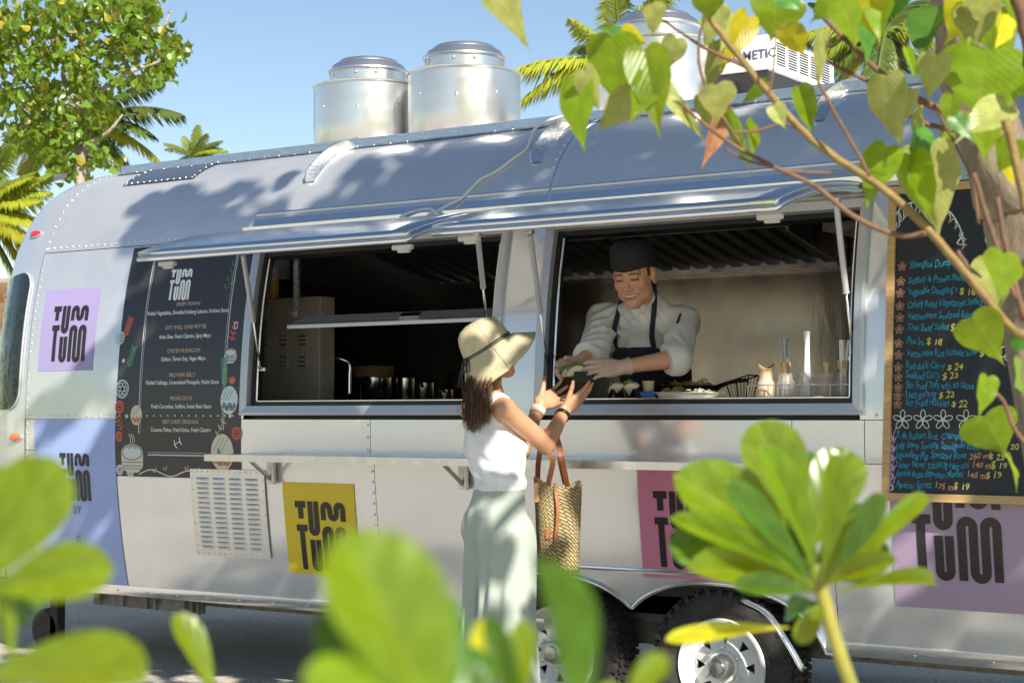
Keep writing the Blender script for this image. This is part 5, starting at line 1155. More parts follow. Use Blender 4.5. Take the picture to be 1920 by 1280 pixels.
for sg, l in ((1, .045), (-1, .05)):
    lp = [bk, bk + Vector((0, -.012, -.012)) + RIGHT * (sg * .012), bk + Vector((0, -.014, -l)) + RIGHT * (sg * .016), bk + Vector((0, -.012, -l - .006)) + RIGHT * (sg * .004), bk + Vector((0, -.008, -.014))]; cd.tube(catmull(lp, 5), .0026, 6)
for d in (-.02, -.012, .004): cd.tube(catmull([bk, bk + RIGHT * d + Vector((0, -.012, -.05)), bk + RIGHT * (d * 1.5) + Vector((0, -.014, -.115))], 5), .0026, 6)
cd.build("hat_cord", "cord_dark", woman, smooth=True)
# wrist bands
def band(a, b, f, r, w, m, name):
    c = a.lerp(b, f); d = (b - a).normalized(); mb = MB(); mb.tube([c - d * w / 2, c + d * w / 2], r, 24, caps=False); o = mb.build(name, m, woman, smooth=True); solid(o, .004, 1)
band(wRE, wRW, .84, .0285, .016, "black_trim", "bracelet"); mat("gauze", (.74, .62, .50), .85, bump=.3, bscale=140); band(wLE, wLW, .84, .0285, .030, "gauze", "wrist_cuff")
# ---------------------------------------------------------------- woven bag hanging from her arm
def weave():
    m = mat("woven", (.42, .33, .17), .75); nt = m.node_tree; N = nt.nodes; L = nt.links; tc = N.new("ShaderNodeTexCoord"); mp = N.new("ShaderNodeMapping"); mp.inputs["Scale"].default_value = (1, 1, 1)
    L.new(tc.outputs["UV"], mp.inputs[0]); ck = N.new("ShaderNodeTexBrick"); ck.offset = .5; ck.inputs["Scale"].default_value = 1.0; ck.inputs["Brick Width"].default_value = .030; ck.inputs["Row Height"].default_value = .011; ck.inputs["Mortar Size"].default_value = .0022
    ck.inputs["Color1"].default_value = (.50, .40, .21, 1); ck.inputs["Color2"].default_value = (.36, .28, .13, 1); ck.inputs["Mortar"].default_value = (.12, .085, .035, 1); mp.inputs["Rotation"].default_value = (0, 0, R_(42)); L.new(mp.outputs[0], ck.inputs["Vector"])
    L.new(ck.outputs["Color"], N["Principled BSDF"].inputs["Base Color"]); bp = N.new("ShaderNodeBump"); bp.invert = True; bp.inputs["Strength"].default_value = .9; bp.inputs["Distance"].default_value = .006; L.new(ck.outputs["Fac"], bp.inputs["Height"]); L.new(bp.outputs[0], N["Principled BSDF"].inputs["Normal"])
weave(); mat("leather", (.36, .13, .05), .45, c2=(.28, .09, .035), nscale=8, bump=.15, bscale=120); mat("leather_tan", (.60, .30, .17), .5)
mat("lining", (.70, .58, .50), .8)
bc = at(1046, 905, -.47); bb_ = at(1047, 1068, -.47); bag = empty("woven_bag", bb_, "woven straw tote bag with brown leather straps hanging from an arm", "bag")
bu = (RIGHT + FWD0 * .25).normalized(); bv = Vector((-bu.y, bu.x, 0)); H = bc.z - bb_.z; nA, nZ = 48, 14
bm = bmesh.new(); uvl = bm.loops.layers.uv.new("UVMap"); rows = []
def bagp(a, t):
    w = .082 + .016 * t; d = .055 + .018 * t; c = bb_.lerp(bc, t); s = abs(math.cos(a)) ** .75 * math.copysign(1, math.cos(a)); e = abs(math.sin(a)) ** .75 * math.copysign(1, math.sin(a))
    return c + bu * (w * s) + bv * (d * e) + Zv * (t ** 3 * (.018 * math.cos(2 * a) - .008 * math.cos(a)) - (1 - t) ** 6 * .01)
for j in range(nZ + 1): rows.append([bm.verts.new(bagp(2 * math.pi * i / nA, j / nZ) + (bagp(2 * math.pi * i / nA, j / nZ) - bb_.lerp(bc, j / nZ)).normalized() * (.0018 * math.sin(i * 2.1 + j * 1.7))) for i in range(nA)])
for j in range(nZ):
    for i in range(nA):
        f = bm.faces.new((rows[j][i], rows[j][(i + 1) % nA], rows[j + 1][(i + 1) % nA], rows[j + 1][i])); f.smooth = True
        for l, (ii, jj) in zip(f.loops, ((i, j), (i + 1, j), (i + 1, j + 1), (i, j + 1))): l[uvl].uv = (ii / nA * .5, jj / nZ * H)
bm.faces.new(rows[0][::-1]); bme = bpy.data.meshes.new("basket"); bm.to_mesh(bme); bm.free(); bo_ = link_mesh("basket", bme, "woven", bag); solid(bo_, .006)
ln = MB(); ln.grid([[Vector(bagp(2 * math.pi * i / 32, t)).lerp(bb_.lerp(bc, t), .06) for t in (.35, .7, .99)] for i in range(33)]); ln.build("lining", "lining", bag, smooth=True)
def flat_strap(P, w, name, m, nrm_=None):
    q = catmull(P, 6); G = []
    for i, p in enumerate(q):
        t = (q[min(i + 1, len(q) - 1)] - q[max(i - 1, 0)]).normalized(); vd = (CAM - p).normalized(); sd = t.cross(vd).normalized(); tw = math.sin(i * .25) * .35; sd = (sd + vd * tw).normalized(); nn = sd.cross(t); G.append([p - sd * w / 2, p - sd * w / 2 + nn * .003, p + sd * w / 2 + nn * .003, p + sd * w / 2, p - sd * w / 2])
    mb = MB(); mb.grid(G); mb.build(name, m, bag, smooth=False)
el = wRE.lerp(wRW, .12)
for (a, b, s) in (((1008, 905), (1060, 900), -1), ((1028, 915), (1064, 905), 1)):
    yy = -.47 - .05 * s; top = el + Zv * .040 + wf * (.01 * s)
    P = [at(a[0], a[1] + 95, yy - .03) if s > 0 else at(a[0], a[1] + 20, yy), at(a[0], a[1], yy - (.02 if s > 0 else 0)), at(a[0] + 2 + 6 * (s > 0), 862, (yy + el.y) / 2 - .03), el + RIGHT * -.025 - Zv * .0 + FWD0 * -.030, top, el + RIGHT * .038 + FWD0 * .0, at(b[0] - 10, 862, el.y), at(b[0], b[1] + 6, -.44)]
    flat_strap(P, .022, "strap", "leather")
flat_strap([at(1040, 905, -.545), at(1046, 960, -.545), at(1040, 1030, -.54)], .014, "leather_strip", "leather")
tg = MB(); q = at(1012, 922, -.555); tg.add([q + RIGHT * a + Zv * b + FWD0 * c for c in (0, -.004) for (a, b) in ((-.022, .035), (.022, .042), (.026, .01), (.006, -.038), (-.022, -.042))], [(0, 1, 2, 3, 4), (9, 8, 7, 6, 5)] + [(i, (i + 1) % 5, 5 + (i + 1) % 5, 5 + i) for i in range(5)]); tg.build("leather_tag", "leather_tan", bag)
# ================================================================== things on the serving counter
ZC = 1.4265
mat("paper_black", (.014, .014, .015), .55); mat("bun_dough", (.74, .68, .52), .6, c2=(.68, .61, .45), nscale=20, sss=.1); mat("herb", (.10, .22, .03), .5, c2=(.20, .30, .06), nscale=60); mat("fried", (.46, .19, .05), .5, c2=(.60, .32, .12), nscale=50, bump=.5, bscale=90)
mat("kraft", (.60, .47, .31), .8); mat("carton_blue", (.05, .16, .52), .4); mat("tray_white", (.72, .71, .66), .45); mat("wood_pale", (.66, .47, .27), .6, c2=(.55, .37, .19), nscale=20, stretch=(1, 1, .2), objvar=.12)
mat("straw_paper", (.78, .77, .76), .7, objvar=.06); mat("pan_black", (.015, .015, .015), .35, .4); mat("bamboo", (.50, .34, .15), .6, c2=(.38, .24, .10), nscale=14)
mat("jar_glass", (.80, .84, .84), .04, alpha=.12, spec=1.0, coat=1.0); mat("wire_steel", (.55, .53, .50), .25, 1.0); mat("sugar_brown", (.62, .44, .25), .7, c2=(.52, .35, .18), nscale=18)
mat("bottle_clear", (.72, .70, .62), .35, translucent=.3); mat("oil_yellow", (.62, .36, .02), .3, translucent=.3)
def bun(c, ax, up, r, label, group=None, open_=.5):
    """a folded steamed bun: two half moons opening at the top, filling between"""
    c = Vector(c); ax = Vector(ax).normalized(); up = Vector(up).normalized(); nn = ax.cross(up).normalized(); b = empty("bao_bun", c, label, "bun", group)
    for s in (-1, 1):
        G = []
        for i in range(11):
            th = math.pi * i / 10
            G.append([c + ax * (r * math.cos(th) * f) + up * (r * .95 * math.sin(th) * f) + nn * (s * (.0035 + open_ * .016 * (math.sin(th) * f) ** 1.4 + .006 * (1 - f ** 3) + o)) for f, o in ((.0, .004), (.5, .006), (.85, .005), (1.0, .001), (.97, -.005), (.5, -.005))])
        m = MB(); m.grid(G); m.build("dough_flap", "bun_dough", b, smooth=True)
    rr = random.Random(int(abs(c.x * 1e4)) % 997)
    fm = MB()
    for i in range(14):
        th = math.pi * rr.uniform(.15, .85); q = c + ax * (r * .8 * math.cos(th)) + up * (r * (.72 + .2 * rr.random()) * math.sin(th)) + nn * rr.uniform(-.007, .007); d = Vector((rr.gauss(0, 1), rr.gauss(0, 1), rr.gauss(0, 1))).normalized() * .010; fm.tube([q - d, q + d], .006, 5)
    fm.build("filling", "fried", b, smooth=True)
    hm = MB()
    for i in range(26):
        th = math.pi * rr.uniform(.1, .9); q = c + ax * (r * .85 * math.cos(th)) + up * (r * .98 * math.sin(th)) + nn * rr.uniform(-.010, .010); d = (up + Vector((rr.gauss(0, .7), rr.gauss(0, .7), rr.gauss(0, .4)))).normalized(); s_ = d.orthogonal().normalized(); l = rr.uniform(.010, .022); hm.add([q, q + d * l * .5 + s_ * .006, q + d * l, q + d * l * .5 - s_ * .006], [(0, 1, 2, 3)])
    hm.build("herbs", "herb", b); return b
def zig(c, ax, length, depth, h, n, name, label, cat):
    """folded holder: an upright zigzag of card"""
    c = Vector(c); ax = Vector(ax).normalized(); dp = Vector((-ax.y, ax.x, 0)); P = []
    for i in range(2 * n + 1): P.append(c + ax * (length * (i / (2 * n) - .5)) + Vector((0, 0, h if i % 2 else 0.002)))
    m = MB(); G = [[p - dp * depth / 2, p + dp * depth / 2] for p in P]; m.grid(G); o = m.build(name, "paper_black"); solid(o, .003, 0); return tag(o, label, cat)
# held portion
hc = at(1086, 706, -.125); axh = (RIGHT + FWD0 * .15).normalized()
hd = MB(); dv = Vector((-axh.y, axh.x, 0)); z = Vector((0, 0, 1))
def slab(a0, a1, d0, d1, z0, z1): hd.add([hc + axh * a + dv * d + z * q for a in (a0, a1) for d in (d0, d1) for q in (z0, z1)], [(0, 1, 3, 2), (4, 6, 7, 5), (0, 4, 5, 1), (2, 3, 7, 6), (0, 2, 6, 4), (1, 5, 7, 3)])
hd.add([hc + axh * a + dv * d + z * q for (a, d, q) in ((-.03, -.030, -.020), (.055, -.030, -.020), (.045, -.034, .022), (-.024, -.034, .022), (-.03, .03, -.02), (.055, .03, -.02), (.048, .034, .022), (-.024, .034, .022))], [(0, 1, 2, 3), (4, 7, 6, 5), (0, 4, 5, 1), (0, 3, 7, 4), (1, 5, 6, 2)])
o = hd.build("food_holder", "paper_black"); solid(o, .002, 0); tag(o, "small black card food holder passed between two pairs of hands", "food holder")
bun(hc + axh * -.012 + z * .004 - dv * .005, axh, z + axh * .15, .048, "pale folded bun standing upright in the hand held black holder", open_=.55)
bun(hc + axh * -.030 + z * .0 + dv * .020, axh, z + axh * -.1, .045, "pale folded bun half hidden behind another in the hand held holder", open_=.5)
# counter row
def cpt(px, Y, z=ZC): p = at(px, 740, Y); return Vector((p.x, Y, z))
zig(cpt(1176, .125), (1, 0, 0), .165, .09, .052, 3, "taco_rack", "black zigzag card rack on the counter holding two buns", "rack")
bun(cpt(1160, .125, ZC + .036), (.75, -.15, .65), (-.65, -.1, .75), .048, "folded bun with herbs leaning in the rack at its window jamb side", open_=.7)
bun(cpt(1187, .125, ZC + .036), (.75, -.15, .65), (-.65, -.1, .75), .048, "folded bun with herbs leaning in the rack beside the blue carton", open_=.7)
c = cpt(1216, .16); MB().box(c + Vector((0, 0, .02)), (.085, .07, .04), Matrix.Rotation(.2, 3, 'Z'), bev=.003).build("carton", "carton_blue"); tag(bpy.data.objects["carton"], "small bright blue carton on the counter under a paper cup", "carton")
m = MB(); m.lathe([(.001, .001), (.022, .001), (.0275, .045), (.0285, .047), (.0265, .046), (.021, .006)], c + Vector((0, 0, .041)), 28); tag(autosmooth(m.build("paper_cup", "kraft")), "small kraft paper cup standing on the blue carton", "cup")
c = cpt(1290, .16); tr = MB(); L2, W2 = .135, .06
def rr_loop(l, w, z, n=6, r=.02): return [c + Vector((sx * (l - r) + r * math.cos(a), sy * (w - r) + r * math.sin(a), z)) for sx, sy, a0 in ((1, 1, 0), (-1, 1, 90), (-1, -1, 180), (1, -1, 270)) for a in [R_(a0 + 90 * k / n) for k in range(n + 1)]]
rows_ = [rr_loop(L2 * .84, W2 * .8, .002), rr_loop(L2, W2, .036), rr_loop(L2 * 1.04, W2 * 1.06, .037), rr_loop(L2 * 1.04, W2 * 1.06, .034), rr_loop(L2 * .98, W2 * .97, .032), rr_loop(L2 * .82, W2 * .78, .006)]
tr.grid([[rw[i] for rw in rows_] for i in range(len(rows_[0]))], closeu=True); tr.poly(rows_[-1]); tray = empty("food_tray", c, "shallow white food tray with shredded salad on the counter", "tray"); autosmooth(tr.build("tray", "tray_white", tray), 40)
def heap(parent, c, rx, ry, n, m, name, seed, l=.02, r=.003):
    q = MB(); rr = random.Random(seed)
    for i in range(n):
        p = c + Vector((rr.gauss(0, rx * .45), rr.gauss(0, ry * .45), abs(rr.gauss(0, .008)))); d = Vector((rr.gauss(0, 1), rr.gauss(0, 1), rr.gauss(0, .45))).normalized() * l * rr.uniform(.5, 1.2); q.tube([p - d / 2, p + Vector((0, 0, .003)), p + d / 2], r, 5)
    return tag(q.build(name, m, parent, smooth=True), kind="stuff")
heap(tray, c + Vector((-.07, 0, .034)), .045, .04, 60, "fried", "carrot_salad", 4); heap(tray, c + Vector((-.06, 0, .040)), .05, .04, 30, "herb", "herbs", 5); heap(tray, c + Vector((.06, 0, .03)), .06, .04, 50, "bun_dough", "slaw", 6)
c = cpt(1296, .36); pn_ = empty("frying_pan", c, "black frying pan of food behind the white tray", "pan"); m = MB(); m.lathe([(.001, .03), (.10, .03), (.135, .06), (.138, .07), (.134, .07), (.10, .036), (.001, .036)], c, 40); autosmooth(m.build("pan", "pan_black", pn_), 40)
m = MB(); m.tube(catmull([c + Vector((.13, 0, .065)), c + Vector((.22, -.02, .085)), c + Vector((.29, -.03, .09))], 4), .009, 8); m.build("handle", "pan_black", pn_, smooth=True); heap(pn_, c + Vector((-.03, 0, .062)), .10, .08, 70, "fried", "noodles", 9, .05); heap(pn_, c + Vector((.05, 0, .066)), .06, .05, 24, "bun_dough", "prawns", 10, .03, .006)
# wire basket
c = cpt(1392, .33); wb = MB()
for f in (0, 1):
    for sx in (-1, 1): wb.tube([c + Vector((sx * .055, -.05 + .1 * f, .11 if sx > 0 else .08)), c + Vector((sx * .035, -.03 + .06 * f, .005))], .003, 5)
lp = [c + Vector((a * .055, b * .05, .095 + .015 * a)) for a, b in ((-1, -1), (1, -1), (1, 1), (-1, 1), (-1, -1))]; wb.tube(lp, .0035, 5); lp2 = [c + Vector((a * .035, b * .03, .005)) for a, b in ((-1, -1), (1, -1), (1, 1), (-1, 1), (-1, -1))]; wb.tube(lp2, .003, 5)
for i in range(7):
    t = i / 6; wb.tube([c + Vector((-.055 + .11 * t, -.05, .08 + .03 * t)), c + Vector((-.035 + .07 * t, -.03, .005))], .0014, 4); wb.tube([c + Vector((-.055 + .11 * t, .05, .08 + .03 * t)), c + Vector((-.035 + .07 * t, .03, .005))], .0014, 4)
wb.tube([lp[0].lerp(lp[3], .5), lp[0].lerp(lp[3], .5) + Vector((-.14, .02, -.055))], .004, 6); tag(wb.build("fry_basket", "pan_black"), "black wire fry basket tilted on the counter beside the jar caddy", "basket")
# caddy with five jars
jx = [cpt(p, .15).x for p in (1436, 1474, 1514, 1551, 1583)]; cad = MB(); x0, x1 = jx[0] - .058, jx[-1] + .055
for zz in (.006, .062):
    for y in (.098, .202): cad.tube([(x0, y, ZC + zz), (x1, y, ZC + zz)], .0022, 6)
    for x in (x0, x1): cad.tube([(x, .098, ZC + zz), (x, .202, ZC + zz)], .0022, 6)
for i in range(6):
    x = x0 + (x1 - x0) * i / 5
    for y in (.098, .202): cad.tube([(x, y, ZC), (x, y, ZC + .063)], .0022, 6)
tag(cad.build("jar_caddy", "wire_steel"), "low steel wire caddy holding a row of glass jars on the counter", "caddy")
jprof = [(.001, .004), (.034, .004), (.039, .010), (.040, .02), (.040, .066), (.038, .076), (.031, .086), (.030, .090), (.0325, .092), (.0325, .096), (.030, .098), (.0325, .100), (.0325, .104), (.030, .107), (.030, .112)]
jin = [(.028, .112), (.028, .088), (.036, .076), (.0378, .066), (.0378, .02), (.034, .008), (.001, .008)]
jm = MB(); jm.lathe(jprof + jin, n=36); jme = jm.mesh("jar"); jme.materials.append(MAT["jar_glass"]); jme.polygons.foreach_set("use_smooth", [True] * len(jme.polygons))
lab = ["glass jar stuffed with a crumpled kraft paper bag beside the wire basket", "glass jar of crossed wooden spoons beside the kraft filled jar", "glass jar packed with tall paper wrapped straws in the caddy", "glass jar holding flat wooden sticks beside the straw jar", "glass jar of wooden forks beside the window jamb"]
for x, l in zip(jx, lab): tag(copy_obj(jme, "glass_jar", Matrix.Translation((x, .15, ZC))), l, "jar", "glass jars in the wire caddy")
rr = random.Random(12)
m = MB(); G = []
for a in np.linspace(0, 2 * math.pi, 33): G.append([Vector((jx[0], .15, ZC)) + Vector((r * math.cos(a) * (1 + .03 * math.sin(5 * a + z_ * 90)), r * math.sin(a) * (1 + .03 * math.sin(4 * a)), z_ + (.012 * math.sin(2 * a) if z_ > .13 else 0))) for r, z_ in ((.001, .0095), (.035, .0095), (.037, .03), (.0365, .07), (.027, .087), (.0265, .112), (.030, .128), (.036, .142))])
m.grid(G); o = m.build("paper_bag", "sugar_brown", smooth=True); solid(o, .0012, -1); tag(o, "crumpled kraft paper bag pushed down inside a glass jar", "paper bag")
def sticks(jx_, n, L, w, t, m, name, label, cat, grp, spread, head=False, base=.010):
    q = MB()
    if head: 
        G = [];
        for i, (zz, ww) in enumerate(((0, .5), (.3, .42), (.65, .4), (.75, .75), (.85, 1.15), (.95, 1.0), (1.0, .45))): G.append([Vector((-ww * w / 2, -t / 2, zz * L)), Vector((ww * w / 2, -t / 2, zz * L)), Vector((ww * w / 2, t / 2, zz * L)), Vector((-ww * w / 2, t / 2, zz * L)), Vector((-ww * w / 2, -t / 2, zz * L))])
        q.grid(G)
    elif t >= w * .6: q.tube([(0, 0, 0), (0, 0, L)], w / 2, 8)
    else: q.box((0, 0, L / 2), (w, t, L), bev=min(t, w) * .3)
    me_ = q.mesh(name); me_.materials.append(MAT[m])
    for i in range(n):
        a = rr.uniform(0, 6.28); ra = rr.uniform(.2, 1) * .020; la = math.atan2(spread, L); p = Vector((jx_ + ra * math.cos(a) * .8, .15 + ra * math.sin(a) * .8, ZC + base)); top = Vector((jx_ - math.cos(a) * spread * rr.uniform(-.6, 1), .15 - math.sin(a) * spread * rr.uniform(-.4, 1) * .6, ZC + L)); d = (top - p).normalized()
        M = d.to_track_quat('Z', 'Y').to_matrix().to_4x4() @ Matrix.Rotation(rr.uniform(0, 6.28), 4, 'Z'); M.translation = p; tag(copy_obj(me_, name, M), label, cat, grp)
sticks(jx[1], 12, .150, .016, .003, "wood_pale", "wooden_spoon", "pale wooden spoon leaning among others in a glass jar", "spoon", "wooden spoons in a jar", .026, True)
sticks(jx[2], 26, .275, .0115, .011, "straw_paper", "paper_straw", "tall white paper wrapped straw standing in a glass jar", "straw", "paper wrapped straws", .012)
sticks(jx[1], 7, .250, .0075, .0075, "grey_paint", "metal_straw", "grey straw rising behind the wooden spoons in a jar", "straw", "grey straws", .045)
sticks(jx[3], 18, .145, .012, .002, "wood_pale", "wooden_stick", "flat pale wooden stick standing packed in a glass jar", "stick", "wooden sticks in a jar", .014)
sticks(jx[4], 12, .155, .015, .003, "wood_pale", "wooden_fork", "wooden fork handle standing in the jar by the window jamb", "fork", "wooden forks in a jar", .024, True)
sticks(jx[4], 5, .235, .012, .011, "straw_paper", "reflection_straw", "pale straw added for a reflection, behind the wooden forks by the window jamb", "straw", "pale straws", .03)  # added sheaf, stands in for straws mirrored in the back steel
# ================================================================== kitchen things seen through the left opening
WT = 1.451
def pot(px, Y, r, h, label, handle=True, lid=False):
    p = at(px, 740, Y); c = Vector((p.x, Y, WT)); e = empty("cooking_pot", c, label, "pot"); m = MB(); m.lathe([(r * .95, 0), (r, .01), (r, h), (r + .004, h + .002), (r - .003, h), (r - .003, .01), (.001, .01)], c, 40); autosmooth(m.build("pot_body", "pot_steel", e), 40)
    if handle: q = MB(); q.tube(catmull([c + Vector((.5 * r, -.88 * r, h * .75)), c + Vector((.75 * r, -1.3 * r, h * .85)), c + Vector((1.1 * r, -1.9 * r, h * 1.0))], 4), .009, 8, flat=.6); q.build("handle", "pan_black", e, smooth=True)
    return c, e
mat("pot_steel", (.62, .60, .55), .16, 1.0, rvar=.05)
c, _ = pot(700, 1.5, .115, .135, "large steel pot with a bamboo steamer on top on the back counter")
m = MB(); m.lathe([(.10, 0), (.118, 0), (.120, .03), (.118, .032), (.120, .034), (.120, .062), (.10, .064), (.001, .07)], c + Vector((0, 0, .14)), 40); tag(autosmooth(m.build("bamboo_steamer", "bamboo")), "round bamboo steamer basket sitting on the large steel pot", "steamer")
pot(760, 1.5, .055, .13, "narrow tall steel pot beside the steamer pot", False); pot(795, 1.46, .058, .10, "small steel saucepan with a dark handle on the back counter"); pot(835, 1.5, .045, .06, "smallest steel saucepan on the back counter by the hat")
b = at(512, 548, .68); bz = ct + .001; e = empty("squeeze_bottle", (b.x, .68, bz), "clear squeeze bottle of yellow oil standing on the steel cabinet", "bottle")
m = MB(); m.lathe([(.001, 0), (.030, 0), (.032, .006), (.032, .10), (.0319, .104)], (b.x, .68, bz), 28); m.build("oil", "oil_yellow", e, smooth=True); m = MB(); m.lathe([(.032, .104), (.032, .135), (.026, .150), (.024, .152)], (b.x, .68, bz), 28); m.build("bottle_body", "bottle_clear", e, smooth=True)
m = MB(); m.lathe([(.026, .148), (.026, .168), (.012, .174), (.005, .205), (.001, .206)], (b.x, .68, bz), 24); autosmooth(m.build("nozzle_cap", "tray_white", e), 40)
# ================================================================== tank and box slung under the floor
mat("green_plastic", (.03, .16, .09), .45); mat("crate_blue", (.012, .025, .14), .5)
a = at(330, 1143, .55); m = MB(); G = [[(a.x + r * 1.3 * math.cos(q), .55 + r * .7 * math.sin(q), z) for r, z in ((.001, .305), (.12, .308), (.15, .33), (.155, .40), (.15, .45))] for q in np.linspace(0, 2 * math.pi, 29)]; m.grid(G); m.build("water_tank", "green_plastic", trailer, smooth=True)
a = at(458, 1138, .6); bx_ = MB().box((a.x, .6, .385), (.30, .2, .13), bev=.006).build("storage_box", "crate_blue", trailer)
V, F = text_geo("ing Isles of You\"", .034, 'CENTER'); m = MB(); m.add([(a.x + v[0], .4985, .335 + v[1]) for v in V], F); m.build("lettering", "print_white", bx_)
# ================================================================== vegetation
def leaf_mat(name, base, vein, trl, rough=.35, tcol=None, var=.25, vs=9.0):
    m = mat(name, base, rough, translucent=trl, tcol=tcol, objvar=var, c2=tuple(b * 1.6 for b in base), nscale=4.5, spec=.5, coat=(.35 if 'naupaka' in name else 0)); nt = m.node_tree; N = nt.nodes; L = nt.links
    tc = N.new("ShaderNodeTexCoord"); sx = N.new("ShaderNodeSeparateXYZ"); L.new(tc.outputs["Object"], sx.inputs[0])
    def mth(op, a, b=None):
        n = N.new("ShaderNodeMath"); n.operation = op
        for i, v in enumerate((a, b)):
            if v is None: continue
            if isinstance(v, (int, float)): n.inputs[i].default_value = v
            else: L.new(v, n.inputs[i])
        return n.outputs[0]
    ay = mth('ABSOLUTE', sx.outputs["Y"]); mid = mth('LESS_THAN', ay, .012); s = mth('SINE', mth('MULTIPLY', mth('SUBTRACT', sx.outputs["X"], mth('MULTIPLY', ay, .9)), vs * 6.28)); sv = mth('GREATER_THAN', s, .965); f = mth('MAXIMUM', mid, mth('MULTIPLY', sv, .55))
    b = N["Principled BSDF"]; lk = b.inputs["Base Color"].links[0].from_socket; mx = N.new("ShaderNodeMixRGB"); L.new(mth('MULTIPLY', f, .30), mx.inputs[0]); L.new(lk, mx.inputs[1]); mx.inputs[2].default_value = (*vein, 1); L.new(mx.outputs[0], b.inputs["Base Color"])
    bp = N.new("ShaderNodeBump"); bp.inputs["Strength"].default_value = .07; bp.inputs["Distance"].default_value = .01; L.new(s, bp.inputs["Height"]); L.new(bp.outputs[0], b.inputs["Normal"])
leaf_mat("heart_green", (.12, .21, .010), (.34, .36, .08), .50, tcol=(.44, .52, .008)); leaf_mat("heart_pale", (.27, .29, .085), (.42, .40, .16), .45, tcol=(.40, .41, .07)); leaf_mat("heart_dark", (.05, .14, .02), (.2, .26, .06), .30, tcol=(.14, .30, .02)); leaf_mat("heart_yellow", (.44, .40, .02), (.6, .5, .1), .55, tcol=(.70, .62, .02))
leaf_mat("naupaka", (.085, .15, .006), (.36, .38, .10), .36, rough=.28, tcol=(.55, .58, .005), var=.2, vs=5); leaf_mat("naupaka_dark", (.04, .10, .008), (.16, .24, .05), .24, rough=.28, tcol=(.18, .30, .008), vs=5); leaf_mat("naupaka_yellow", (.36, .34, .012), (.5, .48, .14), .5, rough=.3, tcol=(.7, .62, .02), vs=5)
mat("branch_olive", (.17, .11, .04), .6, c2=(.25, .17, .05), nscale=25, bump=.3, bscale=60)
mat("dead_leaf", (.45, .22, .11), .7, c2=(.3, .13, .06), nscale=5, translucent=.2)
mat("twig", (.18, .095, .05), .7, c2=(.11, .06, .035), nscale=30); mat("bark", (.26, .21, .15), .9, c2=(.13, .10, .07), nscale=14, bump=.9, bscale=22, stretch=(1, 1, .35)); mat("twig_green", (.20, .22, .035), .55, c2=(.32, .28, .05), nscale=20)
mat("pale_bark", (.42, .36, .29), .85, c2=(.28, .23, .18), nscale=10, bump=.5, bscale=30)
def heart_mesh(seed, fold=.14, curl=.10):
    rr = random.Random(seed); out = [(0, 0), (-.045, .07), (-.075, .18), (-.065, .30), (-.005, .41), (.10, .485), (.24, .505), (.40, .46), (.55, .365), (.69, .25), (.82, .135), (.92, .05), (1.10, 0)]
    m = MB(); 
    for s in (-1, 1):
        G = []
        for (x, y) in out:
            xm = min(max(x * .96 + .02, 0), 1.06); w = rr.uniform(-.03, .03)
            G.append([Vector((xm + (x - xm) * f, s * y * f, fold * (y * f) - curl * (xm ** 2) - .16 * (y * f) ** 2 + w * f + .035 * math.sin((7 + seed) * x + s * 1.3 + seed) * f)) for f in (0, .35, .7, 1.0)])
        m.grid(G, flip=(s > 0))
    me = m.mesh("leaf"); me.polygons.foreach_set("use_smooth", [True] * len(me.polygons)); return me
def spoon_mesh(seed, fold=.10, curl=.18):
    rr = random.Random(seed); out = [(0, .03), (.1, .06), (.22, .12), (.36, .21), (.5, .30), (.64, .37), (.76, .395), (.86, .37), (.94, .29), (.985, .17), (1.0, 0)]
    m = MB()
    for s in (-1, 1):
        G = []
        for (x, y) in out: G.append([Vector((x, s * y * f, fold * y * f - curl * x * x - .10 * (y * f) ** 2 * (1 + x) + .012 * math.sin(7 * x + seed) * f)) for f in (0, .33, .67, 1.0)])
        m.grid(G, flip=(s > 0))
    me = m.mesh("leaf"); me.polygons.foreach_set("use_smooth", [True] * len(me.polygons)); return me
HEART = {}; 
def leafmesh(kind, mname, v):
    k = (kind, mname, v)
    if k not in HEART: me = heart_mesh(v + 3, (.10, .30, .05, .42, -.12)[v], (.10, .22, .32, .05, .18)[v]) if kind == 'h' else spoon_mesh(v + 9, (.34, .48, .24, .4, .3)[v], (.28, .42, .16, .3, .3)[v]); me.materials.append(MAT[mname]); HEART[k] = me
    return HEART[k]
def place_leaf(kind, mname, base, tip, width, parent, face=None, v=0, wscale=1.0, name="leaf"):
    base, tip = Vector(base), Vector(tip); x = (tip - base); L = x.length; x.normalize(); f = Vector(face) if face is not None else (CAM - base); f = (f - x * f.dot(x)).normalized(); y = f.cross(x)
    wd = width / (1.0 if kind == "h" else .79); M = Matrix((x * L, y * wd, f * ((L + wd) / 2))).transposed().to_4x4(); M.translation = base
    return copy_obj(leafmesh(kind, mname, v), name, M, parent)
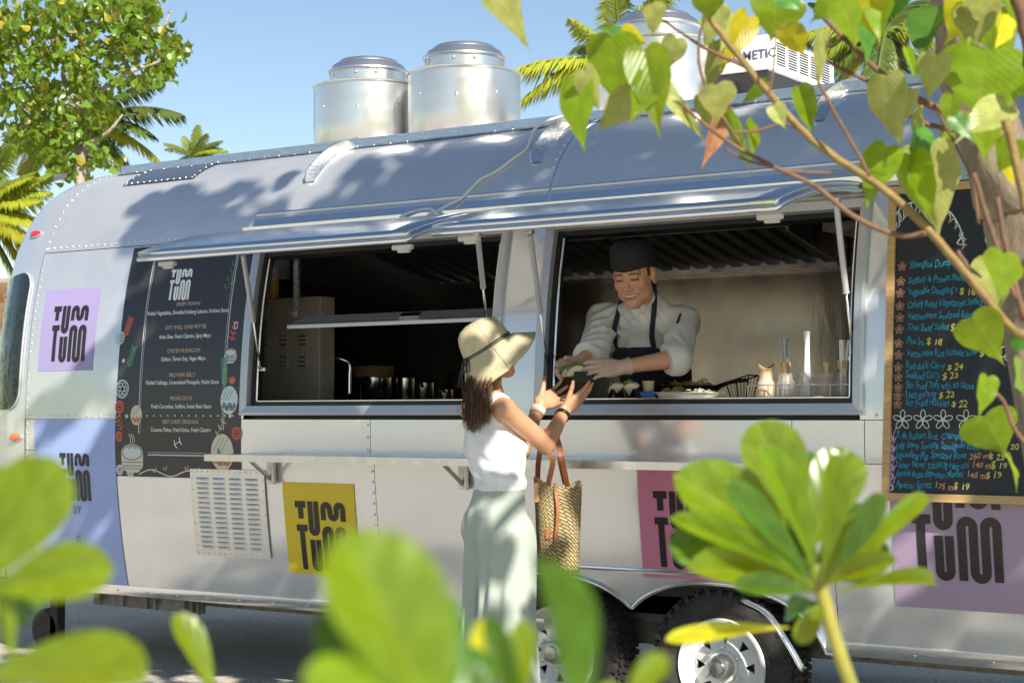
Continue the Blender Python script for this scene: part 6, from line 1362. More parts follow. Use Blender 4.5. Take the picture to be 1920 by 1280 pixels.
# ---------------------------------------------------------------- the tree at the right: trunk, limbs, heart-shaped leaves
TZ = 3.3
tree = empty("sea_hibiscus_tree", Vector((dep(1990, 700, TZ).x, dep(1990, 700, TZ).y, 0)), "heart leaved tree with leaning grey trunk overhanging the trailer beside the blackboard", "tree")
def limb(pts, r0, r1, m, name, Z=2.9, n=8):
    P = [dep(a, b, (c[0] if c else Z)) for a, b, *c in pts]; q = catmull(P, 6); k = len(q); rr = random.Random(int(pts[0][0])); q = [p + Vector((rr.gauss(0, 1), rr.gauss(0, 1), rr.gauss(0, 1))) * (r0 * .10) for p in q]
    return MB().tube(q, [r0 + (r1 - r0) * i / (k - 1) for i in range(k)], n).build(name, m, tree, smooth=True)
b0 = dep(1930, 500, TZ); gr = Vector((b0.x + .12, b0.y - .05, -.05)); P = catmull([gr, gr.lerp(b0, .5) + Vector((.05, 0, 0)), b0, dep(1885, 350, TZ), dep(1850, 240, TZ), dep(1812, 100, TZ), dep(1785, -60, TZ), dep(1770, -300, TZ) + Vector((0, 0, .1)), dep(1700, -600, TZ)], 8)
rr = random.Random(5); tk = MB(); k = len(P); n = 20; G = []
for i, p in enumerate(P):
    t = (P[min(i + 1, k - 1)] - P[max(i - 1, 0)]).normalized(); a1 = t.cross(Vector((0, 1, 0))).normalized(); a2 = t.cross(a1); r = .075 - .036 * i / k
    G.append([p + (a1 * math.cos(a) + a2 * math.sin(a)) * r * (1 + .10 * math.sin(3 * a + i * .35) + .06 * math.sin(7 * a - i * .5)) for a in np.linspace(0, 2 * math.pi, n + 1)])
tk.grid(G); tk.build("trunk", "bark", tree, smooth=True)
tj = proj(gr.lerp(b0, .52) + Vector((.05, 0, 0)))
limb([(1180, -170, 2.6), (1290, -20), (1350, 60), (1420, 150), (1500, 240), (1560, 290), (1650, 350), (1720, 410), (1800, 500), (1900, 620), (1985, 690, 3.1), (tj[0], tj[1], tj[2])], .0050, .0088, "branch_olive", "branch")
limb([(1245, 168), (1330, 240), (1385, 278), (1450, 312), (1530, 350), (1600, 405), (1680, 440), (1735, 437)], .0028, .0055, "twig", "branch")
limb([(1540, 30), (1610, 100), (1680, 160), (1740, 195), (1810, 215), (1900, 200, 3.2)], .004, .009, "twig", "branch", 3.05)
limb([(1300, -40), (1440, 10), (1510, 80), (1560, 120), (1640, 160), (1720, 225), (1790, 245)], .003, .005, "twig", "branch", 3.1)
limb([(1825, 325), (1845, 390), (1865, 450), (1880, 500), (1905, 560)], .005, .0045, "twig", "branch", 2.75)
limb([(1900, -30), (1925, 70), (1935, 160)], .012, .010, "twig", "branch", 2.7); limb([(1885, 225), (1905, 300), (1925, 400)], .008, .007, "branch_olive", "branch", 2.7)
limb([(1330, 15), (1310, 80), (1322, 160), (1390, 275)], .0022, .003, "twig", "twig", 2.9); limb([(1225, 25), (1275, 60), (1330, 95), (1410, 130)], .002, .004, "twig", "twig", 2.95); limb([(1455, 60), (1450, 130), (1440, 190)], .002, .002, "twig", "twig", 2.85)
limb([(1375, 250), (1420, 245), (1470, 232), (1510, 250)], .003, .002, "twig", "twig", 2.9); limb([(1360, 280), (1400, 300), (1480, 320), (1560, 325)], .002, .003, "twig", "twig", 2.9); limb([(1535, 155), (1575, 230), (1610, 290), (1630, 330)], .003, .003, "twig", "twig", 2.85)
limb([(1845, 722), (1880, 750), (1900, 800), (1930, 840)], .003, .004, "twig", "twig", 2.75); limb([(1795, 470), (1815, 500), (1840, 520)], .004, .003, "twig", "twig", 2.8); limb([(1870, 370), (1885, 460), (1920, 600)], .005, .006, "twig", "branch", 2.95); limb([(1750, 195), (1820, 330), (1835, 420)], .003, .003, "twig", "twig", 2.9)
Z3 = lambda x, y: (1000 + .2657 * x, .2657 * y); Z4 = lambda x, y: (1420 + .2657 * x, .2657 * y); q = .2657
LV = [ (Z3(565, 300), Z3(590, 715), 330 * q, "heart_green"), (Z3(790, 400), Z3(880, 865), 270 * q, "heart_green"), (Z3(300, 600), Z3(300, 972), 235 * q, "heart_green"), (Z3(700, 320), Z3(490, 200), 170 * q, "heart_dark"), (Z3(730, 690), Z3(490, 930), 250 * q, "heart_pale"),
    ((925, -30), (988, 76), 66, "heart_pale"), (Z3(840, 50), Z3(865, 228), 175 * q, "heart_pale"), (Z3(1005, 290), Z3(930, 480), 160 * q, "heart_pale"), (Z3(1280, 320), Z3(1225, 640), 170 * q, "heart_pale"), (Z3(1320, 80), Z3(1240, 325), 190 * q, "heart_pale"), (Z3(1300, 620), Z3(1310, 850), 250 * q, "heart_pale"),
    (Z3(985, 720), Z3(1190, 945), 100 * q, "heart_pale"), (Z3(1200, 700), Z3(1220, 905), 130 * q, "heart_pale"), (Z3(1330, 800), Z3(1205, 1155), 130 * q, "dead_leaf"), (Z3(1385, 840), Z3(1520, 1200), 90 * q, "heart_green"), (Z3(1550, 890), Z3(1550, 1105), 140 * q, "heart_green"), (Z3(1720, 10), Z3(1700, 245), 340 * q, "heart_green"),
    (Z3(1640, 590), Z3(1480, 745), 90 * q, "heart_green"), (Z3(1700, 760), Z3(1770, 890), 120 * q, "heart_pale"), (Z3(640, 230), Z3(800, 310), 120 * q, "heart_yellow"), (Z3(880, 620), Z3(1040, 700), 130 * q, "heart_pale"), (Z3(1340, 60), Z3(1370, 330), 170 * q, "heart_pale"), (Z3(1230, -20), Z3(1240, 130), 190 * q, "heart_green"),
    (Z4(300, 640), Z4(385, 925), 145 * q, "heart_green"), (Z4(465, 265), Z4(450, 595), 95 * q, "heart_pale"), (Z4(600, 30), Z4(700, 295), 250 * q, "heart_green"), (Z4(780, -30), Z4(850, 285), 185 * q, "heart_yellow"), (Z4(905, 580), Z4(935, 975), 300 * q, "heart_pale"), (Z4(1270, 90), Z4(1150, 375), 300 * q, "heart_dark"), (Z4(1265, 410), Z4(1225, 680), 205 * q, "heart_pale"),
    (Z4(1610, 390), Z4(1560, 790), 530 * q, "heart_green"), (Z4(1700, 610), Z4(1620, 900), 210 * q, "heart_dark"), (Z4(1600, -30), Z4(1600, 295), 260 * q, "heart_pale"), (Z4(1170, 790), Z4(1205, 1200), 130 * q, "heart_pale"), ((1742, 288), (1768, 424), 104, "heart_pale"), ((1712, 300), (1745, 400), 60, "heart_green"), (Z4(1370, 690), Z4(1350, 890), 130 * q, "heart_green"), (Z4(970, -60), Z4(960, 140), 190 * q, "heart_dark"),  # second leaf: its dark colour stands for shadow over the big leaf
    (Z4(1720, 120), Z4(1690, 330), 190 * q, "heart_yellow"), (Z4(1480, 60), Z4(1500, 260), 150 * q, "heart_pale"), (Z4(180, -40), Z4(300, 60), 150 * q, "heart_dark"), (Z4(1060, 360), Z4(1120, 540), 60 * q, "heart_green"), (Z4(1340, 930), Z4(1400, 1150), 90 * q, "heart_green"), (Z4(1830, 420), Z4(1900, 700), 160 * q, "heart_green"), (Z4(1100, 650), Z4(1060, 840), 90 * q, "heart_pale"),
    ((1882, 482), (1880, 552), 86, "heart_green"), ((1868, 492), (1868, 574), 80, "heart_pale"), ((1826, 600), (1870, 658), 78, "heart_green"), ((1850, 712), (1838, 774), 36, "heart_green"), ((1848, 786), (1882, 850), 92, "heart_green"), ((1905, 690), (1925, 735), 60, "heart_green"), ((1890, 860), (1915, 908), 36, "heart_green"), ((1925, 640), (1890, 620), 40, "heart_dark"),
    (Z4(60, -20), Z4(110, 150), 170 * q, "heart_green"), (Z4(950, 640), Z4(900, 840), 160 * q, "heart_green"), (Z4(860, 540), Z4(830, 640), 110 * q, "heart_green"), (Z4(1820, -20), Z4(1850, 200), 170 * q, "heart_green"), (Z3(560, 300), Z3(470, 520), 200 * q, "heart_dark"), (Z3(820, 560), Z3(700, 830), 190 * q, "heart_green"), (Z3(370, 520), Z3(480, 760), 170 * q, "heart_pale")]
rr = random.Random(21)
for (cx, cy, sx, sy, n_) in ((1440, 30, 80, 30, 3), (1640, 30, 90, 30, 5), (1860, 60, 60, 60, 7), (1850, 190, 60, 60, 4), (1700, 260, 40, 40, 2), (1890, 280, 30, 50, 2)):
    for k_ in range(n_):
        a = (rr.gauss(cx, sx * .6), rr.gauss(cy, sy * .6)); an = rr.gauss(1.45, .5); l_ = rr.uniform(48, 92); LV.append((a, (a[0] + l_ * math.cos(an), a[1] + l_ * math.sin(an)), l_ * rr.uniform(.55, .95), rr.choice(("heart_green", "heart_green", "heart_pale", "heart_dark", "heart_yellow"))))
LV = [q_ for i_, q_ in enumerate(LV) if i_ < 62 or not (1310 < q_[0][0] < 1590 and 10 < q_[0][1] < 190)]
for i, (a, b, w, m) in enumerate(LV):
    Z = rr.uniform(2.65, 3.15); A = dep(a[0], a[1], Z); B = dep(b[0], b[1], Z + rr.uniform(-.04, .05)); wd = w / FPX * Z
    face = (CAM - A).normalized() * (1 if m != "heart_pale" else 1) + Vector((rr.gauss(.3, .6), rr.gauss(0, .5), rr.gauss(.35, .5)))
    ex = (B - A) * .09; place_leaf("h", m, A - ex, B + ex, wd * 1.22, tree, face, v=i % 5)
# ---------------------------------------------------------------- beach shrubs in front of the lens
def shrub(loc, label):
    return empty("beach_naupaka", loc, label, "shrub")
def spoon(parent, a, b, w, Z, m="naupaka", face=(0, 0, .6), v=0, dz=.0, Z2=None):
    A = dep(a[0], a[1], Z); B = dep(b[0], b[1], Z2 or Z); place_leaf("s", m, A, B, w * .90 / FPX * Z, parent, (CAM - A).normalized() + Vector(face), v)
def stem(parent, pts, r, m="twig_green"):
    P = [Vector(p) for p in pts]; MB().tube([P[0]] + catmull(P[1:], 6), r, 10).build("stem", m, parent, smooth=True)
# right cluster
Zc = 1.72; c = dep(1540, 1115, Zc); g0 = Vector((c.x + .06, c.y - .02, 0)); s1 = shrub(g0, "green spoon leaved beach shrub shading the pink poster and front wheel")
stem(s1, [g0, dep(1640, 1400, Zc), dep(1598, 1290, Zc), dep(1565, 1195, Zc), dep(1540, 1105, Zc), dep(1525, 1060, Zc)], .0075)
for a, b, w, m, v, z2 in (((1505, 1020), (1440, 798), 142, "naupaka", 0, 1.70), ((1512, 1062), (1330, 884), 150, "naupaka", 1, 1.66), ((1500, 1095), (1268, 1000), 118, "naupaka_dark", 2, 1.70), ((1525, 1105), (1368, 1032), 92, "naupaka", 1, 1.60), ((1515, 1040), (1592, 838), 120, "naupaka", 2, 1.74), ((1535, 1090), (1640, 975), 92, "naupaka", 0, 1.68), ((1555, 1095), (1748, 908), 46, "naupaka", 0, 1.78),
                       ((1565, 1108), (1785, 1062), 44, "naupaka", 1, 1.78), ((1518, 1010), (1548, 815), 84, "naupaka_dark", 1, 1.80), ((1480, 1175), (1266, 1186), 40, "naupaka_yellow", 2, 1.62), ((1540, 1130), (1462, 1140), 60, "naupaka_dark", 0, 1.75), ((1535, 1080), (1400, 940), 110, "naupaka_dark", 2, 1.82), ((1530, 1060), (1620, 905), 100, "naupaka_dark", 0, 1.83), ((1550, 1120), (1500, 1195), 50, "naupaka", 1, 1.70), ((1520, 1075), (1465, 900), 110, "naupaka_dark", 0, 1.84)):
    spoon(s1, a, b, w, Zc, m, (.25, 0, .5), v, Z2=z2)
for a, b, w, m, v, z2 in (((1530, 1085), (1470, 850), 74, "naupaka", 1, 1.64), ((1525, 1095), (1385, 905), 66, "naupaka_dark", 2, 1.62), ((1540, 1085), (1580, 870), 66, "naupaka", 0, 1.64), ((1528, 1100), (1320, 960), 62, "naupaka", 1, 1.60), ((1548, 1095), (1655, 930), 54, "naupaka_dark", 2, 1.66), ((1530, 1110), (1410, 1085), 52, "naupaka_dark", 0, 1.60), ((1545, 1100), (1630, 1040), 56, "naupaka", 1, 1.60)): spoon(s1, a, b, w, 1.69, m, (.5, 0, .45), v, Z2=z2)
# left cluster
Zl = .95; c = dep(-20, 1100, Zl); g0 = Vector((c.x - .03, c.y, 0)); s2 = shrub(g0, "green spoon leaved beach shrub in front of the blue poster")
stem(s2, [g0, dep(-30, 1500, Zl), dep(-30, 1290, Zl), dep(-25, 1105, Zl)], .006)
for a, b, w, m, v, z2, f in (((-40, 1110), (88, 882), 168, "naupaka", 0, .93, (.3, 0, .5)), ((-30, 1112), (168, 1052), 128, "naupaka", 1, .93, (.1, .1, .3)), ((-90, 1290), (212, 1196), 170, "naupaka", 0, .86, (.2, 0, .9)), ((22, 1290), (14, 1080), 34, "naupaka", 2, .95, (1, 0, 0)), ((-60, 1100), (2, 840), 60, "naupaka", 1, 1.0, (.3, 0, .2)), ((-60, 1180), (40, 1120), 120, "naupaka_dark", 2, 1.0, (0, 0, .4))): spoon(s2, a, b, w, Zl, m, f, v, Z2=z2)
Zf = 1.25; c = dep(405, 1300, Zf); g0 = Vector((c.x, c.y, 0)); s3 = shrub(g0, "single narrow leafed shoot rising before the louvred panel"); stem(s3, [g0, dep(420, 1600, Zf), dep(405, 1310, Zf)], .005); spoon(s3, (408, 1320), (345, 1146), 66, Zf, "naupaka", (.9, .2, .2), 0); spoon(s3, (400, 1360), (440, 1290), 40, Zf, "naupaka_dark", (.3, 0, .3), 1)
# centre cluster, very near
Zn = .64; c = dep(820, 1330, Zn); g0 = Vector((c.x, c.y, 0)); s4 = shrub(g0, "large leaved beach shrub in front of the yellow poster"); stem(s4, [g0, dep(850, 1900, Zn), dep(830, 1500, Zn), dep(815, 1330, Zn)], .006)
for a, b, w, m, v, z2, f in (((830, 1420), (715, 1022), 262, "naupaka", 1, .62, (.5, .0, .55)), ((800, 1440), (585, 1120), 120, "naupaka_dark", 0, .68, (-.3, 0, .1)), ((860, 1420), (800, 1075), 150, "naupaka_dark", 2, .67, (.9, 0, .1)), ((1085, 1440), (1068, 1000), 158, "naupaka_dark", 0, .72, (.6, .3, .1)), ((980, 1400), (930, 1160), 60, "naupaka_dark", 1, .85, (.3, 0, .3)), ((960, 1380), (985, 1165), 62, "naupaka", 2, .90, (.3, 0, .5)), ((900, 1380), (912, 1165), 60, "naupaka_yellow", 0, .95, (.2, 0, .6)), ((1160, 1340), (1240, 1225), 62, "naupaka", 1, .9, (.2, 0, .6)), ((860, 1400), (600, 1250), 150, "naupaka", 2, .60, (.2, 0, .9))): spoon(s4, a, b, w, Zn if z2 < .8 else z2, m, f, v, Z2=z2)
rr = random.Random(31)
for par, Z_, cx, cy, n_, rad in ((s1, 1.76, 1530, 1090, 10, 190), (s4, .80, 850, 1400, 8, 260), (s2, 1.02, -10, 1200, 5, 200), (s4, .95, 1120, 1420, 4, 190)):
    for k_ in range(n_):
        an = R_(rr.uniform(195, 350)); l_ = rad * rr.uniform(.7, 1.0); a = (cx + rr.uniform(-20, 20), cy + rr.uniform(-15, 15)); spoon(par, a, (a[0] + l_ * math.cos(an), a[1] + l_ * .8 * math.sin(an)), l_ * rr.uniform(.3, .5), Z_ + rr.uniform(.03, .10), rr.choice(("naupaka_dark", "naupaka", "naupaka_dark")), (rr.uniform(-.2, .7), 0, rr.uniform(.1, .8)), k_ % 3)
# ---------------------------------------------------------------- palms and the broadleaf tree behind the trailer
leaf_mat("palm_green", (.20, .25, .03), (.3, .3, .08), .45, rough=.4, tcol=(.34, .38, .03), vs=2); leaf_mat("palm_yellow", (.30, .33, .03), (.42, .42, .1), .45, rough=.4, tcol=(.50, .50, .03), vs=2); leaf_mat("palm_dark", (.09, .13, .025), (.1, .14, .04), .3, rough=.4, tcol=(.12, .18, .02), vs=2)
def frond(parent, base, d, L, droop, m, seed, wid=.34, n=34):
    """a midrib with paired drooping leaflets"""
    rr = random.Random(seed); d = Vector(d).normalized(); side = d.cross(Vector((0, 0, 1))); side = side.normalized() if side.length > .05 else Vector((1, 0, 0)); pts = []; p = Vector(base); dd = d.copy()
    for i in range(n + 1): pts.append(p.copy()); p = p + dd * (L / n); dd = (dd + Vector((0, 0, -droop / n))).normalized()
    mb = MB(); mb.tube(pts[::3] + [pts[-1]], [.018 * (1 - .8 * i / len(pts[::3])) for i in range(len(pts[::3]) + 1)], 4)
    for i in range(3, n + 1):
        f = i / n; l = wid * L * (math.sin(math.pi * min(1, f * .92 + .08)) ** .6) * rr.uniform(.85, 1.1); t = (pts[min(i + 1, n)] - pts[i - 1]).normalized()
        for s in (-1, 1):
            for sub in (0, .5):
                q0 = pts[i] - t * (L / n * sub); a = (side * s * 1.0 + t * (.55 + .5 * f) + Vector((0, 0, -.25 + rr.gauss(0, .08)))).normalized(); w = t * (.022 * L / 1.6); q1 = q0 + a * (l * .55); q2 = q1 + (a + Vector((0, 0, -.75 - .3 * rr.random()))).normalized() * (l * .5)
                mb.add([q0 - w * .6, q0 + w * .6, q1 + w, q1 - w, q2], [(0, 1, 2, 3), (3, 2, 4)])
    return mb.build("frond", m, parent)
def palm(px, py, Z, L, fr, label, seed, trunk_r=.075):
    c = dep(px, py, Z); e = empty("palm_tree", (c.x + .3, c.y + .2, 0), label, "palm"); MB().tube(catmull([(c.x + .3, c.y + .2, 0), (c.x + .15, c.y + .15, c.z * .5), c - Vector((0, 0, .1))], 8), trunk_r, 10).build("trunk", "pale_bark", e, smooth=True)
    for i, (tx, ty, dr, m) in enumerate(fr):
        dz = random.Random(seed + i).uniform(-.25, .25) * L; B = dep(tx, ty, Z) + FWD0 * dz; d = (B - c); ln = max(d.length, L * .55); d = d.normalized() + Vector((0, 0, dr * .5)); frond(e, c, d, ln * (1 + .12 * dr), dr, m, seed + i)
    rr = random.Random(seed + 99)
    for i in range(5): a = rr.uniform(0, 3.14); frond(e, c, FWD0 * math.sin(a) * 1.0 + RIGHT * math.cos(a) * .6 + Vector((0, 0, rr.uniform(.2, .9))), L * rr.uniform(.7, .9), rr.uniform(.8, 1.3), "palm_dark", seed + 50 + i)
    return e
palm(150, 235, 19, 1.4, [(338, 222, .9, "palm_dark"), (282, 305, 1.0, "palm_yellow"), (290, 268, 1.1, "palm_dark"), (215, 330, 1.2, "palm_dark"), (-20, 300, 1.0, "palm_green"), (40, 330, 1.2, "palm_yellow"), (10, 250, .8, "palm_green"), (160, 130, .2, "palm_green"), (70, 400, 1.2, "palm_green")], "tall palm with arching fronds standing behind the broadleaf tree", 100)
palm(-50, 400, 12.2, 1.0, [(88, 385, .5, "palm_yellow"), (80, 430, .6, "palm_yellow"), (60, 500, .8, "palm_yellow"), (75, 340, .3, "palm_yellow"), (40, 450, .6, "palm_yellow"), (85, 362, .7, "palm_yellow"), (70, 470, .9, "palm_yellow"), (30, 520, 1.1, "palm_yellow"), (60, 335, .5, "palm_green"), (50, 420, .8, "palm_yellow"), (95, 330, .4, "palm_green"), (20, 560, 1.0, "palm_green"), (10, 300, .4, "palm_green")], "bright yellow green palm beside the shingled hut", 200)
palm(362, 292, 42, 1.2, [(310, 268, .7, "palm_green"), (372, 236, .2, "palm_green"), (345, 258, .4, "palm_green"), (390, 255, .4, "palm_green"), (425, 285, .7, "palm_green"), (330, 285, .8, "palm_dark"), (405, 270, .6, "palm_dark")], "small distant palm peeking over the trailer roof", 300)
palm(1165, 120, 14, 1.0, [(952, 150, .75, "palm_yellow"), (990, 200, 1.0, "palm_yellow"), (1075, 110, .6, "palm_yellow"), (1090, 60, .5, "palm_yellow"), (1150, -10, .3, "palm_green"), (1250, -30, .3, "palm_green"), (1310, 40, .6, "palm_yellow"), (1085, 130, .9, "palm_dark"), (1200, 10, .2, "palm_yellow")], "yellowing palm behind the exhaust vents", 400)
palm(1660, 60, 13, 1.1, [(1470, 75, .7, "palm_yellow"), (1510, 150, 1.0, "palm_green"), (1560, 215, 1.3, "palm_dark"), (1640, 230, 1.4, "palm_dark"), (1730, 200, 1.3, "palm_yellow"), (1790, 150, 1.0, "palm_green"), (1560, 10, .5, "palm_dark"), (1700, -40, .4, "palm_dark"), (1820, 60, .7, "palm_green"), (1600, 190, 1.4, "palm_yellow"), (1690, 215, 1.4, "palm_dark")], "dense palm with hanging fronds behind the air conditioner", 500)
# broadleaf tree
leaf_mat("broad_green", (.11, .20, .022), (.25, .28, .08), .42, rough=.28, tcol=(.36, .46, .02), var=.4, vs=4); leaf_mat("broad_yellow", (.40, .34, .03), (.5, .4, .1), .4, rough=.35, tcol=(.5, .42, .03), vs=4)
BZ = 17.0; c0 = dep(152, 320, BZ); bt_ = empty("broadleaf_tree", (c0.x, c0.y, 0), "leafy broadleaf tree with pale branches behind the trailer's rounded end", "tree")
def blimb(pts, r0, r1, name="branch"): P = catmull([dep(a, b, BZ + c) for a, b, c in pts], 5); k = len(P); MB().tube(P, [r0 + (r1 - r0) * i / (k - 1) for i in range(k)], 8).build(name, "pale_bark", bt_, smooth=True)
Pb = catmull([Vector((c0.x, c0.y, 0)), Vector((c0.x + .05, c0.y, c0.z * .6)), dep(150, 290, BZ), dep(152, 205, BZ)], 6); MB().tube(Pb, [.075 - .035 * i / len(Pb) for i in range(len(Pb))], 10).build("trunk", "pale_bark", bt_, smooth=True)
for pts in ([(152, 205, 0), (190, 170, -.1), (225, 140, -.2), (240, 100, 0), (250, 40, .2)], [(152, 205, 0), (120, 150, .2), (125, 115, .3), (150, 90, .2), (185, 40, 0)], [(225, 140, -.2), (270, 125, -.1), (320, 110, 0)], [(152, 250, 0), (90, 200, .2), (40, 150, .3), (-20, 120, .2)], [(125, 115, .3), (80, 60, .4), (40, 0, .3)], [(150, 280, 0), (200, 250, -.3), (230, 215, -.3)], [(90, 200, .2), (40, 240, 0), (-10, 260, 0)], [(240, 100, 0), (300, 60, .2), (320, 20, .3)]): blimb(pts, .032, .008)
rr = random.Random(8); pos = []
CL = [(40, 40, 60, 40), (120, 30, 60, 40), (200, 20, 60, 40), (270, 45, 45, 35), (320, 90, 30, 30), (300, 130, 40, 28), (60, 110, 60, 40), (150, 100, 60, 40), (230, 90, 50, 35), (20, 180, 50, 35), (90, 190, 45, 35), (60, 240, 55, 35), (130, 250, 50, 35), (185, 215, 32, 28), (130, 310, 40, 25), (180, 290, 30, 22), (210, 305, 20, 12), (100, 270, 45, 30), (-20, 80, 50, 50), (250, 150, 40, 22), (110, 325, 25, 15), (255, 10, 50, 25), (170, 170, 40, 30), (320, 100, 30, 22), (345, 95, 12, 12)]
for (a, b, sx, sy) in CL:
    for i in range(int(sx * sy * .070)): pos.append((rr.gauss(a, sx * .55), rr.gauss(b, sy * .55), rr.gauss(0, .45)))
pos = [p for p in pos if p[0] < 372 and not (p[0] > 215 and p[1] > 185 - (p[0] - 215) * .25 and p[1] < 295 and p[0] > 235)]
pos.sort(key=lambda p: p[2]); big = pos[:300]; rest = pos[300:]
def bl_mat(A, L):
    x = Vector((rr.gauss(0, 1), rr.gauss(0, .8), rr.gauss(-.5, .6))).normalized(); f = Vector((rr.gauss(.35, .6), rr.gauss(-.6, .6), rr.gauss(.7, .5))); f = (f - x * f.dot(x)).normalized(); y = f.cross(x); M = Matrix((x * L, y * L * .78, f * L)).transposed().to_4x4(); M.translation = A - x * L * .5; return M
for i, p in enumerate(big): copy_obj(leafmesh("s", "broad_green" if rr.random() > .05 else "broad_yellow", i % 3), "leaf", bl_mat(dep(p[0], p[1], BZ + p[2]), rr.uniform(.085, .13)), bt_)
for mname, sel in (("broad_green", [p for i, p in enumerate(rest) if i % 16]), ("broad_yellow", [p for i, p in enumerate(rest) if not i % 16])):
    mb = MB(); base = leafmesh("s", mname, 1); bv_ = [v.co.copy() for v in base.vertices]; bf = [tuple(q_.vertices) for q_ in base.polygons]
    for p in sel: M = bl_mat(dep(p[0], p[1], BZ + p[2]), rr.uniform(.085, .13)); mb.add([M @ v for v in bv_], bf)
    tag(mb.build("leaf_mass", mname, bt_, smooth=True), kind="stuff")
# shingled hut at the far left
mat("shingle", (.30, .18, .10), .85, c2=(.20, .12, .07), nscale=9, objvar=.3); mat("hut_wall", (.45, .42, .38), .8); mat("roof_grey", (.16, .16, .16), .8)
h1 = dep(14, 600, 14.5); hut = empty("hut", (h1.x - 1.2, h1.y + 1.0, 0), "small hut with brown shingled wall behind the trailer's rounded end", "hut")
zt_ = dep(10, 520, 14.5).z; MB().box((h1.x - 1.3, h1.y + 1.03, zt_ / 2), (2.6, 2.0, zt_)).build("wall", "hut_wall", hut)
sme = MB().box((0, 0, 0), (.075, .03, .12), Matrix.Rotation(R_(8), 3, 'X')).mesh("shingle"); sme.materials.append(MAT["shingle"])
for r in range(10):
    for k in range(12): copy_obj(sme, "shingle", Matrix.Translation((h1.x - .04 - .08 * k - (.04 if r % 2 else 0), h1.y + .01, zt_ - .1 - .085 * r)), hut)
zr = dep(40, 346, 14.0).z; q0 = dep(66, 350, 13.9); MB().add([(q0.x + dx, q0.y + dy, zr + dz) for k_ in (0, -.04) for dx, dy, dz in ((0, 0, k_), (-3.2, 0, k_), (-4.2, 1.2, .30 + k_), (-1.0, 1.2, .30 + k_))], [(0, 1, 2, 3), (7, 6, 5, 4), (0, 4, 5, 1), (1, 5, 6, 2), (2, 6, 7, 3), (3, 7, 4, 0)]).build("roof", "roof_grey", hut)

# far thicket beyond the trailer's rounded end
rr = random.Random(55); mb = MB(); base = leafmesh("s", "broad_green", 0); bv_ = [v.co.copy() for v in base.vertices][::2]
for i in range(5200):
    y = rr.uniform(-9, 9); x = -15.5 + .10 * y + rr.gauss(0, .7) - (0 if y < 3 else 1.5); z = 4.2 * rr.random() ** .8 * (.75 + .25 * math.sin(y * 1.7)); L = rr.uniform(.12, .26); a = rr.uniform(0, 6.28); d = Vector((math.cos(a), math.sin(a), rr.uniform(-.8, .4))).normalized(); s_ = d.orthogonal().normalized(); q_ = Vector((x, y, z)); u_, v_, zz_ = proj(q_)
    if zz_ > 0 and u_ > 26 and v_ > -50: continue
    mb.add([q_, q_ + d * L * .5 + s_ * L * .3, q_ + d * L, q_ + d * L * .5 - s_ * L * .3], [(0, 1, 2, 3)])
th = mb.build("thicket", "broad_green"); tag(th, "mass of green bushes beyond the trailer's rounded end", "bushes", kind="stuff")
# ---------------------------------------------------------------- the rest of the hibiscus crown, over the camera and towards the sun: it shades the trailer
rr = random.Random(77); LIT = []
def lit(p, r): LIT.append((Vector(p), r))
for px in (691, 871, 1232):
    c = at(px, 110, 1.0); lit((c.x, 1.0, 3.05), .42)
lit((-3.6, 1.2, 3.05), .5)
for z in (1.5, 2.0, 2.4, 2.65): lit((-7.85, .35, z), .30)
for px, py in ((290, 320), (360, 325), (450, 330), (540, 320), (620, 290), (700, 280), (800, 265), (900, 250), (1000, 240)): lit(roof_pt(max(px, 560), py), .13) if px > 560 else lit(sp(at(px, py, .5).x, rs0 - .12), .20)
for px, py, Y, r in ((940, 770, -.72, .06), (985, 815, -.6, .055), (1055, 800, -.38, .05), (885, 640, -.8, .035), (925, 640, -.8, .04), (978, 645, -.7, .035), (985, 930, -.82, .05), (945, 1000, -.85, .055), (985, 1075, -.83, .06), (1065, 945, -.52, .05), (930, 850, -.82, .05), (1000, 950, -.7, .04), (1085, 720, -.2, .10), (1180, 680, .05, .09), (1150, 640, .2, .08), (1440, 720, .12, .10), (1510, 650, .12, .05), (1290, 745, .12, .08), (150, 835, .0, .10), (1430, 880, .0, .06), (1100, 930, 0, .05), (1640, 560, .03, .05), (1640, 700, .02, .05), (1700, 1040, .0, .08), (1340, 1240, .1, .14), (1800, 480, 0, .05)): lit(at(px, py, Y), r)
for px, py, r in ((1140, 120, .2), (1180, 200, .15), (1300, 180, .2), (1450, 80, .2), (1600, 80, .2), (1750, 60, .2), (1850, 130, .25), (1660, 200, .15), (1765, 350, .15), (1870, 520, .15), (1830, 620, .12), (1850, 800, .12), (1500, 250, .12), (1700, 400, .1), (960, 30, .1)): lit(dep(px, py, 2.9), r)
for px, py, r in ((600, 1215, .05), (640, 1235, .07), (560, 1262, .09), (470, 1248, .08), (300, 1225, .06), (260, 1268, .10), (400, 1275, .08), (60, 1180, .08), (720, 1265, .08), (1100, 1265, .06)):
    d_ = ray(px, py); lit(CAM + d_ * (-CAM.z / d_.z), r)
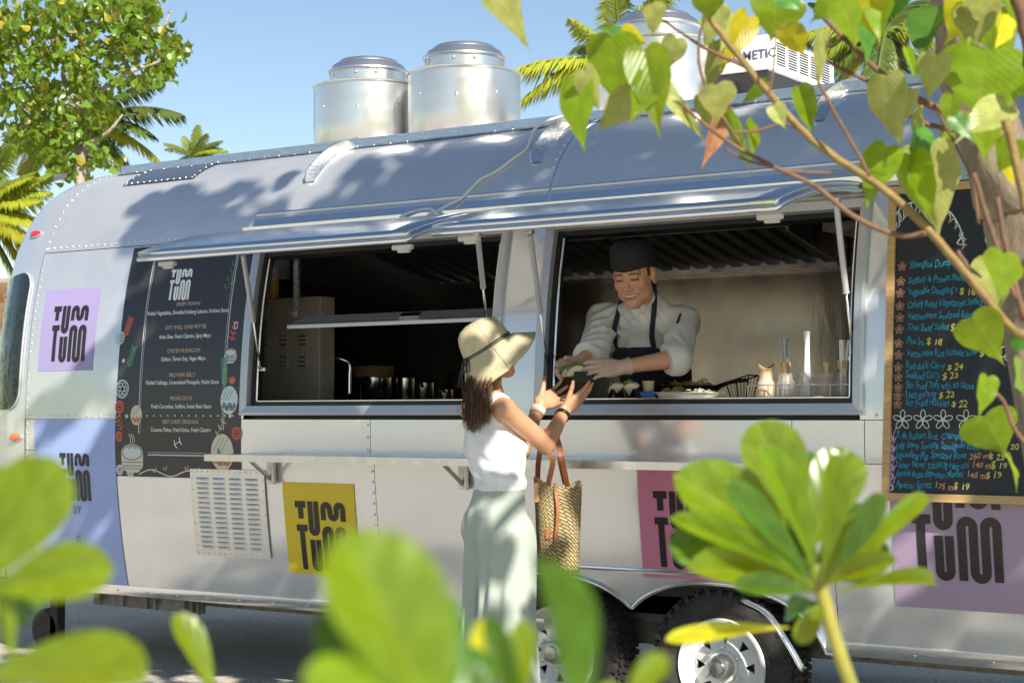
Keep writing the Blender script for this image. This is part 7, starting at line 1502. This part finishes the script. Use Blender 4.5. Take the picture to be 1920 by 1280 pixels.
def pruned(p):
    for c, r in LIT:
        v = p - c; t = v.dot(SUN)
        if t > 0 and (v - SUN * t).length < r + .03: return True
    return False
crown = []; clumps = []
def shade_target():
    u = rr.random()
    if u < .62: return Vector((rr.uniform(-7.35, -.6), 0.05, rr.uniform(.3, 2.62)))
    if u < .76: return Vector((rr.uniform(-5.4, -.8), .35, rr.uniform(2.4, 2.75)))
    return Vector((rr.uniform(-7.5, -1.0), rr.uniform(-1.7, 0), 0))
tries = 0
while len(clumps) < 400 and tries < 6000:
    tries += 1; p = shade_target() + SUN * rr.uniform(3.6, 7.6)
    if p.z < 2.2: continue
    clumps.append(p)
for c in clumps:
    for k in range(rr.randint(6, 12)):
        p = c + Vector((rr.gauss(0, .15), rr.gauss(0, .15), rr.gauss(0, .11)))
        if pruned(p): continue
        u, v, z = proj(p)
        if z > 0 and -120 < u < 2040 and -140 < v: continue
        crown.append(p)
for mname in ("heart_green", "heart_pale"):
    base = leafmesh("h", mname, 1); bv_ = [v.co.copy() for v in base.vertices]; bf = [tuple(q_.vertices) for q_ in base.polygons]; mb = MB()
    for i, p in enumerate(crown):
        if (i % 5 == 0) != (mname == "heart_pale"): continue
        x = Vector((rr.gauss(0, 1), rr.gauss(0, 1), rr.gauss(-.8, .5))).normalized(); f = (SUN + Vector((rr.gauss(0, .45), rr.gauss(0, .45), rr.gauss(0, .45)))); f = (f - x * f.dot(x)).normalized(); L = rr.uniform(.13, .20); M = Matrix((x * L, f.cross(x) * L, f * L)).transposed().to_4x4(); M.translation = p - x * L * .5; mb.add([M @ v for v in bv_], bf)
    tag(mb.build("crown_leaves", mname, tree, smooth=True), kind="stuff")
top = P[-1] if False else dep(1700, -600, TZ)
for i in range(9):
    e = clumps[i * 37 % len(clumps)]; u = proj(e); m1 = top.lerp(e, .45) + Vector((0, 0, .35)); pts = catmull([top, m1, e], 8)
    if any((proj(p)[2] > 0 and -60 < proj(p)[0] < 1980 and proj(p)[1] > -40) for p in pts): continue
    MB().tube(pts, [.035 - .028 * k / len(pts) for k in range(len(pts))], 7).build("branch", "bark", tree, smooth=True)
